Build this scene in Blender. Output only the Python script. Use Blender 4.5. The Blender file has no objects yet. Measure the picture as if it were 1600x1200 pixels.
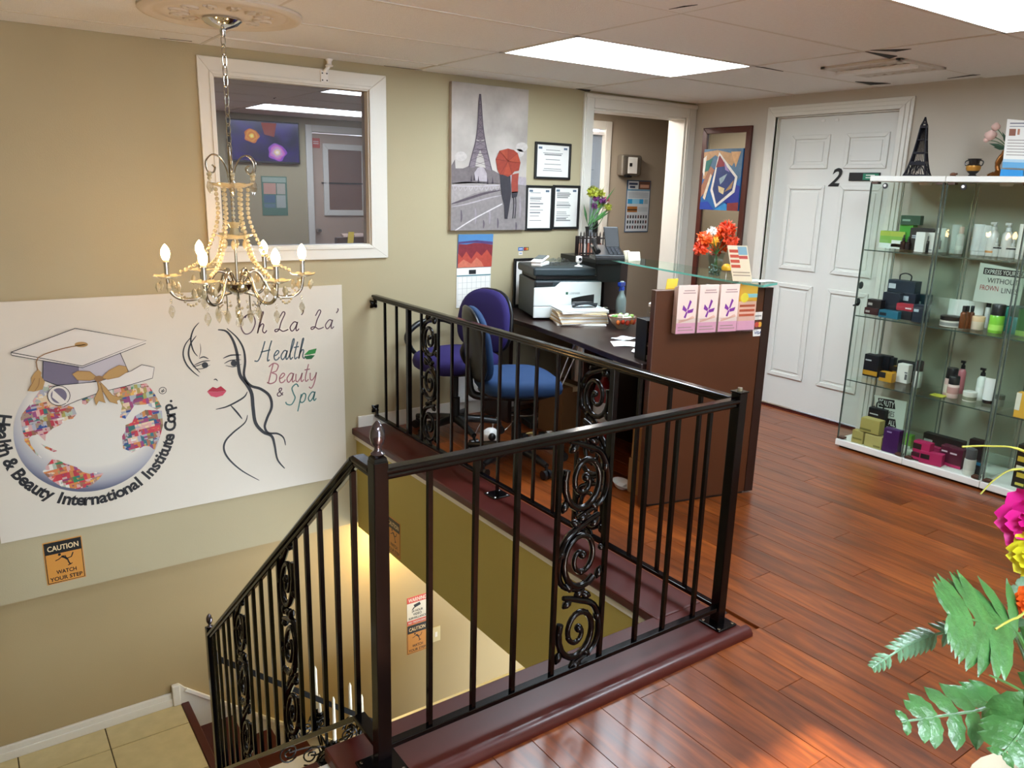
import bpy, math, random
from mathutils import Vector, Matrix
random.seed(11)
PI = math.pi
sc = bpy.context.scene
COL = sc.collection
V = Vector
# ------------------------------------------------------------------ camera
FPX = 1225.12
CAM = V((0.0, 0.0, 1.5085))
RT = V((0.81827203, -0.57422935, 0.02629726))
UP = V((0.1184909, 0.2132605, 0.96978341))
FW = V((0.56248626, 0.79043065, -0.24254605))
cd = bpy.data.cameras.new('camera')
cd.sensor_fit = 'HORIZONTAL'; cd.sensor_width = 36.0; cd.lens = FPX / 1600 * 36.0
cd.clip_start = 0.02; cd.clip_end = 100
cam = bpy.data.objects.new('camera', cd); COL.objects.link(cam)
cam.matrix_world = Matrix(((RT.x, UP.x, -FW.x, CAM.x), (RT.y, UP.y, -FW.y, CAM.y), (RT.z, UP.z, -FW.z, CAM.z), (0, 0, 0, 1)))
sc.camera = cam
# ------------------------------------------------------------------ world, sun, exposure
w = bpy.data.worlds.new('sky'); sc.world = w; w.use_nodes = True
wn = w.node_tree; wn.nodes.clear()
wo = wn.nodes.new('ShaderNodeOutputWorld'); wb = wn.nodes.new('ShaderNodeBackground')
wb.inputs[0].default_value = (0.78, 0.88, 1.0, 1); wb.inputs[1].default_value = 4.2
wn.links.new(wb.outputs[0], wo.inputs[0])
SUN_EL = math.atan2(2.05, 3.318)
sd = bpy.data.lights.new('sun', 'SUN'); sd.energy = 13.0; sd.angle = 0.012; sd.color = (1.0, 0.93, 0.82)
so = bpy.data.objects.new('sun', sd); COL.objects.link(so)
so.rotation_euler = V((0, math.cos(SUN_EL), -math.sin(SUN_EL))).to_track_quat('-Z', 'Y').to_euler()
so.location = (1, -6, 6)
PANEL_STRENGTH = 14.5      # ceiling troffers
BULB_STRENGTH = 52.0       # chandelier bulbs
STAIR_LAMP = 7.0          # warm lamp under the floor by the lower stairs (W)
vs = sc.view_settings
vs.view_transform = 'Standard'; vs.look = 'None'; vs.gamma = 1.0; vs.use_curve_mapping = False
vs.exposure = 1.08
try:
    sc.cycles.max_bounces = 8; sc.cycles.transparent_max_bounces = 16; sc.cycles.diffuse_bounces = 5
    sc.cycles.glossy_bounces = 4; sc.cycles.transmission_bounces = 6
    sc.cycles.sample_clamp_indirect = 6.0; sc.cycles.caustics_reflective = False; sc.cycles.caustics_refractive = False
    sc.cycles.use_denoising = True
except Exception:
    pass

# ------------------------------------------------------------------ helpers
def at(px, py, ax, val):
    d = FW + RT * ((px - 800) / FPX) - UP * ((py - 600) / FPX)
    i = 'xyz'.index(ax)
    return CAM + d * ((val - CAM[i]) / d[i])
def mpp(p):                       # metres per pixel at a point
    return (V(p) - CAM).dot(FW) / FPX
def hx(h):
    h = h.lstrip('#'); o = []
    for i in (0, 2, 4):
        c = int(h[i:i + 2], 16) / 255
        o.append(c / 12.92 if c <= .04045 else ((c + .055) / 1.055) ** 2.4)
    return tuple(o)
MATS = {}
def M(name, col='#808080', rough=.5, metal=0.0, noise=0.06, nscale=9.0, bump=0.0, bscale=80.0, emit=0.0, emitcol=None, coat=0.0, spec=.5, rnd=0.0, trans=0.0, alpha=1.0):
    if name in MATS: return MATS[name]
    m = bpy.data.materials.new(name); m.use_nodes = True
    nt = m.node_tree; b = nt.nodes['Principled BSDF']
    c = hx(col) if isinstance(col, str) else col
    b.inputs['Roughness'].default_value = rough; b.inputs['Metallic'].default_value = metal
    b.inputs['Specular IOR Level'].default_value = spec
    b.inputs['Coat Weight'].default_value = coat; b.inputs['Coat Roughness'].default_value = .08
    b.inputs['Transmission Weight'].default_value = trans; b.inputs['Alpha'].default_value = alpha
    tc = nt.nodes.new('ShaderNodeTexCoord')
    n = nt.nodes.new('ShaderNodeTexNoise'); n.inputs['Scale'].default_value = nscale; n.inputs['Detail'].default_value = 4
    nt.links.new(tc.outputs['Object'], n.inputs['Vector'])
    mx = nt.nodes.new('ShaderNodeMix'); mx.data_type = 'RGBA'
    mx.inputs[6].default_value = tuple(k * (1 - noise) for k in c) + (1,)
    mx.inputs[7].default_value = tuple(min(1, k * (1 + noise)) for k in c) + (1,)
    nt.links.new(n.outputs['Fac'], mx.inputs[0])
    out = mx.outputs[2]
    if rnd:
        oi = nt.nodes.new('ShaderNodeObjectInfo'); hs = nt.nodes.new('ShaderNodeHueSaturation')
        mp = nt.nodes.new('ShaderNodeMapRange'); mp.inputs[3].default_value = 1 - rnd; mp.inputs[4].default_value = 1 + rnd
        nt.links.new(oi.outputs['Random'], mp.inputs[0]); nt.links.new(mp.outputs[0], hs.inputs['Value'])
        nt.links.new(out, hs.inputs['Color']); out = hs.outputs[0]
    nt.links.new(out, b.inputs['Base Color'])
    if emit:
        b.inputs['Emission Color'].default_value = (hx(emitcol) if emitcol else c) + (1,)
        b.inputs['Emission Strength'].default_value = emit
    if bump:
        n2 = nt.nodes.new('ShaderNodeTexNoise'); n2.inputs['Scale'].default_value = bscale; n2.inputs['Detail'].default_value = 3
        nt.links.new(tc.outputs['Object'], n2.inputs['Vector'])
        bp = nt.nodes.new('ShaderNodeBump'); bp.inputs['Strength'].default_value = bump; bp.inputs['Distance'].default_value = .004
        nt.links.new(n2.outputs['Fac'], bp.inputs['Height']); nt.links.new(bp.outputs[0], b.inputs['Normal'])
    MATS[name] = m
    return m
def glass(name, tint=(.93, .97, .95), ior=1.45, base=0.0, gl=(1, 1, 1)):
    if name in MATS: return MATS[name]
    m = bpy.data.materials.new(name); m.use_nodes = True; nt = m.node_tree; nt.nodes.clear()
    o = nt.nodes.new('ShaderNodeOutputMaterial'); t = nt.nodes.new('ShaderNodeBsdfTransparent'); g = nt.nodes.new('ShaderNodeBsdfGlossy')
    mx = nt.nodes.new('ShaderNodeMixShader'); lw = nt.nodes.new('ShaderNodeLayerWeight'); lw.inputs[0].default_value = .5
    pw_ = nt.nodes.new('ShaderNodeMath'); pw_.operation = 'POWER'; pw_.inputs[1].default_value = 4.0; nt.links.new(lw.outputs['Facing'], pw_.inputs[0])
    fr = nt.nodes.new('ShaderNodeMath'); fr.operation = 'MULTIPLY_ADD'; fr.inputs[1].default_value = min(.8, (ior - 1) * 1.2); fr.inputs[2].default_value = ((ior - 1) / (ior + 1)) ** 2; nt.links.new(pw_.outputs[0], fr.inputs[0])
    t.inputs[0].default_value = tint + (1,); g.inputs['Roughness'].default_value = .01; g.inputs['Color'].default_value = gl + (1,)
    ad = nt.nodes.new('ShaderNodeMath'); ad.operation = 'ADD'; ad.use_clamp = True; ad.inputs[1].default_value = base
    nt.links.new(fr.outputs[0], ad.inputs[0]); nt.links.new(ad.outputs[0], mx.inputs[0])
    nt.links.new(t.outputs[0], mx.inputs[1]); nt.links.new(g.outputs[0], mx.inputs[2]); nt.links.new(mx.outputs[0], o.inputs[0])
    MATS[name] = m
    return m

class MB:
    def __init__(s): s.v = []; s.f = []
    def add(s, vs, fs):
        k = len(s.v); s.v += [tuple(p) for p in vs]; s.f += [tuple(i + k for i in f) for f in fs]; return s
    def box(s, x0, x1, y0, y1, z0, z1, M4=None):
        p = [V((x, y, z)) for z in (z0, z1) for y in (y0, y1) for x in (x0, x1)]
        if M4 is not None: p = [M4 @ q for q in p]
        return s.add(p, [(0, 2, 3, 1), (4, 5, 7, 6), (0, 1, 5, 4), (2, 6, 7, 3), (0, 4, 6, 2), (1, 3, 7, 5)])
    def bar(s, p0, p1, wd, ht, up=(0, 0, 1)):       # rectangular bar between two points
        p0 = V(p0); p1 = V(p1); d = (p1 - p0).normalized(); u = V(up)
        if abs(d.dot(u)) > .99: u = V((0, 1, 0))
        r = d.cross(u).normalized() * (wd / 2); q = r.cross(d).normalized() * (ht / 2)
        ps = [p + a * r + b * q for p in (p0, p1) for a, b in ((-1, -1), (1, -1), (1, 1), (-1, 1))]
        return s.add(ps, [(3, 2, 1, 0), (4, 5, 6, 7), (0, 1, 5, 4), (1, 2, 6, 5), (2, 3, 7, 6), (3, 0, 4, 7)])
    def tube(s, pts, r, n=8, closed=False, cap=True):
        pts = [V(p) for p in pts]; N = len(pts); rs = r if isinstance(r, (list, tuple)) else [r] * N
        nrm = None; rings = []
        for i in range(N):
            if closed: t = pts[(i + 1) % N] - pts[i - 1]
            else: t = pts[min(i + 1, N - 1)] - pts[max(i - 1, 0)]
            if t.length < 1e-9: t = V((0, 0, 1))
            t.normalize()
            if nrm is None:
                a = V((0, 0, 1)) if abs(t.z) < .9 else V((1, 0, 0)); nrm = t.cross(a).normalized()
            else:
                nrm = (nrm - t * nrm.dot(t))
                nrm = nrm.normalized() if nrm.length > 1e-6 else t.orthogonal().normalized()
            bn = t.cross(nrm)
            rings.append([pts[i] + (nrm * math.cos(2 * PI * k / n) + bn * math.sin(2 * PI * k / n)) * rs[i] for k in range(n)])
        vs = [p for rg in rings for p in rg]; fs = []
        for i in range(N if closed else N - 1):
            j = (i + 1) % N
            for k in range(n): fs.append((i * n + k, i * n + (k + 1) % n, j * n + (k + 1) % n, j * n + k))
        if cap and not closed: fs += [tuple(reversed(range(n))), tuple((N - 1) * n + k for k in range(n))]
        return s.add(vs, fs)
    def cyl(s, p0, p1, r0, r1=None, n=14): return s.tube([p0, p1], [r0, r0 if r1 is None else r1], n)
    def lathe(s, prof, c=(0, 0, 0), n=20, ax=None, cap=True):   # prof: (radius, height); ax optional 3x3 frame
        c = V(c); vs = []; fs = []
        for r, z in prof:
            for k in range(n):
                p = V((r * math.cos(2 * PI * k / n), r * math.sin(2 * PI * k / n), z)); vs.append(c + (ax @ p if ax is not None else p))
        for i in range(len(prof) - 1):
            for k in range(n): fs.append((i * n + k, i * n + (k + 1) % n, (i + 1) * n + (k + 1) % n, (i + 1) * n + k))
        if cap: fs += [tuple(reversed(range(n))), tuple((len(prof) - 1) * n + k for k in range(n))]
        return s.add(vs, fs)
    def ball(s, c, r, n=8, m=5, sq=(1, 1, 1)):
        c = V(c); vs = [c + V((0, 0, -r * sq[2]))]; fs = []
        for i in range(1, m):
            a = -PI / 2 + PI * i / m
            for k in range(n): vs.append(c + V((r * sq[0] * math.cos(a) * math.cos(2 * PI * k / n), r * sq[1] * math.cos(a) * math.sin(2 * PI * k / n), r * sq[2] * math.sin(a))))
        vs.append(c + V((0, 0, r * sq[2]))); L = len(vs) - 1
        for k in range(n): fs.append((0, 1 + (k + 1) % n, 1 + k)); fs.append((L, L - n + k, L - n + (k + 1) % n))
        for i in range(m - 2):
            for k in range(n): fs.append((1 + i * n + k, 1 + i * n + (k + 1) % n, 1 + (i + 1) * n + (k + 1) % n, 1 + (i + 1) * n + k))
        return s.add(vs, fs)
    def prism(s, poly, off):                       # planar polygon (3D) extruded by vector
        n = len(poly); a = [V(p) for p in poly]; b = [p + V(off) for p in a]
        return s.add(a + b, [tuple(range(n)), tuple(range(2 * n - 1, n - 1, -1))] + [(i, i + n, (i + 1) % n + n, (i + 1) % n) for i in range(n)])
    def poly(s, pts): return s.add(pts, [tuple(range(len(pts)))])
    def grid(s, f, nu, nv):
        vs = [f(i / nu, j / nv) for j in range(nv + 1) for i in range(nu + 1)]
        return s.add(vs, [(j * (nu + 1) + i, j * (nu + 1) + i + 1, (j + 1) * (nu + 1) + i + 1, (j + 1) * (nu + 1) + i) for j in range(nv) for i in range(nu)])
    def ribbon(s, pts, wd, nrm):                   # flat stroke on a plane with normal nrm; wd scalar or list
        pts = [V(p) for p in pts]; N = len(pts); nrm = V(nrm); ws = wd if isinstance(wd, (list, tuple)) else [wd] * N; vs = []
        for i in range(N):
            t = (pts[min(i + 1, N - 1)] - pts[max(i - 1, 0)]).normalized(); q = nrm.cross(t).normalized() * ws[i] / 2
            vs += [pts[i] - q, pts[i] + q]
        return s.add(vs, [(2 * i, 2 * i + 2, 2 * i + 3, 2 * i + 1) for i in range(N - 1)])
    def mesh(s, name, smooth=None):
        me = bpy.data.meshes.new(name); me.from_pydata([tuple(p) for p in s.v], [], s.f); me.validate()
        if smooth:
            me.polygons.foreach_set('use_smooth', [True] * len(me.polygons))
            try: me.set_sharp_from_angle(angle=math.radians(smooth))
            except Exception: pass
        return me
    def build(s, name, mat, parent=None, smooth=None, bevel=0, world=True):
        if parent is None:
            xs = [p[0] for p in s.v]; ys = [p[1] for p in s.v]; zs = [p[2] for p in s.v]
            o = V(((min(xs) + max(xs)) / 2, (min(ys) + max(ys)) / 2, min(zs)))
            s.v = [(p[0] - o.x, p[1] - o.y, p[2] - o.z) for p in s.v]
        me = s.mesh(name, smooth); me.materials.append(mat if not isinstance(mat, str) else MATS[mat])
        ob = bpy.data.objects.new(name, me); COL.objects.link(ob)
        if parent is None: ob.location = o
        else:
            ob.parent = parent
            if world: ob.matrix_parent_inverse = wmat(parent).inverted()
        if bevel:
            b = ob.modifiers.new('bevel', 'BEVEL'); b.width = bevel; b.segments = 2; b.limit_method = 'ANGLE'; b.angle_limit = .6
        return ob
def wmat(o):
    m = Matrix.LocRotScale(o.location, o.rotation_euler, o.scale)
    return (wmat(o.parent) @ o.matrix_parent_inverse @ m) if o.parent else m
def tag(o, label=None, cat=None, group=None, kind=None):
    if label: o['label'] = label
    if cat: o['category'] = cat
    if group: o['group'] = group
    if kind: o['kind'] = kind
    return o
def thing(name, label, cat, loc=(0, 0, 0), rotz=0, group=None, kind=None):
    o = bpy.data.objects.new(name, None); o.empty_display_size = .05; COL.objects.link(o)
    o.location = loc; o.rotation_euler = (0, 0, rotz)
    return tag(o, label, cat, group, kind)
def put(name, me, mat, parent, loc=(0, 0, 0), rot=(0, 0, 0), scale=(1, 1, 1)):   # object from shared mesh data, local to parent
    if not me.materials: me.materials.append(mat)
    o = bpy.data.objects.new(name, me); COL.objects.link(o); o.parent = parent
    o.location = loc; o.rotation_euler = rot; o.scale = scale
    return o
def copy_tree(o, parent=None):
    c = o.copy(); COL.objects.link(c); c.parent = parent
    for ch in list(o.children): copy_tree(ch, c)
    return c
def smooth_path(pts, n=6, closed=False):
    pts = [V(p) for p in pts]; out = []; N = len(pts)
    for i in range(N if closed else N - 1):
        g = (lambda k: pts[k % N]) if closed else (lambda k: pts[max(0, min(N - 1, k))])
        p0, p1, p2, p3 = g(i - 1), g(i), g(i + 1), g(i + 2)
        for j in range(n):
            t = j / n
            out.append(.5 * ((2 * p1) + (p2 - p0) * t + (2 * p0 - 5 * p1 + 4 * p2 - p3) * t * t + (3 * p1 - p0 - 3 * p2 + p3) * t ** 3))
    if not closed: out.append(pts[-1])
    return out
def text(body, O, U, W, width=None, height=None, mat=None, parent=None, name='lettering', bold=0.0, shear=0.0, center=True, eps=.0012, world=True):
    """lettering lying in the plane O + U*x + W*y, fitted to width and/or cap height"""
    cu = bpy.data.curves.new('t', 'FONT'); cu.body = body; cu.size = 1; cu.offset = bold; cu.shear = shear; cu.resolution_u = 3
    cu.fill_mode = 'FRONT'
    tmp = bpy.data.objects.new('t', cu); COL.objects.link(tmp)
    dg = bpy.context.evaluated_depsgraph_get(); me = bpy.data.meshes.new_from_object(tmp.evaluated_get(dg))
    bpy.data.objects.remove(tmp); bpy.data.curves.remove(cu)
    xs = [v.co.x for v in me.vertices]; ys = [v.co.y for v in me.vertices]
    if not xs: return None
    w0 = max(xs) - min(xs); h0 = max(ys) - min(ys)
    sx = width / w0 if width else height / h0; sy = height / h0 if height else sx
    O = V(O); U = V(U).normalized(); W = V(W).normalized(); N = U.cross(W)
    cx = (max(xs) + min(xs)) / 2 if center else min(xs); cy = (max(ys) + min(ys)) / 2 if center else 0
    for v in me.vertices: v.co = O + U * ((v.co.x - cx) * sx) + W * ((v.co.y - cy) * sy) + N * eps
    me.name = name; me.materials.append(mat)
    o = bpy.data.objects.new(name, me); COL.objects.link(o)
    if parent is not None:
        o.parent = parent
        if world: o.matrix_parent_inverse = wmat(parent).inverted()
    return o

# ------------------------------------------------------------------ shared materials
YW, XR, ZC, YL = 4.384, 4.772, 2.168, 4.5
M('paint_khaki', '#ada181', .75, noise=.03, nscale=3, bump=.12, bscale=160)
M('paint_greige', '#bdb3a4', .75, noise=.03, nscale=3, bump=.12, bscale=160)
M('paint_taupe', '#a29582', .75, noise=.03, nscale=3, bump=.12, bscale=160)
M('paint_lamp_warmed', '#b0a054', .75, noise=.03, nscale=3, bump=.12, bscale=160)  # saturated olive: warmth of the stair lamp mixed into the colour
M('white_trim', '#dcd8cd', .38, noise=.02)
M('white_door', '#d9d8d0', .42, noise=.02)
M('ceiling_tile', '#e9e7e3', .9, noise=.05, nscale=60, bump=.5, bscale=220)
M('ceiling_grid', '#d5cfc4', .6)
M('iron', '#050405', .17, 0.0, noise=.1, coat=.0, spec=.30)
M('mahogany', '#45150f', .38, noise=.18, nscale=6, coat=.1, spec=.35)
M('mahogany_riser', '#54241c', .4, noise=.15)
M('chrome', '#d6d6d6', .1, 1.0, noise=.02)
M('black_plastic', '#111214', .38)
M('black', '#0c0c0d', .45)
M('white', '#e9e7e2', .5, noise=.02)
M('paper', '#e6e4dd', .8, noise=.03)
M('ink', '#16161a', .7)
M('mirror_glass', '#c8ccc8', .02, 1.0, noise=0)
glass('clear_glass', (.90, .955, .93), 1.42)
glass('acrylic', (.96, .97, .97), 1.25)

def wood_floor():
    m = bpy.data.materials.new('plank_wood'); m.use_nodes = True; nt = m.node_tree; b = nt.nodes['Principled BSDF']; L = nt.links
    tc = nt.nodes.new('ShaderNodeTexCoord'); oi = nt.nodes.new('ShaderNodeObjectInfo')
    vm = nt.nodes.new('ShaderNodeVectorMath'); vm.operation = 'MULTIPLY_ADD'
    ml = nt.nodes.new('ShaderNodeMath'); ml.operation = 'MULTIPLY'; ml.inputs[1].default_value = 37.0
    L.new(oi.outputs['Random'], ml.inputs[0]); cb = nt.nodes.new('ShaderNodeCombineXYZ')
    for i in range(3): L.new(ml.outputs[0], cb.inputs[i])
    vm.inputs[1].default_value = (1, 1, 1); L.new(tc.outputs['Object'], vm.inputs[0]); L.new(cb.outputs[0], vm.inputs[2])
    mp = nt.nodes.new('ShaderNodeMapping'); mp.inputs['Scale'].default_value = (26, 2.0, 8); L.new(vm.outputs[0], mp.inputs[0])
    n1 = nt.nodes.new('ShaderNodeTexNoise'); n1.inputs['Scale'].default_value = 1.0; n1.inputs['Detail'].default_value = 7; n1.inputs['Distortion'].default_value = 1.2; L.new(mp.outputs[0], n1.inputs['Vector'])
    mp2 = nt.nodes.new('ShaderNodeMapping'); mp2.inputs['Scale'].default_value = (9, 2.2, 4); L.new(vm.outputs[0], mp2.inputs[0])
    n2 = nt.nodes.new('ShaderNodeTexNoise'); n2.inputs['Scale'].default_value = 1.0; n2.inputs['Detail'].default_value = 3; n2.inputs['Distortion'].default_value = 2; L.new(mp2.outputs[0], n2.inputs['Vector'])
    r1 = nt.nodes.new('ShaderNodeValToRGB'); e = r1.color_ramp.elements
    e[0].position = .25; e[0].color = hx('#54270e') + (1,); e[1].position = .78; e[1].color = hx('#94501d') + (1,)
    k = r1.color_ramp.elements.new(.5); k.color = hx('#753a13') + (1,); L.new(n1.outputs['Fac'], r1.inputs[0])
    r2 = nt.nodes.new('ShaderNodeValToRGB'); e = r2.color_ramp.elements
    e[0].position = .3; e[0].color = (.60, .52, .50, 1); e[1].position = .6; e[1].color = (1.08, 1.02, 1.0, 1); L.new(n2.outputs['Fac'], r2.inputs[0])
    mu = nt.nodes.new('ShaderNodeMix'); mu.data_type = 'RGBA'; mu.blend_type = 'MULTIPLY'; mu.inputs[0].default_value = .8
    L.new(r1.outputs[0], mu.inputs[6]); L.new(r2.outputs[0], mu.inputs[7])
    hs = nt.nodes.new('ShaderNodeHueSaturation'); mr = nt.nodes.new('ShaderNodeMapRange'); mr.inputs[3].default_value = .80; mr.inputs[4].default_value = 1.16
    L.new(oi.outputs['Random'], mr.inputs[0]); L.new(mr.outputs[0], hs.inputs['Value']); L.new(mu.outputs[2], hs.inputs['Color']); L.new(hs.outputs[0], b.inputs['Base Color'])
    b.inputs['Roughness'].default_value = .32; b.inputs['Coat Weight'].default_value = .18; b.inputs['Coat Roughness'].default_value = .15
    bp = nt.nodes.new('ShaderNodeBump'); bp.inputs['Strength'].default_value = .12; bp.inputs['Distance'].default_value = .003
    L.new(n1.outputs['Fac'], bp.inputs['Height']); L.new(bp.outputs[0], b.inputs['Normal'])
    MATS['plank_wood'] = m
wood_floor()

# ------------------------------------------------------------------ floor with planks, stair opening x<1.93, y>1.74
def struct(name, mb, mat, parent=None, **k):
    o = mb.build(name, mat, parent, **k)
    if parent is None: o['kind'] = 'structure'
    return o
OX, OY = 1.93, 1.74           # inner edges of the stairwell opening
XL, YB = -1.9, -2.2           # left wall, wall behind the camera
m = MB().box(XL, XR + .2, YB, OY - .07, -.3, -.012).box(OX + .06, XR + .2, OY, YW, -.3, -.012)
floor = struct('floor', m, MATS['plank_wood'])
PW = .13
def plank_mesh(wd, ln):
    g = .0006
    m = MB(); b = .0009
    x0, x1, y0, y1 = g, wd - g, g, ln - g
    vs = [(x0, y0, -.012), (x1, y0, -.012), (x1, y1, -.012), (x0, y1, -.012), (x0, y0, -.002), (x1, y0, -.002), (x1, y1, -.002), (x0, y1, -.002),
          (x0 + b, y0 + b, 0), (x1 - b, y0 + b, 0), (x1 - b, y1 - b, 0), (x0 + b, y1 - b, 0)]
    m.add(vs, [(0, 1, 5, 4), (1, 2, 6, 5), (2, 3, 7, 6), (3, 0, 4, 7), (4, 5, 9, 8), (5, 6, 10, 9), (6, 7, 11, 10), (7, 4, 8, 11), (8, 9, 10, 11)])
    return m.mesh('plank')
pcache = {}
fi = wmat(floor).inverted()
row = 0; x = -.26; n_pl = 0
while x < XR - .02:
    wd = min(PW, XR - x)
    ymax = YW if x >= OX + .2 else 1.53
    y = -.35 - (row * .47) % 1.2
    while y < ymax - .02:
        ln = 1.2; y1 = y + ln
        a, c = max(y, -.35), min(y1, ymax)
        if c - a > .03:
            key = (round(wd, 3), round(c - a, 3))
            if key not in pcache: pcache[key] = plank_mesh(*key)
            put('plank', pcache[key], MATS['plank_wood'], floor, fi @ V((x, a, 0))); n_pl += 1
        y = y1
    x += PW; row += 1
# stained boards round the opening
b1 = struct('trim_1', MB().box(OX - .03, OX + .2, OY - .005, YW, -.012, .03), 'mahogany', bevel=.008)
tag(b1, kind='structure')
m = MB().box(.66, 2.125, 1.54, OY + .02, -.012, .025)
b2 = struct('trim_2', m, 'mahogany', bevel=.005)
prof = [(0, 0), (-.034, 0), (-.034, .012), (-.026, .024), (-.012, .03), (0, .03)]
m = MB().prism([(.66, 1.54 + p[0], p[1]) for p in prof], (1.48, 0, 0))
struct('trim_3', m, 'mahogany', smooth=40)
# fascia below the floor edge, white strip at its top
struct('wall_stairwell', MB().box(OX, OX + .1, OY, YW, -.64, -.03), 'paint_lamp_warmed')
struct('trim_4', MB().box(OX - .012, OX, OY, YW, -.045, -.012), 'white_trim')
struct('wall_under_front', MB().box(XL, OX, OY - .06, OY - .02, -3.3, -.012), 'paint_lamp_warmed')
struct('wall_soffit', MB().box(OX + .1, XR, OY, YL + .1, -.7, -.62), 'paint_lamp_warmed')

# ------------------------------------------------------------------ walls
WX0, WX1, WZ0, WZ1 = 1.18, 2.052, 1.15, 2.033      # window opening
DX0, DX1, DZ = 3.742, 4.676, 2.06                  # doorway opening
m = MB()
y0, y1 = YW, YL
m.box(XL, WX0, y0, y1, -.612, 2.19).box(WX0, WX1, y0, y1, -.612, WZ0).box(WX0, WX1, y0, y1, WZ1, 2.19)
m.box(WX1, DX0, y0, y1, -.612, 2.19).box(DX0, DX1, y0, y1, DZ, 2.19).box(DX1, XR + .15, y0, y1, -.3, 2.19)
struct('wall_back', m, 'paint_khaki')
M('paint_khaki_lamplit', '#a8946c', .75, noise=.03, nscale=3, bump=.12, bscale=160)  # browner copy of the wall paint, lamp warmth put into the colour
struct('wall_back_lower', MB().box(XL, 5.2, YL, YL + .1, -3.3, -.612), 'paint_khaki_lamplit')
RY0, RY1, RZ = 3.622, 2.735, 2.03                 # opening of door 2 in the right wall
m = MB().box(XR, XR + .15, RY0, YL, -.3, 2.19).box(XR, XR + .15, RY1, RY0, RZ, 2.19).box(XR, XR + .15, .47, RY1, -.3, 2.19)
struct('wall_right', m, 'paint_greige')
# partition with the television (faces the window) and the wall behind the camera with its glazed door
PX0, PDX0, PDX1 = 2.05, 3.25, 4.02
m = MB().box(PX0, PDX0, .35, .47, 0, 2.19).box(PDX0, PDX1, .35, .47, 2.03, 2.19).box(PDX1, XR + .15, .35, .47, 0, 2.19).box(PX0, PX0 + .12, YB, .35, 0, 2.19)
struct('wall_front', m, 'paint_khaki')
GX0, GX1, GZ = .1, 1.967, 2.137
m = MB().box(XL, GX0, YB - .12, YB, 0, 2.19).box(GX0, GX1, YB - .12, YB, GZ, 2.19).box(GX1, PX0 + .12, YB - .12, YB, 0, 2.19)
struct('wall_entrance', m, 'paint_greige')
m = MB().box(XL - .12, XL, YB - .12, YL + .1, -3.3, 2.19)
struct('wall_left', m, 'paint_khaki')
# glazed entrance door
d3 = thing('door_3', None, None, ((GX0 + GX1) / 2, YB - .06, 0), kind='structure')
m = MB()
for xa in (GX0, GX1 - .05): m.box(xa, xa + .05, YB - .09, YB - .03, 0, GZ)
m.box(GX0, GX1, YB - .09, YB - .03, GZ - .05, GZ)
m.build('frame', 'white_trim', d3)
MB().box(GX0 + .05, GX1 - .05, YB - .065, YB - .06, .02, GZ - .05).build('pane', glass('door_glass', (.97, .98, .98), 1.2), d3)

# ------------------------------------------------------------------ hall behind the doorway
HY = 5.4
struct('wall_hall', MB().box(4.83, 6.6, HY, HY + .1, 0, 2.19).box(3.4, 4.83, HY, HY + .1, 2.03, 2.19).box(3.4, 4.02, HY, HY + .1, 0, 2.03), 'paint_taupe')
struct('wall_hall_left', MB().box(3.3, 3.4, YL, HY + .1, 0, 2.19), 'paint_taupe')
struct('wall_hall_right', MB().box(6.5, 6.6, YL, HY, 0, 2.19).box(XR + .15, 6.5, YL - .1, YL, 0, 2.19), 'paint_taupe')
struct('floor_hall', MB().box(3.3, 6.6, YW, HY + .1, -.3, -.001), 'plank_wood')
struct('ceiling_hall', MB().box(3.3, 6.6, YL, HY + .1, ZC, ZC + .1), 'ceiling_tile')
d4 = thing('door_4', None, None, (4.4, HY, 0), kind='structure')
M('hall_door', '#7f8b98', .5)
m = MB().box(4.02, 4.76, HY + .03, HY + .07, 0, 2.0)
m.build('door_leaf', 'hall_door', d4)
for za, zb in ((.2, .85), (.95, 1.6), (1.68, 1.9)):
    for xa in (4.1, 4.42):
        MB().box(xa, xa + .26, HY + .022, HY + .032, za, zb).build('door_panel', 'hall_door', d4, bevel=.008)
MB().box(4.76, 4.83, HY - .02, HY + .08, 0, 2.09).box(4.0, 4.76, HY - .02, HY + .08, 2.02, 2.09).box(3.95, 4.02, HY - .02, HY + .08, 0, 2.09).build('casing', 'white_trim', d4, bevel=.005)
MB().box(4.02, 4.76, HY + .0, HY + .02, 1.975, 2.0).build('head_strip', 'white', d4)
MB().box(4.7, 4.74, HY + .0, HY + .03, 1.14, 1.24).build('lock_plate', 'black', d4, bevel=.004)

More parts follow.
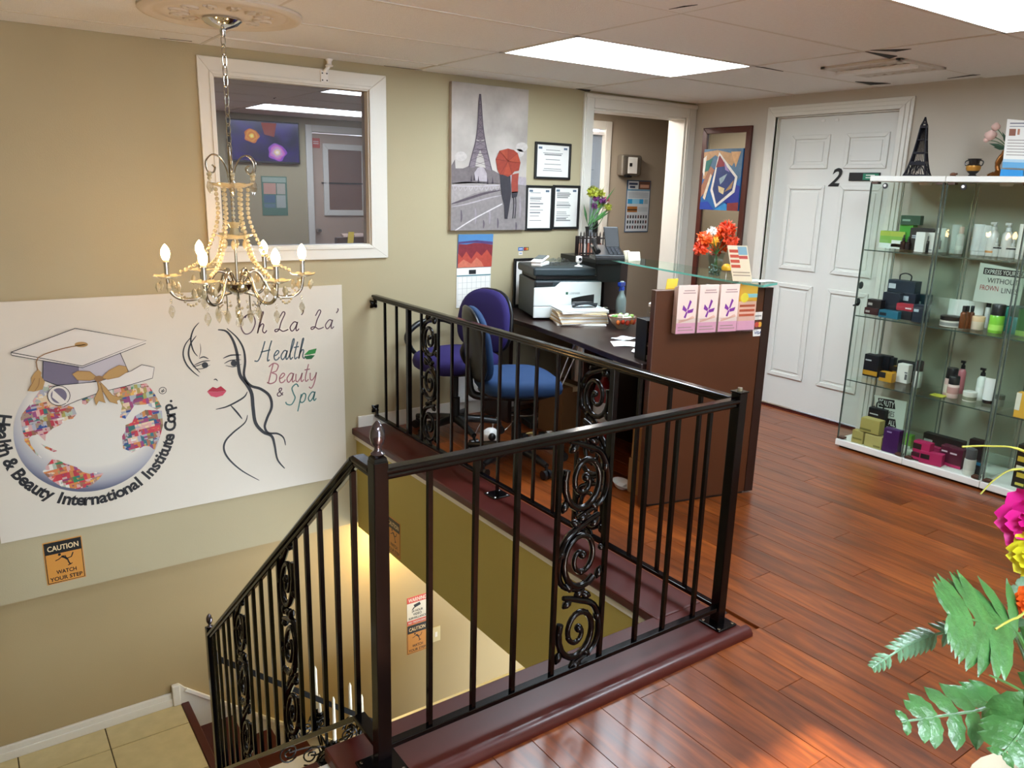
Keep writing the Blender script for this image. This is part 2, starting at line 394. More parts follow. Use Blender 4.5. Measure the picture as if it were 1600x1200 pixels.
# ------------------------------------------------------------------ ceiling of lay-in tiles
M('tile_edge', '#b5ab9c', .9)
ceil = struct('ceiling', MB().box(XL, XR, YB, YL, ZC + .03, ZC + .12), 'tile_edge')
GXs = [-1.30, -.08, 1.14, 2.36, 3.58, 4.772]; GXs = [XL] + GXs
GYs = [2.28 + .612 * k for k in range(-8, 4)]; GYs = [YB] + [g for g in GYs if g > YB + .05] + [YW]
LIGHTS = [(3, 3, 'near'),]
ci = wmat(ceil).inverted()
def cell(x, y):
    i = max(k for k in range(len(GXs) - 1) if GXs[k] <= x + 1e-6); j = max(k for k in range(len(GYs) - 1) if GYs[k] <= y + 1e-6)
    return i, j
light_cells = {cell(2.9, 3.2): 'a', cell(2.9, 1.3): 'b', cell(.4, -.6): 'c'}  # the last cell holds an added unseen panel for fill light
for i in range(len(GXs) - 1):
    for j in range(len(GYs) - 1):
        if (i, j) in light_cells: continue
        xa, xb, ya, yb = GXs[i] + .006, GXs[i + 1] - .006, GYs[j] + .006, GYs[j + 1] - .006
        dz = random.choice((0, 0, .002, -.003)); t = random.uniform(-.003, .003)
        mb = MB().add([(xa, ya, ZC + dz), (xb, ya, ZC + dz + t), (xb, yb, ZC + dz), (xa, yb, ZC + dz - t), (xa, ya, ZC + .02), (xb, ya, ZC + .02), (xb, yb, ZC + .02), (xa, yb, ZC + .02)],
                      [(3, 2, 1, 0), (0, 1, 5, 4), (1, 2, 6, 5), (2, 3, 7, 6), (3, 0, 4, 7)])
        mb.build('ceiling_tile', 'ceiling_tile', ceil)
for g in GXs[1:-1]: MB().box(g - .008, g + .008, YB, YW, ZC - .002, ZC + .01).build('grid_bar', 'ceiling_grid', ceil)
for g in GYs[1:-1]: MB().box(XL, XR, g - .008, g + .008, ZC - .002, ZC + .01).build('grid_bar', 'ceiling_grid', ceil)
for tri in (((1178, 104), (1196, 106), (1224, 112)), ((1352, 81), (1402, 88), (1390, 92)), ((1336, 128), (1392, 131), (1360, 133)), ((1480, 123), (1520, 117), (1532, 117)), ((1045, 15), (1068, 10), (1090, 8)), ((1360, 79), (1424, 77), (1400, 81)), ((900, 139), (923, 141), (920, 144)), ((600, 103), (640, 108), (660, 110)), ((250, 60), (300, 65), (280, 63))):
    MB().prism([at(a_, b_, 'z', ZC - .0045) for a_, b_ in tri], (0, 0, .002)).build('tile_gap', M('gap_dark', '#2a2622', .9), ceil)
M('panel_light', '#eef6ff', .5, emit=PANEL_STRENGTH, emitcol='#e2f2ff', noise=0)
M('dust', '#2b2722', .9)
for (i, j), nm in light_cells.items():
    xa, xb, ya, yb = GXs[i], GXs[i + 1], GYs[j], GYs[j + 1]
    lab = {'a': 'long fluorescent panel in the ceiling above the reception desk', 'b': 'fluorescent ceiling panel cut by the top right corner above the cabinets',
           'c': 'added unseen ceiling panel giving fill light behind the viewer', 'd': 'fluorescent ceiling panel above the top of the stairs'}[nm]
    t = thing('ceiling_light', lab, 'ceiling light', ((xa + xb) / 2, (ya + yb) / 2, ZC), group='fluorescent ceiling panels')
    MB().box(xa + .01, xb - .01, ya + .01, yb - .01, ZC + .006, ZC + .012).build('diffuser', 'panel_light', t)
    m = MB()
    for a, b, c, d in ((xa, xb, ya, ya + .02), (xa, xb, yb - .02, yb), (xa, xa + .02, ya, yb), (xb - .02, xb, ya, yb)): m.box(a, b, c, d, ZC - .004, ZC + .006)
    m.build('frame', 'ceiling_grid', t)
# air vent in its tile
t = thing('ceiling_vent', 'white slotted air vent in the ceiling tile before the white door', 'air vent', (4.06, 2.46, ZC), group=None)
M('vent_white', '#cfcac0', .5)
m = MB()
va, vb, vc, vd = 3.84, 4.27, 2.24, 2.68
for a, b, c, d in ((va, vb, vc, vc + .03), (va, vb, vd - .03, vd), (va, va + .03, vc, vd), (vb - .03, vb, vc, vd)): m.box(a, b, c, d, ZC - .014, ZC)
m.build('frame', 'vent_white', t, bevel=.003)
for k in range(7):
    yy = vc + .06 + k * .053
    MB().bar((va + .03, yy, ZC - .008), (vb - .03, yy, ZC - .008), .03, .003, up=(0, .5, 1)).build('slat', 'vent_white', t)
MB().box(va + .12, va + .2, vc + .02, vd - .02, ZC - .03, ZC - .012).build('damper_bar', 'white', t, bevel=.004)

# ------------------------------------------------------------------ baseboards
struct('baseboard_back', MB().box(OX + .01, 3.655, YW - .015, YW, .0, .10), 'white_trim', bevel=.004)
struct('baseboard_right', MB().box(XR - .015, XR, .47, RY1 - .08, 0, .1).box(XR - .015, XR, RY0 + .08, YW - .1, 0, .1), 'white_trim', bevel=.004)

t = thing('ceiling_light', 'added unseen lamp that brightens the hall beyond the doorway', 'ceiling light', (4.15, 4.95, ZC))  # added lamp, kept out of sight, to brighten the hall
MB().lathe([(.2, ZC - .02), (.21, ZC - .012), (.21, ZC - .001)], (4.15, 4.95, 0), 20).build('lamp_body', 'ceiling_grid', t, smooth=50)
MB().lathe([(.02, ZC - .034), (.12, ZC - .031), (.19, ZC - .02)], (4.15, 4.95, 0), 20).build('diffuser', M('hall_fill_glow', '#fff6ea', .5, emit=38, emitcol='#fff6ee', noise=0), t, smooth=50)
# ------------------------------------------------------------------ landing, stairs
ZL = -1.565
M('stone_tile', '#c2b183', .35, noise=.16, nscale=14, bump=.25, bscale=30, rnd=.05)
M('grout', '#5d4f35', .9)
land = struct('landing_floor', MB().box(XL, .80, 3.42, YL, ZL - .2, ZL - .006), 'grout')
xs = [XL] + [x for x in (-1.749, -1.322, -.895, -.468, -.041, .386)] + [.80]
ys = [3.42, 3.85, 4.277, YL]
for i in range(len(xs) - 1):
    for j in range(3):
        MB().box(xs[i] + .003, xs[i + 1] - .003, ys[j] + .003, ys[j + 1] - .003, ZL - .007, ZL).build('tile', 'stone_tile', land, bevel=.002)
struct('trim_5', MB().box(.80, .845, 3.42, YL - .02, ZL - .035, ZL + .003), 'mahogany', bevel=.006)
up = thing('stair_flight', None, None, (.2, 2.6, ZL), kind='structure')
RS, RN = 1.565 / 8, (3.42 - 1.74) / 7
for k in range(8):
    z = -(k + 1) * RS; y = 1.74 + k * RN
    if k < 7: MB().box(-.6, .72, y - .02, y + RN, z - .03, z).build('tread', 'mahogany', up, bevel=.005)
    MB().box(-.6, .72, y - .02 + .0, y, z + .0, z + RS - .03 if k else -.012).build('riser', 'white_trim', up)
M('stair_cream', '#cfc39b', .7)
dn = thing('stair_flight', None, None, (1.8, 4.0, -3.1), kind='structure')
for k in range(9):
    z = ZL - (k + 1) * .196; x = .825 + k * .235
    MB().box(x - .02, x + .27, 3.57, YL - .02, z - .035, z).build('tread', 'mahogany', dn, bevel=.006)
    MB().box(x, x + .015, 3.57, YL - .02, z, z + .165).build('riser', 'mahogany_riser', dn)
    MB().box(x, x + .235, 3.57, YL - .02, -3.5, z - .035).build('step_body', 'stair_cream', dn)
struct('trim_6', MB().prism([(.80, YL - .02, ZL), (.80, YL - .02, ZL + .13), (.83, YL - .02, ZL + .095), (2.95, YL - .02, ZL + .095 - 2.12 * .835), (2.95, YL - .02, -3.6), (.83, YL - .02, ZL - .5)], (0, .02, 0)), 'white_trim')
struct('trim_7', MB().bar((.83, YL - .026, ZL + .09), (2.95, YL - .026, ZL + .09 - 2.12 * .835), .014, .022), 'white', bevel=.003)
struct('trim_8', MB().box(.755, .80, YL - .032, YL, ZL, ZL + .135), 'white_trim', bevel=.006)
m = MB().box(XL, .755, YL - .016, YL, ZL, ZL + .085).box(XL, .755, YL - .022, YL, ZL, ZL + .05)
struct('baseboard_landing', m, 'white_trim', bevel=.004)
struct('wall_ledge', MB().box(.90, 2.9, 3.40, 3.57, -3.5, -1.52), 'stair_cream')
struct('trim_9', MB().box(.89, 2.9, 3.37, 3.58, -1.52, -1.495), 'white_trim', bevel=.005)
struct('floor_lower', MB().box(XL, 5.2, OY - .1, YL + .1, -3.6, -3.5), 'grout')
struct('wall_lower_end', MB().box(5.1, 5.2, OY - .06, YL, -3.5, -.7), 'paint_lamp_warmed')
# lamp on the soffit that lights the lower flight
t = thing('soffit_lamp', 'small warm lamp under the floor lighting the lower stairs', 'lamp', (2.14, 4.33, -.62))
MB().lathe([(.03, -.65), (.055, -.66), (.06, -.69), (.05, -.70)], (2.16, 4.32, 0), 16).build('lamp_base', 'white', t, smooth=40)
M('lamp_glow', '#ffd98a', .5, emit=10, emitcol='#ffc55a', noise=0)
MB().ball((2.16, 4.32, -.71), .035, 12, 8).build('globe', 'lamp_glow', t, smooth=60)
ld = bpy.data.lights.new('soffit_lamp_light', 'POINT'); ld.energy = STAIR_LAMP; ld.color = (1.0, .70, .26); ld.shadow_soft_size = .04
lo = bpy.data.objects.new('soffit_lamp_light', ld); COL.objects.link(lo); lo.location = (2.16, 4.32, -.80)

# ------------------------------------------------------------------ railings of black iron
def scroll_pts(c0, ru, rt, turns, start, flip, n=34):
    out = []
    for i in range(n + 1):
        t = i / n; a = start + flip * turns * 2 * PI * t; k = .1 + .9 * t ** .85
        out.append((c0[0] + ru * k * math.cos(a), c0[1] + rt * k * math.sin(a)))
    return out
def scroll_panel(parent, org, D, wd, ht, slope=0.0, z0=0.0):
    """cast panel of three stacked C-scrolls with leaves; plane spanned by D and Z"""
    D = V(D); nrm = V((D.y, -D.x, 0))
    f = lambda u, t, o=0: V(org) + D * u + V((0, 0, t + slope * u)) + nrm * o
    h3 = ht / 3; ru = wd * .41; rt = h3 * .41
    base = MB()
    pnl = None
    for k in range(3):
        fl = 1 if k % 2 == 0 else -1
        cz = (k + .47) * h3
        # connecting S stem
        st = [(-fl * ru * .2, cz - h3 * .46), (fl * ru * .9, cz - h3 * .30), (fl * ru * 1.12, cz), (fl * ru * .75, cz + h3 * .30), (-fl * ru * .1, cz + h3 * .44), (-fl * ru * .8, cz + h3 * .52)]
        pts = [f(u, t, 0) for u, t in st]; pts = smooth_path(pts, 5)
        base.tube(pts, [.0075 + .004 * math.sin(PI * i / (len(pts) - 1)) for i in range(len(pts))], 6)
        for (u, t, a) in ((-fl * ru * .6, cz + h3 * .43, .6), (fl * ru * .35, cz + h3 * .47, -.5), (-fl * ru * .95, cz - h3 * .28, 1.2), (fl * ru * 1.0, cz + h3 * .12, 1.5), (0, cz - h3 * .47, .3), (fl * ru * .55, cz - h3 * .36, 2.2)):
            d = V((math.cos(a), math.sin(a)))
            q = [f(u + d.x * s, t + d.y * s) for s in (-.02, -.008, .006, .022)]
            base.tube(q, [.003, .012, .013, .003], 6)
        base.ball(f(-fl * ru * 1.0, cz + h3 * .06), .010, 7, 5); base.ball(f(0, cz + h3 * .52), .009, 7, 5)
    for t in (.0, ht):
        base.ball(f(0, t), .010, 7, 5)
    base.tube([f(-wd * .12, .0), f(-wd * .05, h3 * .1), f(-ru * .2, h3 * .03)], .006, 6)
    base.tube([f(0, ht), f(wd * .1, ht - h3 * .08), f(ru * .5, ht - h3 * .02)], .006, 6)
    pnl = base.build('scroll_panel', 'iron', parent, smooth=60)
    for k in range(3):
        fl = 1 if k % 2 == 0 else -1; cz = (k + .47) * h3
        sp = [f(u, t) for u, t in scroll_pts((0, cz), ru, rt, 1.72, PI * .3, -fl)]
        mb = MB().tube(sp, [.007 + .0045 * i / len(sp) for i in range(len(sp))], 7)
        mb.ball(sp[0], .014, 9, 6)
        for i in (12, 20, 27): mb.ball(sp[i], .0105, 6, 4)
        mb.build('scroll', 'iron', pnl, smooth=60)
    return pnl
def toprail(mb, p0, p1, wd=.040):
    d = (V(p1) - V(p0)).normalized(); mb.bar(V(p0) - V((0, 0, .008)), V(p1) - V((0, 0, .008)), wd, .016)
    mb.bar(V(p0) - V((0, 0, .023)), V(p1) - V((0, 0, .023)), wd * .62, .016)
    return mb
def plate(parent, x, y, z, s=.095):
    pl = MB().box(x - s / 2, x + s / 2, y - s / 2, y + s / 2, z, z + .007).build('base_plate', 'iron', parent, bevel=.004)
    for a in (-1, 1):
        for b in (-1, 1): MB().cyl((x + a * s * .37, y + b * s * .37, z + .007), (x + a * s * .37, y + b * s * .37, z + .010), .006, .005, 8).build('bolt', 'chrome', pl)
def acorn(parent, x, y, z, s=1.0):
    MB().lathe([(.012 * s, 0), (.018 * s, .006 * s), (.009 * s, .014 * s), (.008 * s, .022 * s), (.015 * s, .032 * s), (.0185 * s, .046 * s), (.0175 * s, .060 * s), (.012 * s, .075 * s), (.003 * s, .086 * s)], (x, y, z), 16).build('finial', M('polished_iron', '#6a6468', .10, .85, noise=.02), parent, smooth=60)
RX, RY, NX = 2.061, 1.603, .759
ZR, ZB, ZT = .858, .100, .026
PS = .019
# back railing (towards the wall)
r = thing('iron_railing', 'black iron railing from the corner post back to the wall behind the chairs', 'railing', (RX, 3.0, .03), group='stairwell railings')
toprail(MB(), (RX, RY + .02, ZR), (RX, YW - .015, ZR)).build('top_rail', 'iron', r, bevel=.0065)
MB().bar((RX, RY + .02, ZB - .008), (RX, YW - .02, ZB - .008), .026, .015).build('bottom_rail', 'iron', r, bevel=.002)
for y in (4.223, 4.072, 3.773, 3.585, 3.442, 3.293, 3.145, 2.998, 2.854, 2.708, 2.557, 2.410, 2.061, 1.907, 1.764):
    z0 = .03 if abs(y - 2.998) < .01 else ZB - .008
    MB().box(RX - .0065, RX + .0065, y - .0065, y + .0065, z0, ZR - .022).build('baluster', 'iron', r)
for y in (3.922, 2.205): MB().box(RX - .013, RX + .013, y - .013, y + .013, ZB - .008, ZR - .022).build('post', 'iron', r, bevel=.002)
plate(r, RX, 2.998, .03)
scroll_panel(r, (RX, 3.679, ZB), (0, 1, 0), .18, ZR - ZB - .03)
scroll_panel(r, (RX, 2.308, ZB), (0, 1, 0), .195, ZR - ZB - .03)
for z, s in ((ZR - .06, -1), (ZB + .035, 1)):
    m = MB()
    for k in range(4):
        a = k * PI / 2 + PI / 4
        m.tube([(RX, YW - .006, z), (RX + .018 * math.cos(a), YW - .006, z + .018 * math.sin(a)), (RX + .032 * math.cos(a), YW - .005, z + .032 * math.sin(a))], [.016, .013, .003], 6)
    m.tube([(RX, YW - .008, z), (RX, YW - .03, z - s * .02), (RX, YW - .03, ZR - .02 if s < 0 else ZB - .008)], [.012, .010, .012], 8)
    m.build('wall_bracket', 'iron', r, smooth=50)
# front railing (along the floor edge), with the corner post and the newel
r = thing('iron_railing', 'black iron railing along the near floor edge between the newel and the corner post', 'railing', (1.4, RY, .025), group='stairwell railings')
toprail(MB(), (NX + .01, RY, ZR), (RX - .01, RY, ZR)).build('top_rail', 'iron', r, bevel=.0065)
MB().bar((NX + .01, RY, ZB - .008), (RX, RY, ZB - .008), .026, .015).build('bottom_rail', 'iron', r, bevel=.002)
for x in (.898, 1.035, 1.169, 1.312, 1.502, 1.652, 1.779, 1.926): MB().box(x - .0065, x + .0065, RY - .0065, RY + .0065, ZB - .008, ZR - .022).build('baluster', 'iron', r)
scroll_panel(r, (1.407, RY, ZB), (1, 0, 0), .185, ZR - ZB - .03)
cp = MB().box(RX - PS, RX + PS, RY - PS, RY + PS, ZT, ZR + .018).build('corner_post', 'iron', r, bevel=.003)
MB().box(RX - PS - .003, RX + PS + .003, RY - PS - .003, RY + PS + .003, ZR + .018, ZR + .023).build('cap', 'iron', cp, bevel=.002)
MB().cyl((RX, RY, ZR + .023), (RX, RY, ZR + .034), .009, .008, 10).build('stud', 'chrome', cp)
plate(cp, RX + .005, RY, ZT)
nw = MB().box(NX - PS, NX + PS, RY - PS, RY + PS, ZT, ZR + .02).build('newel_post', 'iron', r, bevel=.003)
MB().lathe([(.024, 0), (.022, .008), (.014, .014)], (NX, RY, ZR + .02), 4, ax=Matrix.Rotation(PI / 4, 3, 'Z')).build('cap', 'iron', nw)
acorn(nw, NX, RY, ZR + .031)
plate(nw, NX, RY, ZT, .11)
# stair railing
r = thing('iron_railing', 'black iron stair railing sloping down to the tiled landing', 'railing', (NX, 2.6, -.6), group='stairwell railings')
SL = -.815
zt = lambda y: ZR if y < 1.722 else ZR + SL * (y - 1.722)
zb = lambda y: ZB if y < 1.745 else ZB + SL * (y - 1.745)
YP = 3.41
m = toprail(MB(), (NX, RY + .015, ZR), (NX, 1.724, ZR)); toprail(m, (NX, 1.72, zt(1.72)), (NX, YP, zt(YP))); m.build('top_rail', 'iron', r, bevel=.0065)
m = MB().bar((NX, RY + .015, ZB - .008), (NX, 1.748, ZB - .008), .034, .016).bar((NX, 1.742, ZB - .006), (NX, YP, zb(YP) - .008), .034, .016); m.build('bottom_rail', 'iron', r, bevel=.002)
for y in (1.752, 1.873, 1.99, 2.103, 2.203, 2.381, 2.48, 2.587, 2.689, 2.784, 2.979, 3.078, 3.165, 3.269, 3.345):
    MB().box(NX - .0065, NX + .0065, y - .0065, y + .0065, zb(y) - .008, zt(y) - .02).build('baluster', 'iron', r)
for y in (2.292, 2.882): scroll_panel(r, (NX, y, zb(y)), (0, 1, 0), .165, ZR - ZB - .03, slope=SL)
ps = MB().box(NX - PS, NX + PS, YP - PS, YP + PS, ZL, zt(YP) + .03).build('landing_post', 'iron', r, bevel=.003)
acorn(ps, NX, YP, zt(YP) + .03, .8)
# handrail of the lower flight
hr = thing('stair_handrail', 'dark flat handrail of the lower flight starting at the landing post', 'handrail', (.78, YP + .03, -1.0))
MB().bar((NX + .01, YP + .03, -.66), (1.72, YP + .03, -.66 - .96 * .845), .014, .026).build('rail', M('rail_black', '#070606', .7, spec=.12), hr, bevel=.003)
MB().box(NX - .01, NX + .03, YP + .015, YP + .045, -.70, -.63).build('bracket', 'iron', hr, bevel=.003)
MB().cyl((1.70, YP + .03, -1.46), (1.70, YP + .03, -1.495), .012).build('foot', 'iron', hr)

# ------------------------------------------------------------------ window in the back wall (dark glass mirrors the room)
def dark_pane():
    m = bpy.data.materials.new('dark_pane'); m.use_nodes = True; nt = m.node_tree; b = nt.nodes['Principled BSDF']
    b.inputs['Base Color'].default_value = (.018, .016, .022, 1); b.inputs['Roughness'].default_value = .5
    g = nt.nodes.new('ShaderNodeBsdfGlossy'); g.inputs['Roughness'].default_value = .0; g.inputs['Color'].default_value = (.92, .9, .95, 1)
    mx = nt.nodes.new('ShaderNodeMixShader'); mx.inputs[0].default_value = .28
    nt.links.new(b.outputs[0], mx.inputs[1]); nt.links.new(g.outputs[0], mx.inputs[2]); nt.links.new(mx.outputs[0], nt.nodes['Material Output'].inputs[0])
    MATS['dark_pane'] = m
dark_pane()
def mitred(parent, o, i, f, off, mat, name):
    """picture frame bars; o,i = (u0,u1,w0,w1); f maps (u,w)->point; off = extrusion"""
    O = [(o[0], o[2]), (o[1], o[2]), (o[1], o[3]), (o[0], o[3])]; I = [(i[0], i[2]), (i[1], i[2]), (i[1], i[3]), (i[0], i[3])]
    for k in range(4):
        j = (k + 1) % 4
        MB().prism([f(*O[k]), f(*O[j]), f(*I[j]), f(*I[k])], off).build(name, mat, parent, bevel=.003)
win = thing('window_1', None, None, (1.62, YW, 1.08), kind='structure')
fy = lambda y: (lambda u, w_: V((u, y, w_)))
mitred(win, (1.110, 2.158, 1.077, 2.115), (WX0, WX1, WZ0, WZ1), fy(YW), (0, -.018, 0), 'white_trim', 'casing')
mitred(win, (1.165, 2.067, 1.135, 2.048), (WX0 + .004, WX1 - .004, WZ0 + .004, WZ1 - .004), fy(YW - .018), (0, -.007, 0), 'white_trim', 'bead')
mitred(win, (WX0, WX1, WZ0, WZ1), (WX0 + .012, WX1 - .012, WZ0 + .012, WZ1 - .012), fy(YW - .012), (0, .05, 0), 'white_trim', 'sash')
MB().box(WX0 + .005, WX1 - .005, YW + .03, YW + .036, WZ0 + .005, WZ1 - .005).build('pane', 'dark_pane', win)

# ------------------------------------------------------------------ doorway to the hall
dr = thing('door_1', None, None, (4.2, YW, 0), kind='structure')
for xa, xb in ((3.655, DX0), (DX1, 4.770)):
    c = MB().box(xa, xb, YW - .02, YW, 0, 2.155).build('casing', 'white_trim', dr, bevel=.004)
    MB().box(xa + .012, xa + .03, YW - .028, YW - .02, 0, 2.14).build('moulding', 'white_trim', c, bevel=.003)
c = MB().box(DX0, DX1, YW - .02, YW, DZ, 2.155).build('casing', 'white_trim', dr, bevel=.004)
MB().box(3.66, 4.768, YW - .03, YW - .02, 2.125, 2.15).build('moulding', 'white_trim', c, bevel=.003)
MB().box(DX1 - .012, DX1, YW, YW + .165, 0, DZ).box(DX0, DX0 + .012, YW, YW + .165, 0, DZ).box(DX0, DX1, YW, YW + .165, DZ - .012, DZ).build('jamb', 'white_trim', dr)

# ------------------------------------------------------------------ door 2 in the right wall, six panels
dr = thing('door_2', None, None, (4.8, 3.18, 0), kind='structure')
fx = lambda x: (lambda u, w_: V((x, u, w_)))
for off, ins in ((.014, 0), (.022, .02), (.03, .045)):
    oo = (RY1 - .078 + ins, RY0 + .078 - ins, -.2, RZ + .07 - ins)
    ii = (RY1 - .0, RY0 + .0, -.2, RZ - .0)
    m = MB()
    m.prism([(XR, oo[0], 0), (XR, ii[0], 0), (XR, ii[0], ii[3]), (XR, oo[0], oo[3])], (-off, 0, 0)).build('casing', 'white_trim', dr, bevel=.003)
    MB().prism([(XR, oo[1], 0), (XR, ii[1], 0), (XR, ii[1], ii[3]), (XR, oo[1], oo[3])], (-off, 0, 0)).build('casing', 'white_trim', dr, bevel=.003)
    MB().prism([(XR, oo[0], oo[3]), (XR, oo[1], oo[3]), (XR, ii[1], ii[3]), (XR, ii[0], ii[3])], (-off, 0, 0)).build('casing', 'white_trim', dr, bevel=.003)
MB().box(XR, XR + .15, RY0 - .006, RY0, 0, RZ).box(XR, XR + .15, RY1, RY1 + .006, 0, RZ).box(XR, XR + .15, RY1, RY0, RZ - .008, RZ).build('jamb', 'white_trim', dr)
SX = 4.80
lf = MB().box(SX, SX + .04, RY1 + .008, RY0 - .008, .022, 2.02).build('door_leaf', 'white_door', dr)
for ya, yb in ((3.095, 2.80), (3.50, 3.21)):
    for za, zb_ in ((1.687, 1.905), (1.005, 1.58), (.235, .905)):
        mitred(lf, (yb, ya, za, zb_), (yb + .028, ya - .028, za + .028, zb_ - .028), fx(SX), (-.011, 0, 0), 'white_door', 'panel_moulding')
        MB().box(SX - .005, SX, yb + .045, ya - .045, za + .045, zb_ - .045).build('panel', 'white_door', lf, bevel=.004)
for y in (3.28, 3.18): MB().box(SX - .004, SX, y - .012, y + .012, 1.985, 2.0).build('hook_mark', 'paper', lf)
MB().box(XR - .0, XR + .05, RY1, RY0, -.012, .004).build('threshold', 'mahogany', dr)
# behind the door: an unseen panel added so that no daylight leaks
struct('daylight_block', MB().box(XR + .15, XR + .18, RY1 - .2, RY0 + .2, 0, 2.19), 'paint_greige')
text('2', (SX - .002, 3.142, 1.632), (0, -1, 0), (0, 0, 1), height=.118, mat=MATS['black'], parent=dr, bold=.02, shear=.3, name='numeral')
sp = thing('door_slider_sign', 'black and green slider sign on the white six-panel door', 'sign', (SX - .01, 2.94, 1.61))
MB().box(SX - .012, SX - .001, 2.83, 3.04, 1.61, 1.662).build('plate', 'black_plastic', sp, bevel=.002)
MB().box(SX - .016, SX - .012, 2.835, 2.94, 1.616, 1.656).build('slide', M('sign_green', '#1f7a5a', .5), sp)
for z in (1.643, 1.628): MB().box(SX - .0165, SX - .016, 2.86, 2.92, z, z + .005).build('print_line', 'paper', sp)
# ------------------------------------------------------------------ ceiling medallion and chandelier
CX, CY = 1.0, 3.50
M('plaster', '#d8cdbb', .7, noise=.05)
md = thing('ceiling_medallion', 'round white plaster ceiling medallion above the chandelier', 'ceiling medallion', (CX, CY, ZC - .03))
MB().lathe([(.315, ZC - .001), (.315, ZC - .012), (.305, ZC - .02), (.285, ZC - .022), (.27, ZC - .012), (.25, ZC - .011), (.235, ZC - .018), (.21, ZC - .014), (.12, ZC - .010), (.10, ZC - .022), (.07, ZC - .026), (.02, ZC - .026)], (CX, CY, 0), 48).build('disc', 'plaster', md, smooth=50)
for k in range(12):
    a = 2 * PI * k / 12
    pts = [(CX + (.165 + .035 * math.cos(t)) * math.cos(a + .12 * math.sin(t)), CY + (.165 + .035 * math.cos(t)) * math.sin(a + .12 * math.sin(t)), ZC - .014) for t in [i * PI / 5 for i in range(10)]]
    MB().tube(pts, .007, 6).ball((CX + .165 * math.cos(a), CY + .165 * math.sin(a), ZC - .014), .012, 8, 5, (1, 1, .6)).build('leaf_scroll', 'plaster', md, smooth=60)
M('crystal_warm', '#f3e6bd', .06, noise=.1, nscale=90, spec=.9, trans=.55)
glass('crystal', (.95, .93, .87), 1.5, .14)
M('silver', '#b9b4a8', .16, 1.0, noise=.05)
M('bulb_glow', '#fff0cf', .4, emit=BULB_STRENGTH, emitcol='#ffc880', noise=0)
M('bulb_base', '#e9d7b4', .5)
ch = thing('chandelier', 'six-arm silver chandelier with crystal beads and lit candle bulbs', 'chandelier', (CX, CY, 1.0))
MB().lathe([(.075, ZC - .026), (.078, ZC - .034), (.06, ZC - .05), (.03, ZC - .062), (.012, ZC - .068), (.011, ZC - .09), (.006, ZC - .094)], (CX, CY, 0), 24).build('canopy', 'chrome', ch, smooth=50)
def link_mesh(a, b, r):
    pts = []
    for i in range(14):
        t = 2 * PI * i / 14; pts.append((a * math.cos(t) * (1 if abs(math.cos(t)) < .8 else .95), 0, b * math.sin(t)))
    return MB().tube(pts, r, 5, closed=True).mesh('chain_link', 60)
lm = link_mesh(.0115, .025, .0024)
z = ZC - .108; k = 0
while z > 1.635:
    put('chain_link', lm, MATS['silver'], ch, (0, 0, z - 1.0), (0, 0, .5 + (k % 2) * PI / 2)); z -= .0385; k += 1
MB().tube([(CX, CY, 1.645), (CX, CY, 1.61), (CX, CY, 1.47)], [.006, .009, .009], 10).build('stem', 'silver', ch, smooth=60)
def crystal_drop(s):
    return MB().lathe([(.001, 0), (.0075 * s, -.008 * s), (.011 * s, -.022 * s), (.006 * s, -.036 * s), (.0005, -.044 * s)], (0, 0, 0), 6).mesh('crystal_drop')
cdm = crystal_drop(1.0); cdb = crystal_drop(1.35)
# upper crown: curls, dish, drops
for k in range(6):
    a = 2 * PI * k / 6 + .3; d = V((math.cos(a), math.sin(a), 0))
    pp = [(.010, 1.50), (.022, 1.56), (.05, 1.603), (.085, 1.610), (.112, 1.582), (.106, 1.546), (.082, 1.538), (.072, 1.558), (.084, 1.570)]
    pts = smooth_path([V((CX, CY, 0)) + d * p[0] + V((0, 0, p[1])) for p in pp], 4)
    cu = MB().tube(pts, .0028, 6).build('crown_curl', 'silver', ch, smooth=60)
    o = put('crystal_drop', cdb, MATS['crystal'], ch, d * .10 + V((0, 0, .51)))
    MB().ball(V((CX, CY, 1.532)) + d * .10, .010, 8, 5).ball(V((CX, CY, 1.516)) + d * .10, .008, 8, 5).build('bead', 'crystal_warm', ch, smooth=60)
def scallop(c, r, z, h, n=8, cols=48):
    mb = MB(); vs = []; fs = []
    rings = [(.15, 0), (.55, .15), (.85, .55), (1.0, 1.0)]
    for (q, t) in rings:
        for k in range(cols):
            a = 2 * PI * k / cols; rr = r * q * (1 + .10 * q * math.cos(n * a)); vs.append((c[0] + rr * math.cos(a), c[1] + rr * math.sin(a), z + h * t + .12 * h * q * math.cos(n * a)))
    for i in range(3):
        for k in range(cols): fs.append((i * cols + k, i * cols + (k + 1) % cols, (i + 1) * cols + (k + 1) % cols, (i + 1) * cols + k))
    return mb.add(vs, fs)
scallop((CX, CY), .09, 1.475, .022).build('crown_dish', 'crystal_warm', ch, smooth=60)
MB().tube([(CX, CY, 1.48), (CX, CY, 1.08)], .006, 8).build('centre_rod', 'silver', ch, smooth=60)
ms = MB()
for i in range(9): ms.ball((CX, CY, 1.465 - i * .0185), .0095, 8, 6)
ms.build('centre_beads', 'crystal_warm', ch, smooth=60)
MB().lathe([(.012, 1.27), (.022, 1.285), (.016, 1.31), (.03, 1.335)], (CX, CY, 0), 12).build('centre_cup', 'crystal_warm', ch, smooth=40)
scallop((CX, CY), .078, 1.262, .022, 6).build('centre_star', 'crystal_warm', ch, smooth=60)
for k in range(6):
    a = 2 * PI * k / 6 + .1; put('crystal_drop', cdm, MATS['crystal_warm'], ch, (.05 * math.cos(a), .05 * math.sin(a), .262))
MB().lathe([(.004, 1.018), (.03, 1.028), (.06, 1.048), (.07, 1.072), (.066, 1.078), (.02, 1.085)], (CX, CY, 0), 24).build('bowl', 'silver', ch, smooth=50)
mb = MB()
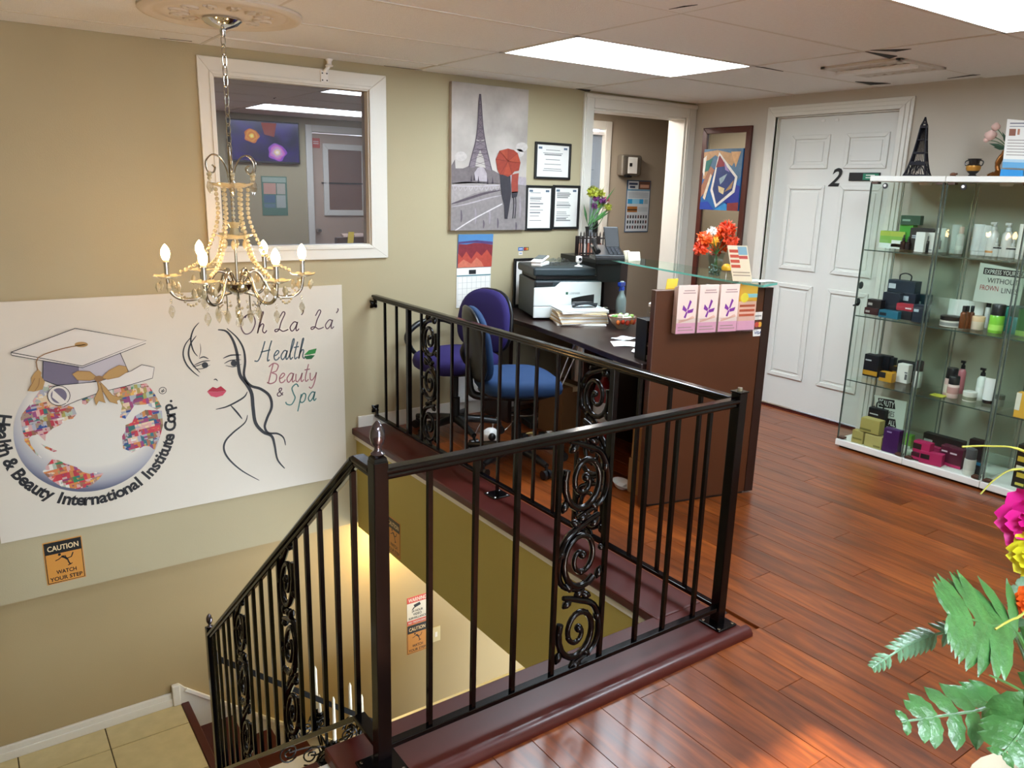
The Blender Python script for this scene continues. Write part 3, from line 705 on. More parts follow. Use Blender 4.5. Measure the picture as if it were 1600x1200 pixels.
for k in range(24): mb.ball((CX + .069 * math.cos(2 * PI * k / 24), CY + .069 * math.sin(2 * PI * k / 24), 1.078), .006, 6, 4)
mb.build('bowl_bead_ring', 'crystal_warm', ch, smooth=60)
vx = math.atan2(-CX, CY)
dish = scallop((0, 0), .056, 0, .014, 8, 40).mesh('drip_dish', 60)
sleeve = MB().lathe([(.011, .0), (.0105, .055), (.0125, .056), (.0125, .062)], (0, 0, 0), 12).mesh('candle_sleeve', 50)
bulb = MB().lathe([(.012, .0), (.017, .012), (.0190, .026), (.016, .042), (.008, .056), (.001, .064)], (0, 0, 0), 14).mesh('bulb', 60)
bbase = MB().lathe([(.011, -.006), (.012, .004), (.009, .010)], (0, 0, 0), 12).mesh('bulb_base', 60)
for k in range(6):
    a = vx + .06 + 2 * PI * k / 6; d = V((math.cos(a), math.sin(a), 0)); B = V((CX, CY, 0))
    pp = [(.030, 1.085), (.050, 1.118), (.080, 1.125), (.105, 1.095), (.130, 1.045), (.165, 1.012), (.205, 1.005), (.245, 1.015), (.272, 1.045), (.280, 1.095)]
    arm = MB().tube(smooth_path([B + d * p[0] + V((0, 0, p[1])) for p in pp], 4), .0075, 8).build('arm', 'silver', ch, smooth=60)
    inv = V((CX, CY, 1.0)); e = d * .280
    put('drip_dish', dish, MATS['crystal_warm'], arm, B + e + V((0, 0, 1.097)))
    put('candle_sleeve', sleeve, MATS['chrome'], arm, B + e + V((0, 0, 1.105)))
    put('bulb_base', bbase, MATS['bulb_base'], arm, B + e + V((0, 0, 1.17)))
    put('bulb', bulb, MATS['bulb_glow'], arm, B + e + V((0, 0, 1.178)))
    for q in range(5):
        aa = a + 2 * PI * q / 5 + .4
        put('crystal_drop', cdm, MATS['crystal'], arm, B + e + V((.042 * math.cos(aa), .042 * math.sin(aa), 1.085)))
    put('crystal_drop', cdb, MATS['crystal'], arm, B + d * .272 + V((0, 0, .985)))
    for zz in (1.005, .995): MB().ball(B + d * .272 + V((0, 0, zz)), .006, 6, 4).build('bead', 'crystal', arm, smooth=60)
    # swag of beads from the crown to the arm end
    mb = MB(); P0 = B + d * .065 + V((0, 0, 1.47)); P1 = B + d * .095 + V((0, 0, 1.255)); P2 = B + d * .235 + V((0, 0, 1.12))
    path = smooth_path([P0, B + d * .062 + V((0, 0, 1.36)), P1, B + d * .145 + V((0, 0, 1.17)), P2], 6)
    L = 0; prev = path[0]; nxt = 0
    for p in path:
        seg = (p - prev).length
        while L + seg >= nxt and seg > 0:
            mb.ball(prev + (p - prev) * ((nxt - L) / seg), .0092, 7, 5); nxt += .0195
        L += seg; prev = p
    mb.build('bead_strand', 'crystal_warm', ch, smooth=60)
    mb = MB(); d2 = V((math.cos(a + PI / 3), math.sin(a + PI / 3), 0))
    for i in range(13):
        t = i / 12; p = (B + d * .26) * (1 - t) + (B + d2 * .26) * t + V((0, 0, 1.085 - .09 * math.sin(PI * t))); mb.ball(p, .006, 6, 4)
    mb.build('bead_swag', 'crystal_warm', ch, smooth=60)
    a2 = a + .5; d3_ = V((math.cos(a2), math.sin(a2), 0))
    pp = [(.03, 1.03), (.075, 1.02), (.105, 1.0), (.095, .975), (.075, .985)]
    MB().tube(smooth_path([B + d3_ * p[0] + V((0, 0, p[1])) for p in pp], 4), .003, 6).build('lower_curl', 'silver', ch, smooth=60)
    mb = MB()
    for i in range(9):
        t = i / 8; mb.ball(B + d3_ * (.1 - .06 * t) + V((0, 0, .99 - .05 * math.sin(PI * t))), .005, 6, 4)
    mb.build('bead_swag', 'crystal', ch, smooth=60)
    put('crystal_drop', cdb, MATS['crystal'], ch, d3_ * .098 + V((0, 0, -.035))); put('crystal_drop', cdb, MATS['crystal'], ch, d3_ * .055 + V((0, 0, -.045)))
    MB().tube([B + d3_ * .098 + V((0, 0, .99)), B + d3_ * .098 + V((0, 0, .965))], .002, 5).tube([B + d3_ * .055 + V((0, 0, 1.02)), B + d3_ * .055 + V((0, 0, .955))], .002, 5).build('hook', 'silver', ch)
mb = MB()
for i in range(6): mb.ball((CX, CY, 1.012 - i * .016), .006, 7, 5)
mb.ball((CX, CY, .895), .018, 12, 8).build('bottom_ball', 'crystal', ch, smooth=60)

# ------------------------------------------------------------------ banner on the back wall
YN = YW - .012
M('banner_vinyl', '#d2cabb', .45, noise=.015)
bn = thing('wall_banner', 'large white printed board with a globe logo and a line-drawn face above the stairs', 'sign board', (.95, YW, -.27))
MB().box(0.02, 1.855, YN, YW - .001, -.275, .925).build('board', 'banner_vinyl', bn, bevel=.001)
NB = V((0, -1, 0)); LAY = [0]
def bpnt(px, py, k=1): p = at(px, py, 'y', YN); p.y = YN - .0008 * k; return p
def c4(pts, k=1): return [bpnt(x * .35, 440 + y * .35, k) for x, y in pts]
def c5(pts, k=1): return [bpnt(260 + x * .28333, 440 + y * .28333, k) for x, y in pts]
def pm(name, col, rough=.5): return M(name, col, rough, noise=.02)
def fill(pts, mat, name, parent=None): return MB().poly(pts).build(name, mat, parent or bn)
def line(pts, wd, mat, name='line', n=5, taper=False, closed=False, parent=None):
    q = smooth_path(pts, n) if n > 1 else [V(p) for p in pts]
    if closed: q = q + [q[0]]
    N = len(q)
    ws = [wd * (.25 + .75 * math.sin(PI * i / (N - 1)) ** .7) for i in range(N)] if taper else wd
    return MB().ribbon(q, ws, NB).build(name, mat, parent or bn)
INK = pm('print_black', '#17171c')
# globe
GC = V((.468, 0, .252)); GR = .337
def globe_mat():
    m = bpy.data.materials.new('print_globe'); m.use_nodes = True; nt = m.node_tree; b = nt.nodes['Principled BSDF']; b.inputs['Roughness'].default_value = .45
    tc = nt.nodes.new('ShaderNodeTexCoord'); mp = nt.nodes.new('ShaderNodeMapping'); gr = nt.nodes.new('ShaderNodeTexGradient'); gr.gradient_type = 'SPHERICAL'
    mp.inputs['Location'].default_value = (-.08, 0, -.22); mp.inputs['Scale'].default_value = (.80 / GR, .80 / GR, .80 / GR)
    cr = nt.nodes.new('ShaderNodeValToRGB'); e = cr.color_ramp.elements; e[0].position = .0; e[0].color = hx('#5d6075') + (1,); e[1].position = .30; e[1].color = hx('#d5d0c5') + (1,)
    k = e.new(.10); k.color = hx('#9d9da6') + (1,)
    nt.links.new(tc.outputs['Object'], mp.inputs[0]); nt.links.new(mp.outputs[0], gr.inputs[0]); nt.links.new(gr.outputs[0], cr.inputs[0]); nt.links.new(cr.outputs[0], b.inputs['Base Color'])
    return m
gm = globe_mat()
n = 72
go = MB().poly([(GR * math.cos(2 * PI * i / n), 0, GR * math.sin(2 * PI * i / n)) for i in range(n)])
go = go.build('globe_print', gm, bn); go.matrix_parent_inverse = wmat(bn).inverted(); go.location = (GC.x, YN - .0008, GC.z)
def flag_mat():
    m = bpy.data.materials.new('print_flags'); m.use_nodes = True; nt = m.node_tree; b = nt.nodes['Principled BSDF']; b.inputs['Roughness'].default_value = .45; L = nt.links
    tc = nt.nodes.new('ShaderNodeTexCoord'); mp = nt.nodes.new('ShaderNodeMapping'); mp.inputs['Rotation'].default_value = (0, .12, 0); mp.inputs['Scale'].default_value = (1, 0, 1)
    sp_ = nt.nodes.new('ShaderNodeSeparateXYZ'); cb = nt.nodes.new('ShaderNodeCombineXYZ'); L.new(tc.outputs['Object'], mp.inputs[0]); L.new(mp.outputs[0], sp_.inputs[0])
    L.new(sp_.outputs[0], cb.inputs[0]); L.new(sp_.outputs[2], cb.inputs[1])
    def brick(w_, h_, seed):
        t = nt.nodes.new('ShaderNodeTexBrick'); t.inputs['Scale'].default_value = 1; t.inputs['Brick Width'].default_value = w_; t.inputs['Row Height'].default_value = h_
        t.inputs['Mortar Size'].default_value = 0.0; t.inputs['Color1'].default_value = (0, 0, 0, 1); t.inputs['Color2'].default_value = (1, 1, 1, 1); t.offset = seed
        L.new(cb.outputs[0], t.inputs['Vector']); return t
    b1_ = brick(.048, .032, .5); b2_ = brick(.016, .032, .5); b3_ = brick(.048, .0107, .5)
    def ramp(src, cols):
        r = nt.nodes.new('ShaderNodeValToRGB'); r.color_ramp.interpolation = 'CONSTANT'; e = r.color_ramp.elements
        e[0].position = 0; e[0].color = hx(cols[0]) + (1,); e[1].position = 1 / len(cols); e[1].color = hx(cols[1]) + (1,)
        for i, c in enumerate(cols[2:]): k = e.new((i + 2) / len(cols)); k.color = hx(c) + (1,)
        L.new(src, r.inputs[0]); return r
    r1 = ramp(b1_.outputs['Color'], ['#b8283a', '#2d4a8c', '#d9d5cc', '#2f8050', '#c23a48', '#d8a050', '#27406f', '#a02f3c'])
    r2 = ramp(b2_.outputs['Color'], ['#d9d5cc', '#b52b3d', '#ddd8cf', '#2c4c90', '#d0a848', '#cf3c46', '#2c7a4c'])
    r3 = ramp(b3_.outputs['Color'], ['#c22d3c', '#dcd7cd', '#2c7b50', '#d9a94a', '#28457f', '#b32c3c'])
    ck = nt.nodes.new('ShaderNodeTexNoise'); ck.inputs['Scale'].default_value = 26; L.new(cb.outputs[0], ck.inputs[0])
    g1 = nt.nodes.new('ShaderNodeMath'); g1.operation = 'GREATER_THAN'; g1.inputs[1].default_value = .52; L.new(ck.outputs['Fac'], g1.inputs[0])
    mx = nt.nodes.new('ShaderNodeMix'); mx.data_type = 'RGBA'; L.new(g1.outputs[0], mx.inputs[0]); L.new(r2.outputs[0], mx.inputs[6]); L.new(r3.outputs[0], mx.inputs[7])
    mx2 = nt.nodes.new('ShaderNodeMix'); mx2.data_type = 'RGBA'; mx2.inputs[0].default_value = .5; L.new(r1.outputs[0], mx2.inputs[6]); L.new(mx.outputs[2], mx2.inputs[7])
    L.new(mx2.outputs[2], b.inputs['Base Color'])
    return m
FM = flag_mat()
for nm, pts in (('continent_print', [(92, 610), (100, 590), (140, 540), (175, 490), (205, 458), (245, 470), (255, 545), (300, 552), (330, 562), (342, 590), (325, 612), (300, 615), (268, 640), (235, 655), (205, 682), (202, 712), (170, 682), (140, 688), (130, 700), (138, 730), (165, 765), (195, 795), (160, 770), (110, 712), (98, 650)]),
                ('continent_print', [(190, 848), (205, 825), (232, 793), (262, 797), (290, 812), (342, 828), (370, 850), (400, 858), (428, 850), (462, 856), (440, 882), (405, 912), (345, 926), (275, 915), (222, 882)]),
                ('continent_print', [(365, 520), (420, 503), (415, 520), (382, 550), (368, 545)]),
                ('continent_print', [(500, 480), (560, 466), (612, 458), (655, 455), (690, 500), (722, 560), (700, 572), (650, 548), (600, 552), (575, 590), (560, 612), (535, 606), (540, 580), (545, 555), (530, 520), (505, 500)]),
                ('continent_print', [(545, 690), (560, 665), (560, 640), (590, 628), (602, 600), (650, 572), (722, 576), (728, 640), (715, 690), (700, 720), (690, 752), (668, 735), (640, 735), (612, 752), (590, 762), (550, 745), (548, 720)]),
                ('continent_print', [(180, 722), (215, 738), (255, 755), (240, 760), (205, 745)])):
    fill(c4(pts, 2), FM, nm)
# mortarboard
GREY = pm('print_lilac_grey', '#6c6478'); PALE = pm('print_pale', '#d7d0c6'); GOLD = pm('print_gold', '#b08a50'); GOLD2 = pm('print_dark_gold', '#8a6438')
fill(c4([(192, 350), (190, 438), (255, 462), (345, 465), (440, 440), (575, 405), (535, 316), (367, 380)], 3), pm('print_lilac_pale', '#b9b2b8'), 'cap_band')
fill(c4([(192, 350), (190, 438), (255, 462), (350, 465), (352, 376)], 4), GREY, 'cap_band_shadow')
line(c4([(192, 350), (190, 438), (255, 462), (345, 465), (440, 440), (575, 405), (535, 316)], 5), .0035, INK, n=1)
fill(c4([(48, 318), (335, 208), (652, 265), (652, 275), (367, 380), (50, 328)], 5), PALE, 'cap_board')
line(c4([(48, 315), (335, 208), (652, 263), (367, 376)], 6), .0035, INK, n=1, closed=True)
line(c4([(48, 318), (52, 328), (367, 384), (650, 275)], 6), .003, INK, n=1)
line(c4([(380, 280), (280, 298), (170, 338), (168, 395)], 7), .005, GOLD2, n=3)
mb = MB().poly(c4([(362 + 30 * math.cos(t * PI / 8), 280 + 12 * math.sin(t * PI / 8)) for t in range(16)], 7)); mb.build('cap_button', GOLD, bn)
fill(c4([(155, 405), (170, 390), (185, 405), (182, 420), (200, 445), (190, 480), (150, 490), (122, 487), (140, 455), (138, 430)], 7), GOLD, 'tassel')
line(c4([(155, 430), (140, 460), (124, 485)], 8), .003, GOLD2); line(c4([(175, 430), (172, 460), (155, 487)], 8), .003, GOLD2)
# scroll and bow
fill(c4([(222, 470), (262, 462), (440, 445), (585, 398), (632, 370), (688, 382), (680, 430), (560, 466), (450, 492), (345, 530), (285, 556), (240, 548), (212, 510)], 6), PALE, 'scroll_paper')
line(c4([(222, 470), (262, 462), (440, 445), (585, 398), (632, 370), (688, 382), (680, 430), (560, 466), (450, 492), (345, 530), (285, 556)], 7), .003, INK, n=1)
fill(c4([(262 + 50 * math.cos(t * PI / 10), 508 + 44 * math.sin(t * PI / 10)) for t in range(20)], 7), PALE, 'scroll_end')
line(c4([(262 + 50 * math.cos(t * PI / 10), 508 + 44 * math.sin(t * PI / 10)) for t in range(20)], 8), .003, INK, n=1, closed=True)
fill(c4([(262 + 36 * math.cos(t * PI / 10), 508 + 34 * math.sin(t * PI / 10)) for t in range(20)], 8), GREY, 'scroll_hole')
fill(c4([(235, 480), (300, 540), (270, 545), (232, 515)], 9), PALE, 'scroll_curl')
for pts in ([(440, 432), (400, 400), (345, 398), (322, 412), (345, 438), (400, 440)], [(450, 430), (485, 395), (530, 372), (562, 378), (570, 400), (530, 425), (480, 435)], [(432, 440), (450, 460), (462, 520), (470, 540), (440, 530), (428, 552), (420, 520), (440, 480)], [(445, 445), (470, 470), (500, 505), (548, 520), (520, 530), (525, 545), (490, 535), (460, 490)]):
    fill(c4(pts, 9), GOLD, 'bow_loop'); line(c4(pts, 10), .0025, GOLD2, n=1, closed=True)
fill(c4([(440 + 22 * math.cos(t * PI / 6), 432 + 13 * math.sin(t * PI / 6)) for t in range(12)], 11), GOLD2, 'bow_knot')
# lettering round the globe
txt = 'Health & Beauty International Institute Corp.'
adv = {'H': 1.25, ' ': .62, '&': 1.25, 'B': 1.15, 'I': .72, 'l': .55, 't': .68, 'i': .55, 'r': .74, 'C': 1.12, '.': .5, 'e': .98, 'a': .98, 'h': 1.02, 'u': 1.02, 'y': .95, 'n': 1.04, 'o': 1.0, 's': .86, 'p': 1.04}
tot = sum(adv.get(c, 1) for c in txt); a0, a1 = math.radians(161), math.radians(375); acc = 0
for c in txt:
    wv = adv.get(c, 1); am = a0 + (a1 - a0) * (acc + wv / 2) / tot; acc += wv
    if c == ' ': continue
    rad = V((math.cos(am), 0, math.sin(am))); U_ = V((-math.sin(am), 0, math.cos(am)))
    O = V((GC.x, YN, GC.z)) + rad * (.412)
    hgt = {'H': .062, '&': .062, 'B': .062, 'I': .062, 'l': .064, 't': .056, 'i': .061, 'h': .064, 'C': .063, '.': .014, 'y': .06, 'p': .06}.get(c, .046)
    W_ = -rad
    base = O + (rad * .013 if c in 'yp' else V((0, 0, 0)))
    cc = base + W_ * (hgt / 2)
    text(c, cc, U_, W_, height=hgt, mat=INK, parent=bn, name='letter', bold=.034, shear=.0)
ra = math.radians(24); rp = V((GC.x, YN - .001, GC.z)) + V((math.cos(ra), 0, math.sin(ra))) * .39
line([rp + V((.018 * math.cos(t * PI / 10), 0, .018 * math.sin(t * PI / 10))) for t in range(20)], .003, INK, n=1, closed=True)
text('R', rp, (-math.sin(ra), 0, math.cos(ra)), (-math.cos(ra), 0, -math.sin(ra)), height=.018, mat=INK, parent=bn, name='letter', bold=.02)
# line-drawn face
HAIR = pm('print_charcoal', '#2b2d33')
for pts, wd in (([(180, 225), (150, 262), (134, 320), (148, 380), (172, 412)], .008), ([(142, 300), (105, 345), (92, 400), (110, 455), (150, 500), (180, 523)], .008), ([(165, 298), (132, 345), (122, 400), (140, 450), (185, 502)], .009),
                ([(185, 340), (189, 380), (179, 420)], .003), ([(180, 424), (205, 415), (232, 426)], .007), ([(312, 423), (355, 406), (412, 404)], .008),
                ([(150, 462), (200, 440), (242, 436)], .006), ([(158, 482), (205, 478), (242, 458)], .004), ([(145, 470), (175, 462), (200, 452)], .005), ([(318, 452), (355, 434), (412, 430)], .006), ([(325, 462), (370, 470), (415, 455)], .004),
                ([(260, 542), (272, 538), (283, 548)], .006), ([(272, 704), (330, 690), (395, 658), (432, 632), (446, 606)], .010), ([(352, 680), (390, 722), (418, 758)], .010),
                ([(447, 735), (432, 778), (368, 832), (325, 880), (318, 930), (350, 985), (420, 1045), (512, 1096)], .011),
                ([(284, 265), (330, 274), (365, 320), (388, 390), (396, 460), (408, 520), (445, 570), (470, 620), (478, 700), (492, 780), (535, 830), (580, 852), (596, 900), (612, 980), (652, 1030)], .020),
                ([(333, 258), (390, 310), (424, 370), (434, 440), (428, 520), (462, 572), (520, 592), (568, 630), (580, 690), (556, 750), (542, 800), (562, 834), (612, 838), (645, 860), (657, 902)], .016)):
    line(c5(pts, 2), wd, HAIR, 'face_stroke', taper=True)
for x, y in ((212, 460), (372, 450)): fill(c5([(x + 18 * math.cos(t * PI / 6), y + 17 * math.sin(t * PI / 6)) for t in range(12)], 3), HAIR, 'iris')
RED = pm('print_lip_red', '#a81f38'); RED2 = pm('print_lip_pink', '#c24a60')
fill(c5([(224, 606), (255, 580), (277, 588), (300, 576), (331, 602), (278, 607)], 3), RED, 'upper_lip'); fill(c5([(224, 607), (278, 608), (331, 603), (310, 628), (275, 638), (245, 631)], 2), RED2, 'lower_lip')
# script lettering drawn as pen strokes; glyph box: x advance, y 0..1 cap height
GL = {'O': (.95, [[(.5, 1), (.2, .8), (.1, .4), (.35, .02), (.7, .1), (.88, .55), (.7, .95), (.4, .95), (.3, .8)]]),
      'h': (.62, [[(.1, .0), (.22, .5), (.35, 1), (.28, 1.02), (.2, .6), (.1, .0)], [(.12, .2), (.3, .45), (.42, .4), (.38, .12), (.5, .0), (.62, .12)]]),
      'L': (.85, [[(.28, .72), (.45, 1), (.58, .92), (.4, .5), (.3, .12), (.12, .02), (.08, .12), (.3, .14), (.55, .02), (.85, .1)]]),
      'a': (.6, [[(.5, .42), (.3, .46), (.1, .2), (.22, .0), (.4, .15), (.52, .45), (.46, .12), (.52, .0), (.64, .1)]]),
      'H': (1.0, [[(-.25, .02), (0, .02), (.2, .4), (.38, 1)], [(.15, .45), (.5, .5), (.8, .55)], [(.85, 1.02), (.7, .5), (.66, .0), (.8, .04)]]),
      'e': (.5, [[(.08, .2), (.3, .28), (.42, .42), (.28, .48), (.1, .25), (.18, .02), (.36, .02), (.5, .15)]]),
      'l': (.34, [[(.05, .1), (.3, .7), (.36, 1.02), (.26, .98), (.14, .3), (.2, .0), (.36, .1)]]),
      't': (.36, [[(.28, .9), (.14, .25), (.2, .0), (.36, .1)], [(.04, .6), (.4, .64)]]),
      'B': (.8, [[(.2, .0), (.3, .5), (.42, 1)], [(.15, .85), (.45, 1.02), (.75, .9), (.65, .62), (.38, .54), (.68, .42), (.66, .1), (.35, -.02), (.1, .06)]]),
      'u': (.6, [[(.08, .42), (.1, .1), (.22, .0), (.4, .2), (.5, .45), (.45, .12), (.52, .0), (.64, .1)]]),
      'y': (.6, [[(.08, .44), (.12, .12), (.26, .05), (.44, .25), (.52, .45)], [(.52, .45), (.42, -.1), (.25, -.38), (.08, -.3)]]),
      'S': (.75, [[(.72, .85), (.55, 1.02), (.3, .85), (.42, .55), (.55, .3), (.35, .0), (.05, .05), (-.05, .18)]]),
      'p': (.6, [[(.2, .45), (.12, -.05), (.05, -.42)], [(.16, .2), (.32, .46), (.5, .38), (.46, .1), (.28, .0), (.14, .1)]]),
      '&': (.8, [[(.7, .05), (.3, .6), (.32, .9), (.5, .9), (.48, .65), (.15, .3), (.2, .02), (.45, .02), (.68, .4)]]),
      "'": (.3, [[(.18, 1.05), (.22, .95), (.12, .8)]]), ' ': (.4, [])}
def script(word, p0, p1, cap_px, wd, mat):
    tot = sum(GL[c][0] for c in word); O = c5([p0], 2)[0]; E_ = c5([p1], 2)[0]; U_ = (E_ - O); sx = U_.length / tot; U_.normalize()
    cap = (c5([(p0[0], p0[1] - cap_px)], 2)[0] - O).length; x = 0; W_ = V((.12, 0, .99)).normalized()
    for c in word:
        a_, strokes = GL[c]
        mb = MB()
        for s_ in strokes:
            pts = smooth_path([O + U_ * ((x + q[0]) * sx) + W_ * (q[1] * cap) for q in s_], 6); mb.ribbon(pts, wd, NB)
        if strokes: mb.build('script_letter', mat, bn)
        x += a_
MAUVE = pm('print_mauve', '#5b4550'); TEAL = pm('print_teal', '#4f7f7c'); TEAL2 = pm('print_slate', '#5a6a72'); ROSE = pm('print_rose', '#a8757a')
script("Oh La' La'", (398, 292), (945, 256), 112, .0065, MAUVE)
script('Health', (505, 438), (768, 422), 108, .0075, TEAL2)
script('Beauty', (545, 562), (830, 546), 108, .0070, ROSE)
script('&', (603, 632), (648, 628), 46, .006, MAUVE)
script('Spa', (660, 682), (822, 654), 108, .0075, TEAL)
GRN = pm('print_leaf', '#2f7d3c')
fill(c5([(758, 405), (785, 378), (828, 368), (820, 395), (790, 402)], 3), GRN, 'leaf_print'); fill(c5([(758, 412), (795, 405), (818, 406), (800, 426), (772, 428)], 3), pm('print_leaf_dark', '#1f5c33'), 'leaf_print')

# ------------------------------------------------------------------ warning signs
M('sign_orange', '#c98a3a', .45); M('sign_red', '#c4493d', .45); M('sign_white', '#d9d4c8', .45)
def figure(parent, O, U_, W_, s, mat):
    N_ = U_.cross(W_); f = lambda u, w_: O + U_ * (u * s) + W_ * (w_ * s) + N_ * .0022
    mb = MB()
    for pts, wd in (([(-.15, .28), (.05, .15), (.18, .0)], .13), ([(-.12, .25), (-.3, .12), (-.5, .05)], .06), ([(-.1, .28), (.08, .28), (.1, .12)], .05), ([(.15, .05), (.4, .12), (.52, .4)], .07), ([(.18, .0), (.22, -.2), (.3, -.38)], .08), ([(.16, -.42), (.3, -.38), (.42, -.32)], .06)):
        mb.ribbon([f(*p) for p in pts], wd * s, N_)
    mb.poly([f(-.24 + .09 * math.cos(t * PI / 6), .42 + .09 * math.sin(t * PI / 6)) for t in range(12)])
    mb.build('slipping_figure', mat, parent)
def caution(label, c, U_, W_, w_, h_, group):
    c = V(c); U_ = V(U_).normalized(); W_ = V(W_).normalized(); N_ = U_.cross(W_)
    t = thing('caution_sign', label, 'sign', c - W_ * h_ / 2, group=group)
    q = lambda u, v_, e=0: c + U_ * u * w_ + W_ * v_ * h_ + N_ * e
    MB().prism([q(-.5, -.5), q(.5, -.5), q(.5, .5), q(-.5, .5)], N_ * .002).build('plate', 'sign_orange', t)
    MB().poly([q(-.46, .2, .0026), q(.46, .2, .0026), q(.46, .47, .0026), q(-.46, .47, .0026)]).build('header', 'black', t)
    mb = MB(); bx = [q(-.47, -.475, .0024), q(.47, -.475, .0024), q(.47, .475, .0024), q(-.47, .475, .0024)]
    mb.ribbon(bx + [bx[0]], .004, N_).build('border', 'black', t)
    text('CAUTION', q(0, .335), U_, W_, width=w_ * .80, height=h_ * .125, mat=M('caution_letter', '#e0c79a', .5), parent=t, bold=.02, eps=.0034)
    figure(t, q(0, .02), U_, W_, w_ * .46, MATS['black'])
    text('WATCH', q(.02, -.24), U_, W_, width=w_ * .52, height=h_ * .095, mat=MATS['black'], parent=t, bold=.02, eps=.003)
    text('YOUR STEP', q(0, -.39), U_, W_, width=w_ * .84, height=h_ * .095, mat=MATS['black'], parent=t, bold=.02, eps=.003)
    return t
gs = 'orange caution signs'
caution('orange caution sign with a slipping figure on the wall under the big board', (.282, YW, -.440), (1, 0, .01), (0, 0, 1), .178, .236, gs)
caution('orange caution sign half hidden behind the newel on the olive stairwell side wall', (OX, 3.875, -.512), (0, -1, 0), (0, 0, 1), .17, .228, gs)
caution('orange caution sign below the red warning sign on the lower stair wall', (2.418, YL, -1.672), (1, 0, 0), (0, 0, 1), .165, .235, gs)
t = thing('warning_sign', 'red and white video surveillance warning sign on the lower stair wall', 'sign', (2.42, YL, -1.553))
sx0, sx1, sz0, sz1 = 2.338, 2.502, -1.553, -1.335
MB().box(sx0, sx1, YL - .002, YL - .0002, sz0, sz1).build('plate', 'sign_white', t)
MB().box(sx0, sx1, YL - .003, YL - .002, sz1 - .048, sz1).build('red_band', 'sign_red', t); MB().box(sx0, sx1, YL - .003, YL - .002, sz0, sz0 + .032).build('red_band', 'sign_red', t)
X_, Z_ = (1, 0, 0), (0, 0, 1); xm = (sx0 + sx1) / 2
text('WARNING', (xm, YL - .003, sz1 - .024), X_, Z_, width=.145, height=.03, mat=MATS['sign_white'], parent=t, bold=.02)
text('24 HOUR', (xm, YL - .002, -1.45), X_, Z_, width=.09, height=.019, mat=MATS['black'], parent=t, bold=.02)
text('VIDEO', (xm, YL - .002, -1.476), X_, Z_, width=.07, height=.019, mat=MATS['black'], parent=t, bold=.02)
text('SURVEILLANCE', (xm, YL - .002, -1.504), X_, Z_, width=.14, height=.017, mat=MATS['black'], parent=t, bold=.02)
text('NO TRESPASSING', (xm, YL - .003, sz0 + .016), X_, Z_, width=.145, height=.017, mat=MATS['sign_white'], parent=t, bold=.015)
MB().poly([(xm - .03, YL - .0032, -1.40), (xm + .02, YL - .0032, -1.39), (xm + .028, YL - .0032, -1.412), (xm - .022, YL - .0032, -1.425)]).poly([(xm - .03, YL - .0032, -1.42), (xm - .018, YL - .0032, -1.42), (xm - .035, YL - .0032, -1.438), (xm - .045, YL - .0032, -1.438)]).build('camera_pictogram', 'black', t)
t = thing('light_switch', 'cream light switch plate beside the signs on the lower stair wall', 'light switch', (2.58, YL, -1.75))
MB().box(2.535, 2.61, YL - .006, YL, -1.755, -1.635).build('plate', 'stair_cream', t, bevel=.002)
MB().box(2.562, 2.583, YL - .010, YL - .006, -1.715, -1.675).build('rocker', 'white', t, bevel=.002)
# candelabra on the ledge
M('wax', '#e4ddcb', .5)
cb_ = thing('candelabra', 'black scrolled iron candelabra with tall white candles behind the stair railing', 'candelabra', (1.32, 3.47, -1.495))
bx_, by_ = 1.32, 3.47; fl_ = -1.495
MB().lathe([(.06, 0), (.058, .008), (.02, .014), (.008, .03), (.008, .16)], (bx_, by_, fl_), 16).build('base', 'iron', cb_, smooth=50)
for i, (px, py0, py1) in enumerate(((477, 1046, 1110), (494, 1090, 1116), (517, 1090, 1160), (549, 1066, 1124), (565, 1085, 1130))):
    yy = (3.52, 3.50, 3.43, 3.49, 3.55)[i]
    b_ = at((495, 500, 523, 548, 566)[i], py1, 'y', yy); tp = at(px, py0, 'y', yy); tp = V((b_.x, b_.y, max(tp.z, b_.z + .12)))
    ar = MB().tube(smooth_path([(bx_, by_, fl_ + .1), ((bx_ + b_.x) / 2, (by_ + b_.y) / 2, fl_ + .05), (b_.x, b_.y, (fl_ + b_.z) / 2), (b_.x, b_.y, b_.z - .01)], 5), .005, 6)
    ar.lathe([(.012, -.012), (.026, -.006), (.028, .0), (.015, .002), (.014, .016)], b_, 12)
    for q in range(4):
        a = q * PI / 2 + i; c0 = b_ + V((0, 0, -.05))
        ar.tube([c0 + V((math.cos(a) * (.046 - .034 * s_ / 14) * math.cos(s_ * .6), math.sin(a) * (.046 - .034 * s_ / 14) * math.cos(s_ * .6), (.046 - .034 * s_ / 14) * math.sin(s_ * .6))) for s_ in range(15)], .0046, 5)
    arm = ar.build('candle_arm', 'iron', cb_, smooth=50)
    MB().tube([b_ + V((0, 0, .003)), tp - V((0, 0, .02)), tp], [.0105, .008, .002], 10).build('candle', 'wax', arm, smooth=50)

mb = MB()
for (px, py, r_, fl) in ((452, 1176, 17, 1), (486, 1180, 18, -1), (512, 1186, 16, 1), (545, 1148, 16, -1), (478, 1140, 13, 1), (505, 1128, 12, -1)):
    c0 = at(px, py, 'y', 3.46); k_ = mpp(c0)
    mb.tube([c0 + V((fl * r_ * k_ * (.2 + .8 * i / 26) * math.cos(.45 * i), .004 * math.sin(i), r_ * k_ * (.2 + .8 * i / 26) * math.sin(.45 * i))) for i in range(27)], .0045, 6)
    mb.tube(smooth_path([(bx_, by_, fl_ + .08), ((bx_ + c0.x) / 2, by_, c0.z - .02), c0], 4), .005, 6)
mb.build('scrollwork', 'iron', cb_, smooth=50)
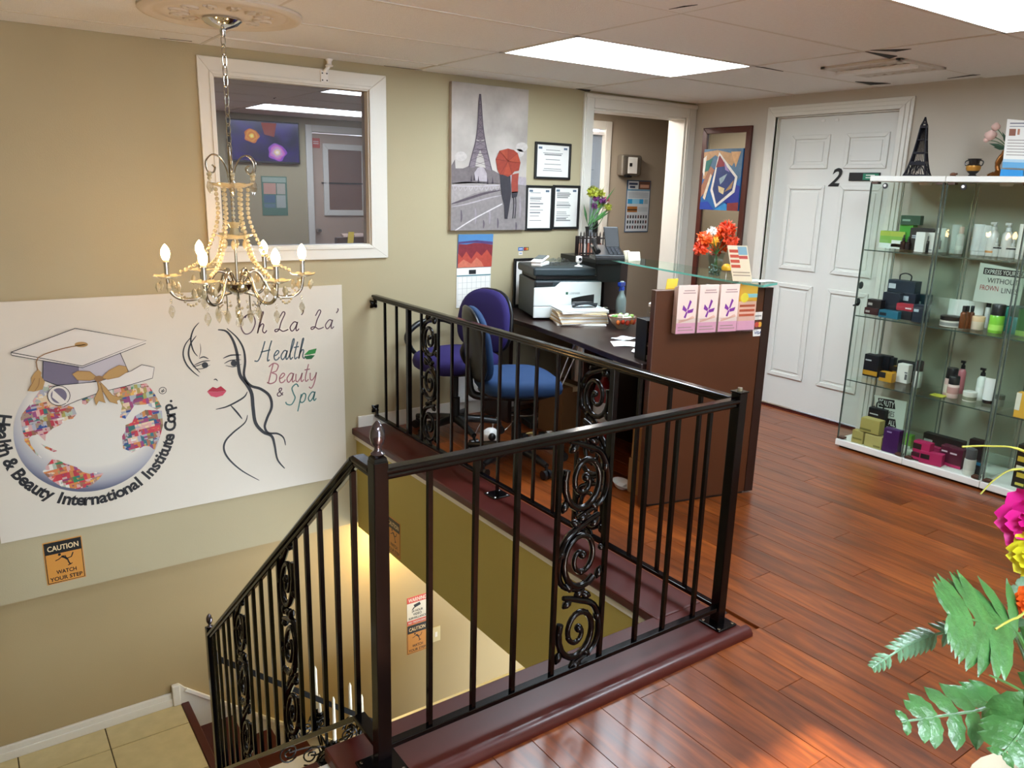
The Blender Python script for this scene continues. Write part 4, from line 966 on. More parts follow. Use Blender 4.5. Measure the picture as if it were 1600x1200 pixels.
# ------------------------------------------------------------------ canvas print beside the window
YC = YW - .032
pt = thing('canvas_print', 'grey canvas print of a tower and a couple under a red umbrella', 'picture', (2.88, YW, 1.235))
def canvas_mat():
    m = bpy.data.materials.new('canvas_sky'); m.use_nodes = True; nt = m.node_tree; b = nt.nodes['Principled BSDF']; b.inputs['Roughness'].default_value = .7; L = nt.links
    tc = nt.nodes.new('ShaderNodeTexCoord'); n = nt.nodes.new('ShaderNodeTexNoise'); n.inputs['Scale'].default_value = 5; n.inputs['Detail'].default_value = 6; L.new(tc.outputs['Object'], n.inputs[0])
    cr = nt.nodes.new('ShaderNodeValToRGB'); e = cr.color_ramp.elements; e[0].position = .3; e[0].color = hx('#9a9189') + (1,); e[1].position = .7; e[1].color = hx('#bfb6ad') + (1,)
    L.new(n.outputs['Fac'], cr.inputs[0]); L.new(cr.outputs[0], b.inputs['Base Color']); return m
MB().box(2.589, 3.168, YC, YW - .002, 1.235, 2.127).build('canvas', canvas_mat(), pt, bevel=.002)
def q8(pts, k=1):
    out = []
    for x, y in pts: p = at(660 + x * .31674, 100 + y * .31674, 'y', YC); p.y = YC - .0007 * k; out.append(p)
    return out
def pfill(pts, col, k=1, name='painted_shape'): return MB().poly(q8(pts, k)).build(name, M('paint_' + col.strip('#'), col, .7, noise=.28, nscale=45), pt)
def pline(pts, wd, col, k=2, n=4, taper=False, name='brush_stroke'):
    q = smooth_path(q8(pts, k), n); N = len(q); ws = [wd * (.3 + .7 * math.sin(PI * i / max(1, N - 1))) for i in range(N)] if taper else wd
    return MB().ribbon(q, ws, NB).build(name, M('paint_' + col.strip('#'), col, .7, noise=.28, nscale=45), pt)
pfill([(142, 590), (380, 560), (512, 575), (506, 818), (141, 820)], '#827a78')
pfill([(142, 590), (200, 580), (300, 585), (380, 590), (380, 612), (250, 640), (142, 690)], '#9a918e', 2)
pfill([(143, 500), (160, 470), (163, 515), (200, 515), (235, 500), (300, 510), (350, 525), (385, 545), (385, 592), (250, 588), (143, 592)], '#6c6262', 2)
for x, y, s in ((190, 455, 30), (490, 410, 30), (475, 440, 26)): pfill([(x + s * math.cos(t * PI / 6), y + s * .8 * math.sin(t * PI / 6)) for t in range(12)], '#b9b1ab', 1, 'cloud')
pfill([(383, 560), (400, 545), (512, 560), (512, 600), (440, 590), (383, 600)], '#a0969a', 2)
# tower: two legs and lattice
L_ = [(281, 148), (277, 200), (272, 300), (262, 380), (246, 440), (228, 508)]; R_ = [(286, 148), (290, 200), (297, 300), (308, 380), (323, 450), (342, 527)]
pline(L_, .007, '#4b4048', 4, name='tower_line'); pline(R_, .007, '#4b4048', 4, name='tower_line')
pfill([(281, 148), (277, 200), (272, 300), (264, 370), (284, 380), (306, 370), (297, 300), (290, 200), (286, 148)], '#6d6066', 3, 'tower_shaft')
pfill([(262, 380), (246, 440), (228, 508), (258, 512), (268, 460), (284, 425), (300, 460), (312, 520), (342, 527), (323, 450), (308, 380)], '#7a6d73', 3, 'tower_base')
for z_, in ((380,), (425,), (440,), (330,)):
    pass
for (a_, b_) in (((262, 382), (308, 382)), ((248, 438), (320, 444)), ((255, 420), (314, 424)), ((270, 320), (299, 320)), ((272, 255), (294, 255)), ((276, 200), (291, 200))): pline([a_, b_], .004, '#4b4048', 5, 1, name='tower_line')
ys_ = [160, 200, 230, 260, 290, 320, 350, 380, 410, 440, 475, 508]
def ex(E, y):
    for (x0, y0), (x1, y1) in zip(E, E[1:]):
        if y0 <= y <= y1: return x0 + (x1 - x0) * (y - y0) / (y1 - y0)
    return E[-1][0]
for i in range(len(ys_) - 1):
    pline([(ex(L_, ys_[i]), ys_[i]), (ex(R_, ys_[i + 1]), ys_[i + 1])], .002, '#4b4048', 5, 1, name='tower_line'); pline([(ex(R_, ys_[i]), ys_[i]), (ex(L_, ys_[i + 1]), ys_[i + 1])], .002, '#4b4048', 5, 1, name='tower_line')
pfill([(252, 575), (256, 535), (272, 512), (288, 506), (304, 514), (316, 540), (318, 580)], '#a89da0', 4, 'dome')
pline([(142, 690), (200, 672), (300, 640), (385, 622)], .016, '#4e434a', 4, taper=True); pline([(142, 705), (220, 690), (330, 660), (390, 648)], .008, '#a79c9f', 4, taper=True)
pline([(160, 822), (250, 765), (392, 690)], .008, '#c8bfbe', 5); pline([(145, 600), (250, 603), (380, 598)], .006, '#b5abae', 4)
for x in range(150, 370, 26): pline([(x, 600), (x + 8, 625), (x + 22, 603)], .003, '#b5abae', 4, 2)
for x, y in ((240, 560), (255, 555), (275, 565), (320, 572), (345, 570)): pfill([(x - 5, y + 20), (x, y - 15), (x + 5, y + 20)], '#3e343c', 5, 'tree')
for x, y, l in ((190, 720, 60), (260, 710, 80), (330, 720, 70), (455, 690, 70), (480, 650, 110), (370, 760, 50), (300, 770, 40), (460, 780, 40)): pline([(x, y), (x + 2, y + l * .5), (x, y + l)], .014, '#8f8489' if l > 60 else '#5d5259', 3, taper=True)
pfill([(380, 540), (432, 552), (436, 640), (428, 700), (420, 750), (418, 764), (404, 764), (402, 700), (388, 642), (384, 590)], '#2e2a30', 6, 'man_figure')
pfill([(440, 545), (474, 538), (470, 580), (470, 632), (440, 638), (437, 590)], '#8e3a2b', 6, 'woman_coat'); pfill([(438, 632), (470, 628), (464, 655), (440, 662)], '#2e2a30', 6, 'skirt')
for x in (448, 458): pline([(x, 655), (x + 1, 700), (x - 4, 762)], .008, '#2e2a30', 6)
pfill([(420, 417), (448, 424), (468, 440), (482, 487), (474, 526), (452, 530), (440, 545), (420, 556), (395, 546), (380, 545), (368, 520), (360, 470), (378, 428)], '#8e3320', 7, 'umbrella')
for e_ in ((420, 417), (468, 440), (482, 487), (440, 545), (380, 545), (360, 470), (378, 428)): pline([(420, 480), e_], .003, '#6d2416', 8, 1)
pfill([(420, 480), (378, 428), (420, 417)], '#9c3d24', 8, 'umbrella_panel'); pfill([(420, 480), (468, 440), (482, 487)], '#9c3d24', 8, 'umbrella_panel'); pfill([(420, 480), (440, 545), (400, 545)], '#9c3d24', 8, 'umbrella_panel')

# ------------------------------------------------------------------ certificates, calendar, stickers
def cert(label, x0, x1, z0, z1, seed, logo):
    rn = random.Random(seed); t = thing('certificate_frame', label, 'framed certificate', ((x0 + x1) / 2, YW, z0), group='framed certificates')
    o = (x0, x1, z0, z1); i = (x0 + .016, x1 - .016, z0 + .016, z1 - .016)
    mitred(t, o, i, fy(YW - .002), (0, -.016, 0), 'black', 'frame')
    MB().box(i[0] - .002, i[1] + .002, YW - .008, YW - .003, i[2] - .002, i[3] + .002).build('sheet', 'paper', t)
    mb = MB(); z = i[3] - .035; w_ = i[1] - i[0]
    while z > i[2] + .03:
        k = rn.random() * .3 + .45; c = (i[0] + i[1]) / 2 + (0 if logo else (k - 1) * w_ * .35); mb.box(c - w_ * k * .42, c + w_ * k * .42, YW - .0086, YW - .008, z, z + (.004 if rn.random() < .75 else .008)); z -= rn.choice((.012, .012, .02, .03))
    mb.build('print_lines', M('print_grey', '#7a7a78', .7), t)
    MB().box(i[0] + .015, i[0] + .045, YW - .0086, YW - .008, i[3] - .028, i[3] - .014).box(i[1] - .045, i[1] - .015, YW - .0086, YW - .008, i[3] - .028, i[3] - .014).build('seal_print', M('print_bluegrey', '#5c6c7c', .7), t)
cert('landscape framed certificate hung above the two upright ones', 3.250, 3.557, 1.572, 1.812, 3, True)
cert('upright framed certificate next to the canvas print', 3.184, 3.414, 1.230, 1.530, 4, False)
cert('upright framed certificate next to the doorway casing', 3.414, 3.653, 1.238, 1.536, 5, False)
t = thing('wall_calendar', 'wall calendar with a red canyon picture above the chairs', 'calendar', (2.785, YW, .72))
MB().add([(2.655, YW - .004, .995), (2.922, YW - .004, .995), (2.928, YW - .012, 1.21), (2.660, YW - .012, 1.21), (2.655, YW, .995), (2.922, YW, .995), (2.928, YW - .006, 1.21), (2.660, YW - .006, 1.21)], [(0, 1, 2, 3), (7, 6, 5, 4), (0, 4, 5, 1), (1, 5, 6, 2), (2, 6, 7, 3), (3, 7, 4, 0)]).build('picture_page', M('canyon_sky', '#4d7fae', .5), t)
cy = lambda z: YW - .0045 - (z - .995) / .215 * .008
for pts, col in (([(2.657, .997), (2.922, .997), (2.925, 1.14), (2.85, 1.15), (2.78, 1.155), (2.72, 1.145), (2.66, 1.15)], '#7c2a33'), ([(2.657, .997), (2.922, .997), (2.922, 1.06), (2.88, 1.11), (2.84, 1.07), (2.8, 1.10), (2.76, 1.05), (2.72, 1.10), (2.69, 1.06), (2.658, 1.09)], '#b0483a'), ([(2.657, .997), (2.86, .997), (2.84, 1.03), (2.8, 1.06), (2.76, 1.02), (2.7, 1.05), (2.66, 1.02)], '#c8705a'), ([(2.66, 1.15), (2.78, 1.157), (2.925, 1.142), (2.925, 1.160), (2.80, 1.172), (2.66, 1.163)], '#503a6a')):
    MB().poly([(x, cy(z) - .0006 * (1 + ['#503a6a', '#7c2a33', '#b0483a', '#c8705a'].index(col)), z) for x, z in pts]).build('canyon_print', M('canyon_' + col.strip('#'), col, .5, noise=.25, nscale=60), t)
MB().box(2.652, 2.917, YW - .005, YW - .001, .735, .993).build('month_page', 'paper', t)
MB().box(2.653, 2.916, YW - .0056, YW - .005, .940, .947).build('header_rule', M('teal_rule', '#2f6f78', .6), t)
MB().box(2.745, 2.80, YW - .0056, YW - .005, .952, .980).build('month_print', 'ink', t)
mb = MB()
for k in range(6): mb.box(2.66, 2.91, YW - .0056, YW - .005, .745 + k * .038, .7465 + k * .038)
for k in range(8): mb.box(2.66 + k * .0357, 2.6615 + k * .0357, YW - .0056, YW - .005, .745, .936)
mb.build('date_grid', M('grid_grey', '#a9aaa6', .8), t)
for x0, x1, z0, z1, col, lab in ((3.14, 3.182, 1.095, 1.118, '#2e63a8', 'small blue card sticker on the wall above the printer'), (3.188, 3.228, 1.095, 1.118, '#2b2326', 'small dark card sticker with two dots on the wall above the printer'), (3.145, 3.178, 1.066, 1.09, '#dcd8cc', 'small white card sticker on the wall above the printer')):
    t = thing('card_sticker', lab, 'sticker', ((x0 + x1) / 2, YW, z0), group='card stickers by the printer')
    MB().box(x0, x1, YW - .0015, YW - .0003, z0, z1).build('face', M('st_' + col.strip('#'), col, .5), t)
    if col == '#2b2326':
        for dx, c in ((.013, '#c23a2e'), (.027, '#d9a23c')): MB().lathe([(.009, 0), (.009, .0008)], (x0 + dx, YW - .0015, (z0 + z1) / 2), 14, ax=Matrix.Rotation(PI / 2, 3, 'X')).build('dot', M('st_' + c.strip('#'), c, .5), t)
    else: MB().box(x0 + .006, x1 - .006, YW - .002, YW - .0015, z0 + .009, z0 + .014).build('print_line', 'paper' if col != '#dcd8cc' else M('st_2e63a8', '#2e63a8'), t)
# bracket on the window casing
t = thing('camera_bracket', 'small white camera bracket screwed to the top of the window casing', 'bracket', (1.78, YW - .02, 2.05))
MB().box(1.758, 1.802, YW - .030, YW - .019, 2.045, 2.105).build('plate', 'white', t, bevel=.003)
MB().tube([(1.78, YW - .03, 2.10), (1.79, YW - .045, 2.115), (1.80, YW - .05, 2.13)], .010, 8).lathe([(.02, 2.125), (.022, 2.132), (.014, 2.136), (.013, 2.15), (.02, 2.16), (.02, ZC - .003)], (1.80, YW - .05, 0), 14).build('arm', 'white', t, smooth=50)
for dx in (-.013, .013):
    for dz in (-.018, .018): MB().cyl((1.78 + dx, YW - .030, 2.073 + dz), (1.78 + dx, YW - .032, 2.073 + dz), .004, n=8).build('screw', 'black', t)

# ------------------------------------------------------------------ mirror with a painting, hall fittings
t = thing('framed_mirror', 'tall brown-framed mirror beside the white door', 'mirror', (XR, 4.045, .55))
mo = (3.818, 4.268, .55, 1.985); mi = (3.862, 4.224, .594, 1.941)
mitred(t, mo, mi, fx(XR - .002), (-.022, 0, 0), M('frame_brown', '#4c1f16', .35, noise=.12), 'frame')
MB().box(XR - .012, XR - .003, mi[0] - .003, mi[1] + .003, mi[2] - .003, mi[3] + .003).build('mirror_pane', 'mirror_glass', t)
a = thing('abstract_painting', 'blue abstract canvas with a tilted white-edged shape hung on the mirror', 'painting', (XR - .02, 4.045, 1.387))
XA = XR - .030
MB().box(XA, XR - .0125, 3.867, 4.232, 1.387, 1.830).build('canvas', M('abs_blue', '#1d5f9c', .5, noise=.2, nscale=12), a)
def ab(pts, col, k): MB().poly([(XA - .0006 * k, 4.232 - u * .365, 1.387 + v_ * .443) for u, v_ in pts]).build('painted_shape', M('abs_' + col.strip('#'), col, .5, noise=.3, nscale=40), a)
ab([(0, 1), (1, 1), (1, .55), (.7, .3), (.3, .7), (0, .5)], '#4a6c86', 1); ab([(0, .95), (.35, .98), (.9, .9), (.75, .72), (.3, .9), (.1, .8), (.15, .55), (.02, .5)], '#b08a62', 2); ab([(.7, .95), (.95, .95), (.85, .7)], '#c79a6a', 3)
ab([(.05, .8), (.25, .85), (.15, .65), (.05, .62)], '#1f6b60', 3); ab([(.0, .62), (.05, .55), (.08, .9), (.0, .85)], '#d7d4cc', 4)
ab([(.40, .95), (.92, .55), (.88, .30), (.42, .04), (.25, .32), (.3, .55)], '#d9d4ca', 5); ab([(.42, .90), (.62, .72), (.35, .70)], '#7d2230', 7)
ab([(.40, .88), (.86, .54), (.82, .33), (.44, .10), (.31, .34), (.35, .54)], '#25386b', 6); ab([(.46, .52), (.66, .60), (.58, .48), (.50, .42)], '#8aa0a8', 8); ab([(.45, .4), (.62, .36), (.6, .26), (.48, .3)], '#c9b68a', 8); ab([(.55, .8), (.72, .62), (.6, .66)], '#8f7fb0', 8); ab([(.62, .3), (.84, .5), (.8, .36)], '#9a7a55', 8)
ab([(.0, .40), (.2, .72), (.32, .66), (.12, .3), (.0, .2)], '#9a6a52', 4); ab([(.06, .2), (.22, .6), (.26, .56), (.12, .16)], '#d3c7b0', 5); ab([(0, 0), (.38, 0), (.2, .14), (0, .12)], '#1b3f9c', 4); ab([(.62, .14), (.9, .42), (1, .4), (1, .08), (.7, .1)], '#222f86', 4); ab([(.72, 0), (1, 0), (1, .14), (.72, .12)], '#7c2a2a', 5); ab([(.38, 0), (.72, 0), (.7, .14), (.5, .05)], '#2f86bf', 4)
t = thing('wall_dispenser', 'shiny metal dispenser on the hall wall', 'dispenser', (5.03, HY, 1.64))
MB().box(4.915, 5.148, HY - .09, HY - .001, 1.64, 1.822).build('case', M('brushed_steel', '#b9b4ab', .22, .9, noise=.05), t, bevel=.02)
MB().box(4.975, 5.085, HY - .094, HY - .089, 1.66, 1.80).build('label_face', 'paper', t, bevel=.003)
MB().box(4.99, 5.02, HY - .097, HY - .094, 1.72, 1.75).build('window', 'black', t); MB().box(4.96, 5.02, HY - .10, HY - .06, 1.625, 1.642).build('nozzle', 'black', t, bevel=.004)
t = thing('hall_poster', 'narrow blue-edged treatment poster on the hall wall', 'poster', (5.207, HY, 1.14))
px0, px1, pz0, pz1 = 5.058, 5.356, 1.140, 1.606
MB().box(px0, px1, HY - .004, HY - .001, pz0, pz1).build('edge', M('poster_blue', '#2f4f6c', .5), t)
pu = lambda u: px0 + u * (px1 - px0)
pw = lambda v_: pz0 + v_ * (pz1 - pz0)
def pb(u0, u1, v0, v1, col, k=1, nm='print_block'): MB().box(pu(u0), pu(u1), HY - .004 - .0008 * k, HY - .004, pw(v0), pw(v1)).build(nm, M('po_' + col.strip('#'), col, .6), t)
pb(.03, .97, .02, .80, '#c9d0d4'); pb(.05, .48, .82, .98, '#dfe3e4'); pb(.5, .97, .82, .98, '#6e4a3c'); pb(.55, .92, .86, .92, '#c99a80', 2); pb(.08, .44, .91, .95, '#3b4a66', 2); pb(.12, .34, .85, .89, '#3b4a66', 2); pb(.03, .97, .80, .83, '#6fa0bd', 2)
for k in range(5): pb(.08, .92, .755 - k * .022, .762 - k * .022, '#7f8c96', 2)
pb(.06, .72, .55, .64, '#2f8fc0', 2); pb(.25, .55, .55, .64, '#86c4e0', 3); pb(.76, .92, .55, .64, '#9fb0b8', 2); pb(.06, .48, .39, .50, '#a0672e', 2); pb(.06, .48, .42, .45, '#3b2a22', 3); pb(.52, .92, .40, .49, '#b7c0c4', 2)
for r_ in range(3):
    for c_ in range(8): pb(.08 + c_ * .11, .14 + c_ * .11, .07 + r_ * .10, .13 + r_ * .10, ('#23262b', '#2e3a4a', '#5a2b2b', '#1d1d20')[(r_ * 3 + c_) % 4], 2, 'swatch')

# ------------------------------------------------------------------ partition wall seen in the window: television, poster, door
PY = .47
t = thing('television', 'wall television showing glowing roses, seen mirrored in the window', 'television', (2.74, PY, 1.69))
MB().box(2.375, 3.10, PY, PY + .05, 1.69, 2.105).build('case', 'black_plastic', t, bevel=.005)
def tv_mat():
    m = bpy.data.materials.new('tv_picture'); m.use_nodes = True; nt = m.node_tree; b = nt.nodes['Principled BSDF']; L = nt.links
    tc = nt.nodes.new('ShaderNodeTexCoord'); n = nt.nodes.new('ShaderNodeTexNoise'); n.inputs['Scale'].default_value = 6; L.new(tc.outputs['Object'], n.inputs[0])
    cr = nt.nodes.new('ShaderNodeValToRGB'); e = cr.color_ramp.elements; e[0].position = .35; e[0].color = hx('#0d1240') + (1,); e[1].position = .7; e[1].color = hx('#3a2a8c') + (1,)
    L.new(n.outputs['Fac'], cr.inputs[0]); L.new(cr.outputs[0], b.inputs['Emission Color']); b.inputs['Emission Strength'].default_value = 1.0; b.inputs['Base Color'].default_value = (0, 0, 0, 1); b.inputs['Roughness'].default_value = .2; return m
MB().box(2.39, 3.085, PY + .05, PY + .051, 1.71, 2.09).build('screen', tv_mat(), t)
def rose(cx, cz, r, cols, nm):
    for k, (s, c) in enumerate(zip((1, .8, .58, .36, .18), cols)):
        MB().poly([(cx + r * s * (1 + .13 * math.cos(5 * a_ + k)) * math.cos(a_), PY + .0516 + .0006 * k, cz + r * s * .9 * (1 + .1 * math.sin(4 * a_ + k)) * math.sin(a_)) for a_ in [i * PI / 12 for i in range(24)]]).build(nm, M('tv_' + c.strip('#'), '#050505', .5, emit=1.1, emitcol=c, noise=0), t)
rose(2.60, 1.95, .075, ('#c86a20', '#e0a030', '#d07028', '#f0d040', '#f8f0a0'), 'rose_image'); rose(2.855, 1.80, .095, ('#8a3ac0', '#d070c8', '#c8a0d8', '#e8d0a0', '#f8f4f0'), 'rose_image')
MB().poly([(2.70, PY + .0513, 2.085), (2.86, PY + .0513, 2.085), (2.83, PY + .0513, 1.95), (2.73, PY + .0513, 1.97)]).build('glow_image', M('tv_b05020', '#050505', .5, emit=.8, emitcol='#a0402c', noise=0), t)
t = thing('wall_poster', 'poster with coloured blocks below the television, seen mirrored in the window', 'poster', (2.825, PY, 1.16))
MB().box(2.69, 2.96, PY, PY + .004, 1.16, 1.56).build('sheet', M('poster_green', '#4f7a68', .6), t)
for a_, b_, c_, d_, col in ((2.70, 2.95, 1.50, 1.55, '#9fb0a0'), (2.71, 2.84, 1.38, 1.49, '#c99a88'), (2.85, 2.94, 1.38, 1.49, '#b8b0a0'), (2.71, 2.83, 1.29, 1.37, '#4a6a86'), (2.84, 2.94, 1.24, 1.37, '#a8b0a8'), (2.71, 2.83, 1.24, 1.28, '#5d7a8a')): MB().box(a_, b_, PY + .004, PY + .005, c_, d_).build('print_block', M('wp_' + col.strip('#'), col, .6), t)
d5 = thing('door_5', None, None, (3.62, PY, 0), kind='structure')
MB().box(PDX0, PDX1, PY - .08, PY - .04, .01, 2.02).build('door_leaf', M('door_cream', '#b79f8c', .5), d5)
MB().box(PDX0 - .07, PDX0, PY - .1, PY + .018, 0, 2.10).box(PDX1, PDX1 + .07, PY - .1, PY + .018, 0, 2.10).box(PDX0, PDX1, PY - .1, PY + .018, 2.03, 2.10).build('casing', 'white_trim', d5, bevel=.004)
mitred(d5, (3.38, 3.89, 1.16, 1.92), (3.44, 3.83, 1.22, 1.86), fy(PY - .04), (0, .02, 0), 'white_trim', 'glazing_frame')
MB().box(3.44, 3.83, PY - .04, PY - .03, 1.22, 1.86).build('pane', M('door_blind', '#7a5a4c', .3), d5)
MB().box(3.36, 3.92, PY - .035, PY - .02, 1.50, 1.515).build('rod', 'black', d5)
MB().cyl((3.30, PY - .04, 1.0), (3.30, PY + .03, 1.0), .02).build('handle', 'chrome', d5)
t = thing('door_notice', 'small red notice on the door, seen mirrored in the window', 'notice', (3.31, PY - .035, 1.88))
MB().box(3.265, 3.355, PY - .039, PY - .036, 1.87, 1.97).build('card', 'sign_red', t); MB().box(3.28, 3.34, PY - .036, PY - .0355, 1.91, 1.918).box(3.28, 3.34, PY - .036, PY - .0355, 1.93, 1.938).build('print_line', 'paper', t)
t = thing('wall_chart', 'pale paper chart beside the door, seen mirrored in the window', 'chart', (4.20, PY, 1.25))
MB().box(4.12, 4.30, PY, PY + .003, 1.2, 1.8).build('sheet', M('chart_pale', '#aeb4c0', .6), t)
mb = MB()
for k in range(9): mb.box(4.15, 4.27, PY + .003, PY + .0035, 1.25 + k * .058, 1.27 + k * .058)
mb.build('print_lines', 'print_grey', t)
# ------------------------------------------------------------------ reception desk
M('desk_brown', '#4c2814', .38, noise=.12, nscale=7, coat=.15)
M('desk_dark', '#241310', .35, noise=.15, nscale=7, coat=.2)
M('laminate_red', '#6b3626', .4, noise=.12, nscale=5)
PA, PB = V((2.610, 2.551, 0)), V((3.260, 2.399, 0)); PD = (PB - PA).normalized(); PN = V((PD.y, -PD.x, 0))     # PN faces the camera
WTZ = .715
dk = thing('reception_desk', 'dark brown reception desk with a tall end panel and a glass shelf', 'desk', (3.0, 3.2, 0))
def slab(p0, p1, th, z0, z1):
    d = (V(p1) - V(p0)).normalized(); n_ = V((-d.y, d.x, 0)) * th
    return MB().prism([V((p0[0], p0[1], z0)), V((p1[0], p1[1], z0)), V((p1[0], p1[1], z0)) + n_, V((p0[0], p0[1], z0)) + n_], (0, 0, z1 - z0))
slab(PA, PB, .038, .012, 1.07).build('end_panel', 'desk_brown', dk, bevel=.003)
q = PB - PD * .05
slab(q - PN * -.004, PB - PN * -.004, .004, .012, 1.07).build('edge_strip', 'desk_dark', dk)
slab(PA + PD * .05 + V((0, .01, 0)), PB - PD * .05 + V((0, .01, 0)), .02, 0, .012).build('plinth', 'black', dk)
wt = [(2.60, 2.60), (3.235, 2.45), (3.30, 2.75), (3.42, 3.35), (3.66, 3.85), (3.74, 4.36), (2.82, 4.36), (2.81, 3.95), (2.785, 3.68), (2.71, 3.22), (2.625, 2.80)]
MB().prism([(x, y, WTZ - .03) for x, y in wt], (0, 0, .03)).build('worktop', 'desk_dark', dk, bevel=.004)
for a_, b_ in (((3.235, 2.45), (3.42, 3.35)), ((3.42, 3.35), (3.66, 3.85)), ((3.66, 3.85), (3.73, 4.30))):
    slab(a_, b_, .025, 0, WTZ - .03).build('front_panel', 'laminate_red', dk)
MB().box(3.28, 3.31, 3.3, 3.7, 0, WTZ - .03).build('inner_divider', 'desk_dark', dk)
MB().box(2.86, 2.89, 4.06, 4.34, 0, WTZ - .03).build('end_leg', 'desk_dark', dk)
MB().box(3.52, 3.73, 3.92, 4.32, WTZ, 1.045).build('hutch', 'desk_dark', dk, bevel=.004)
MB().prism([(x, y, 1.045) for x, y in ((3.37, 3.84), (3.54, 3.78), (3.73, 3.95), (3.73, 4.32), (3.46, 4.32))], (0, 0, .03)).build('hutch_top', 'black', dk, bevel=.003)
slab((3.46, 4.31), (3.375, 3.85), .02, .93, 1.045).build('hutch_apron', 'black', dk)
slab((3.39, 3.845), (3.54, 3.79), .02, .93, 1.045).build('hutch_apron', 'black', dk)
gz = 1.092
near = [at(px, py, 'z', gz) for px, py in ((945, 404), (985, 412), (1040, 424), (1096, 434), (1150, 443), (1192, 449), (1214, 445))]
near[0] = V((3.38, 3.86, gz)); near[1] = V((3.24, 3.46, gz))
far = [V((3.22, 2.40, gz)), V((3.40, 2.9, gz)), V((3.50, 3.35, gz)), V((3.53, 3.82, gz))]
gs_ = MB().prism([V((p.x, p.y, gz)) for p in near + far], (0, 0, .010)).build('glass_shelf', glass('shelf_glass', (.80, .93, .88), 1.5), dk)
mb = MB()
for i in range(len(near) - 1): mb.bar(near[i] + V((0, 0, .005)), near[i + 1] + V((0, 0, .005)), .003, .0095)
mb.build('glass_edge', M('glass_edge_teal', '#5fa898', .15, noise=.1, spec=.8), gs_)
for p in (PA + PD * .56, PA + PD * .30): MB().cyl(p - PN * .019 + V((0, 0, 1.07)), p - PN * .019 + V((0, 0, gz)), .012).build('standoff', 'chrome', dk)
for x, y in ((3.40, 3.85), (3.52, 3.81)): MB().cyl((x, y, 1.075), (x, y, gz), .012).build('standoff', 'chrome', dk)
def atpl(px, py, P0, N_):
    d = FW + RT * ((px - 800) / FPX) - UP * ((py - 600) / FPX)
    return CAM + d * ((V(P0) - CAM).dot(N_) / d.dot(N_))
# card stickers on the panel
for (x0, y0, x1, y1, col, nm, lab) in ((1177.5, 488, 1191.5, 500, '#dcd5cb', 'a', 'white card sticker, topmost of three on the desk end panel'), (1177.5, 502, 1191, 513, '#5a2a1c', 'm', 'two-circle card sticker, middle of three on the desk end panel'), (1176, 515, 1191, 525.5, '#e4e0d8', 'v', 'white and blue card sticker, lowest of three on the desk end panel')):
    c = [atpl(x_, y_, PA, PN) + PN * .0005 for x_, y_ in ((x0, y1), (x1, y1 - 1), (x1, y0 - 1), (x0, y0))]
    t = thing('card_sticker', lab, 'sticker', (c[0] + c[1]) / 2, group='card stickers on the desk')
    MB().prism(c, PN * .001).build('face', M('cs_' + nm, col, .5), t)
    cc = (c[0] + c[2]) / 2 + PN * .0012
    if nm == 'v': text('VISA', cc, PD, (0, 0, 1), width=.04, height=.015, mat=M('visa_blue', '#23326b', .5), parent=t, bold=.02, shear=.25)
    elif nm == 'a': MB().prism([cc + PD * a_ + V((0, 0, b_)) for a_, b_ in ((-.018, -.003), (.018, -.003), (.018, .003), (-.018, .003))], PN * .0005).build('print_line', M('cs_grey', '#8a8480', .6), t)
    else:
        for dx, c2 in ((-.009, '#c8402e'), (.009, '#d8a23c')): MB().poly([cc + PD * (dx + .013 * math.cos(k * PI / 8)) + V((0, 0, .013 * math.sin(k * PI / 8))) + PN * (.0004 if dx > 0 else .0008) for k in range(16)]).build('circle', M('cs_' + c2.strip('#'), c2, .5), t)
# brochure rack on the panel
bh = thing('brochure_rack', 'clear acrylic brochure rack fixed to the desk end panel', 'brochure rack', atpl(1108, 518, PA, PN))
ra_, rb_ = atpl(1046, 520, PA, PN), atpl(1174, 513, PA, PN); zr0 = (ra_.z + rb_.z) / 2 - .004
RA = V((ra_.x, ra_.y, zr0)); RL = (V((rb_.x, rb_.y, 0)) - V((ra_.x, ra_.y, 0))).length
def rk(u, o, z): return RA + PD * u + PN * o + V((0, 0, z))
MB().prism([rk(0, .001, 0), rk(RL, .001, 0), rk(RL, .045, 0), rk(0, .045, 0)], (0, 0, .003)).build('tray', 'acrylic', bh)
MB().prism([rk(0, .045, 0), rk(RL, .045, 0), rk(RL, .048, 0), rk(0, .048, 0)], (0, 0, .075)).build('front_lip', 'acrylic', bh)
for k in range(5):
    u = RL * k / 4
    MB().prism([rk(u - .0015, .001, 0), rk(u + .0015, .001, 0), rk(u + .0015, .045, 0), rk(u - .0015, .045, 0)], (0, 0, .09)).build('divider', 'acrylic', bh)
M('bro_cream', '#e3c9bb', .5); M('bro_pink', '#d99aae', .5); M('bro_purple', '#7a2f8c', .5); M('bro_orange', '#e0a23c', .5); M('bro_peach', '#d9a893', .5); M('bro_text', '#a98a86', .6); M('bro_yellow', '#e8c840', .5); M('bro_sky', '#8fb8c0', .5)
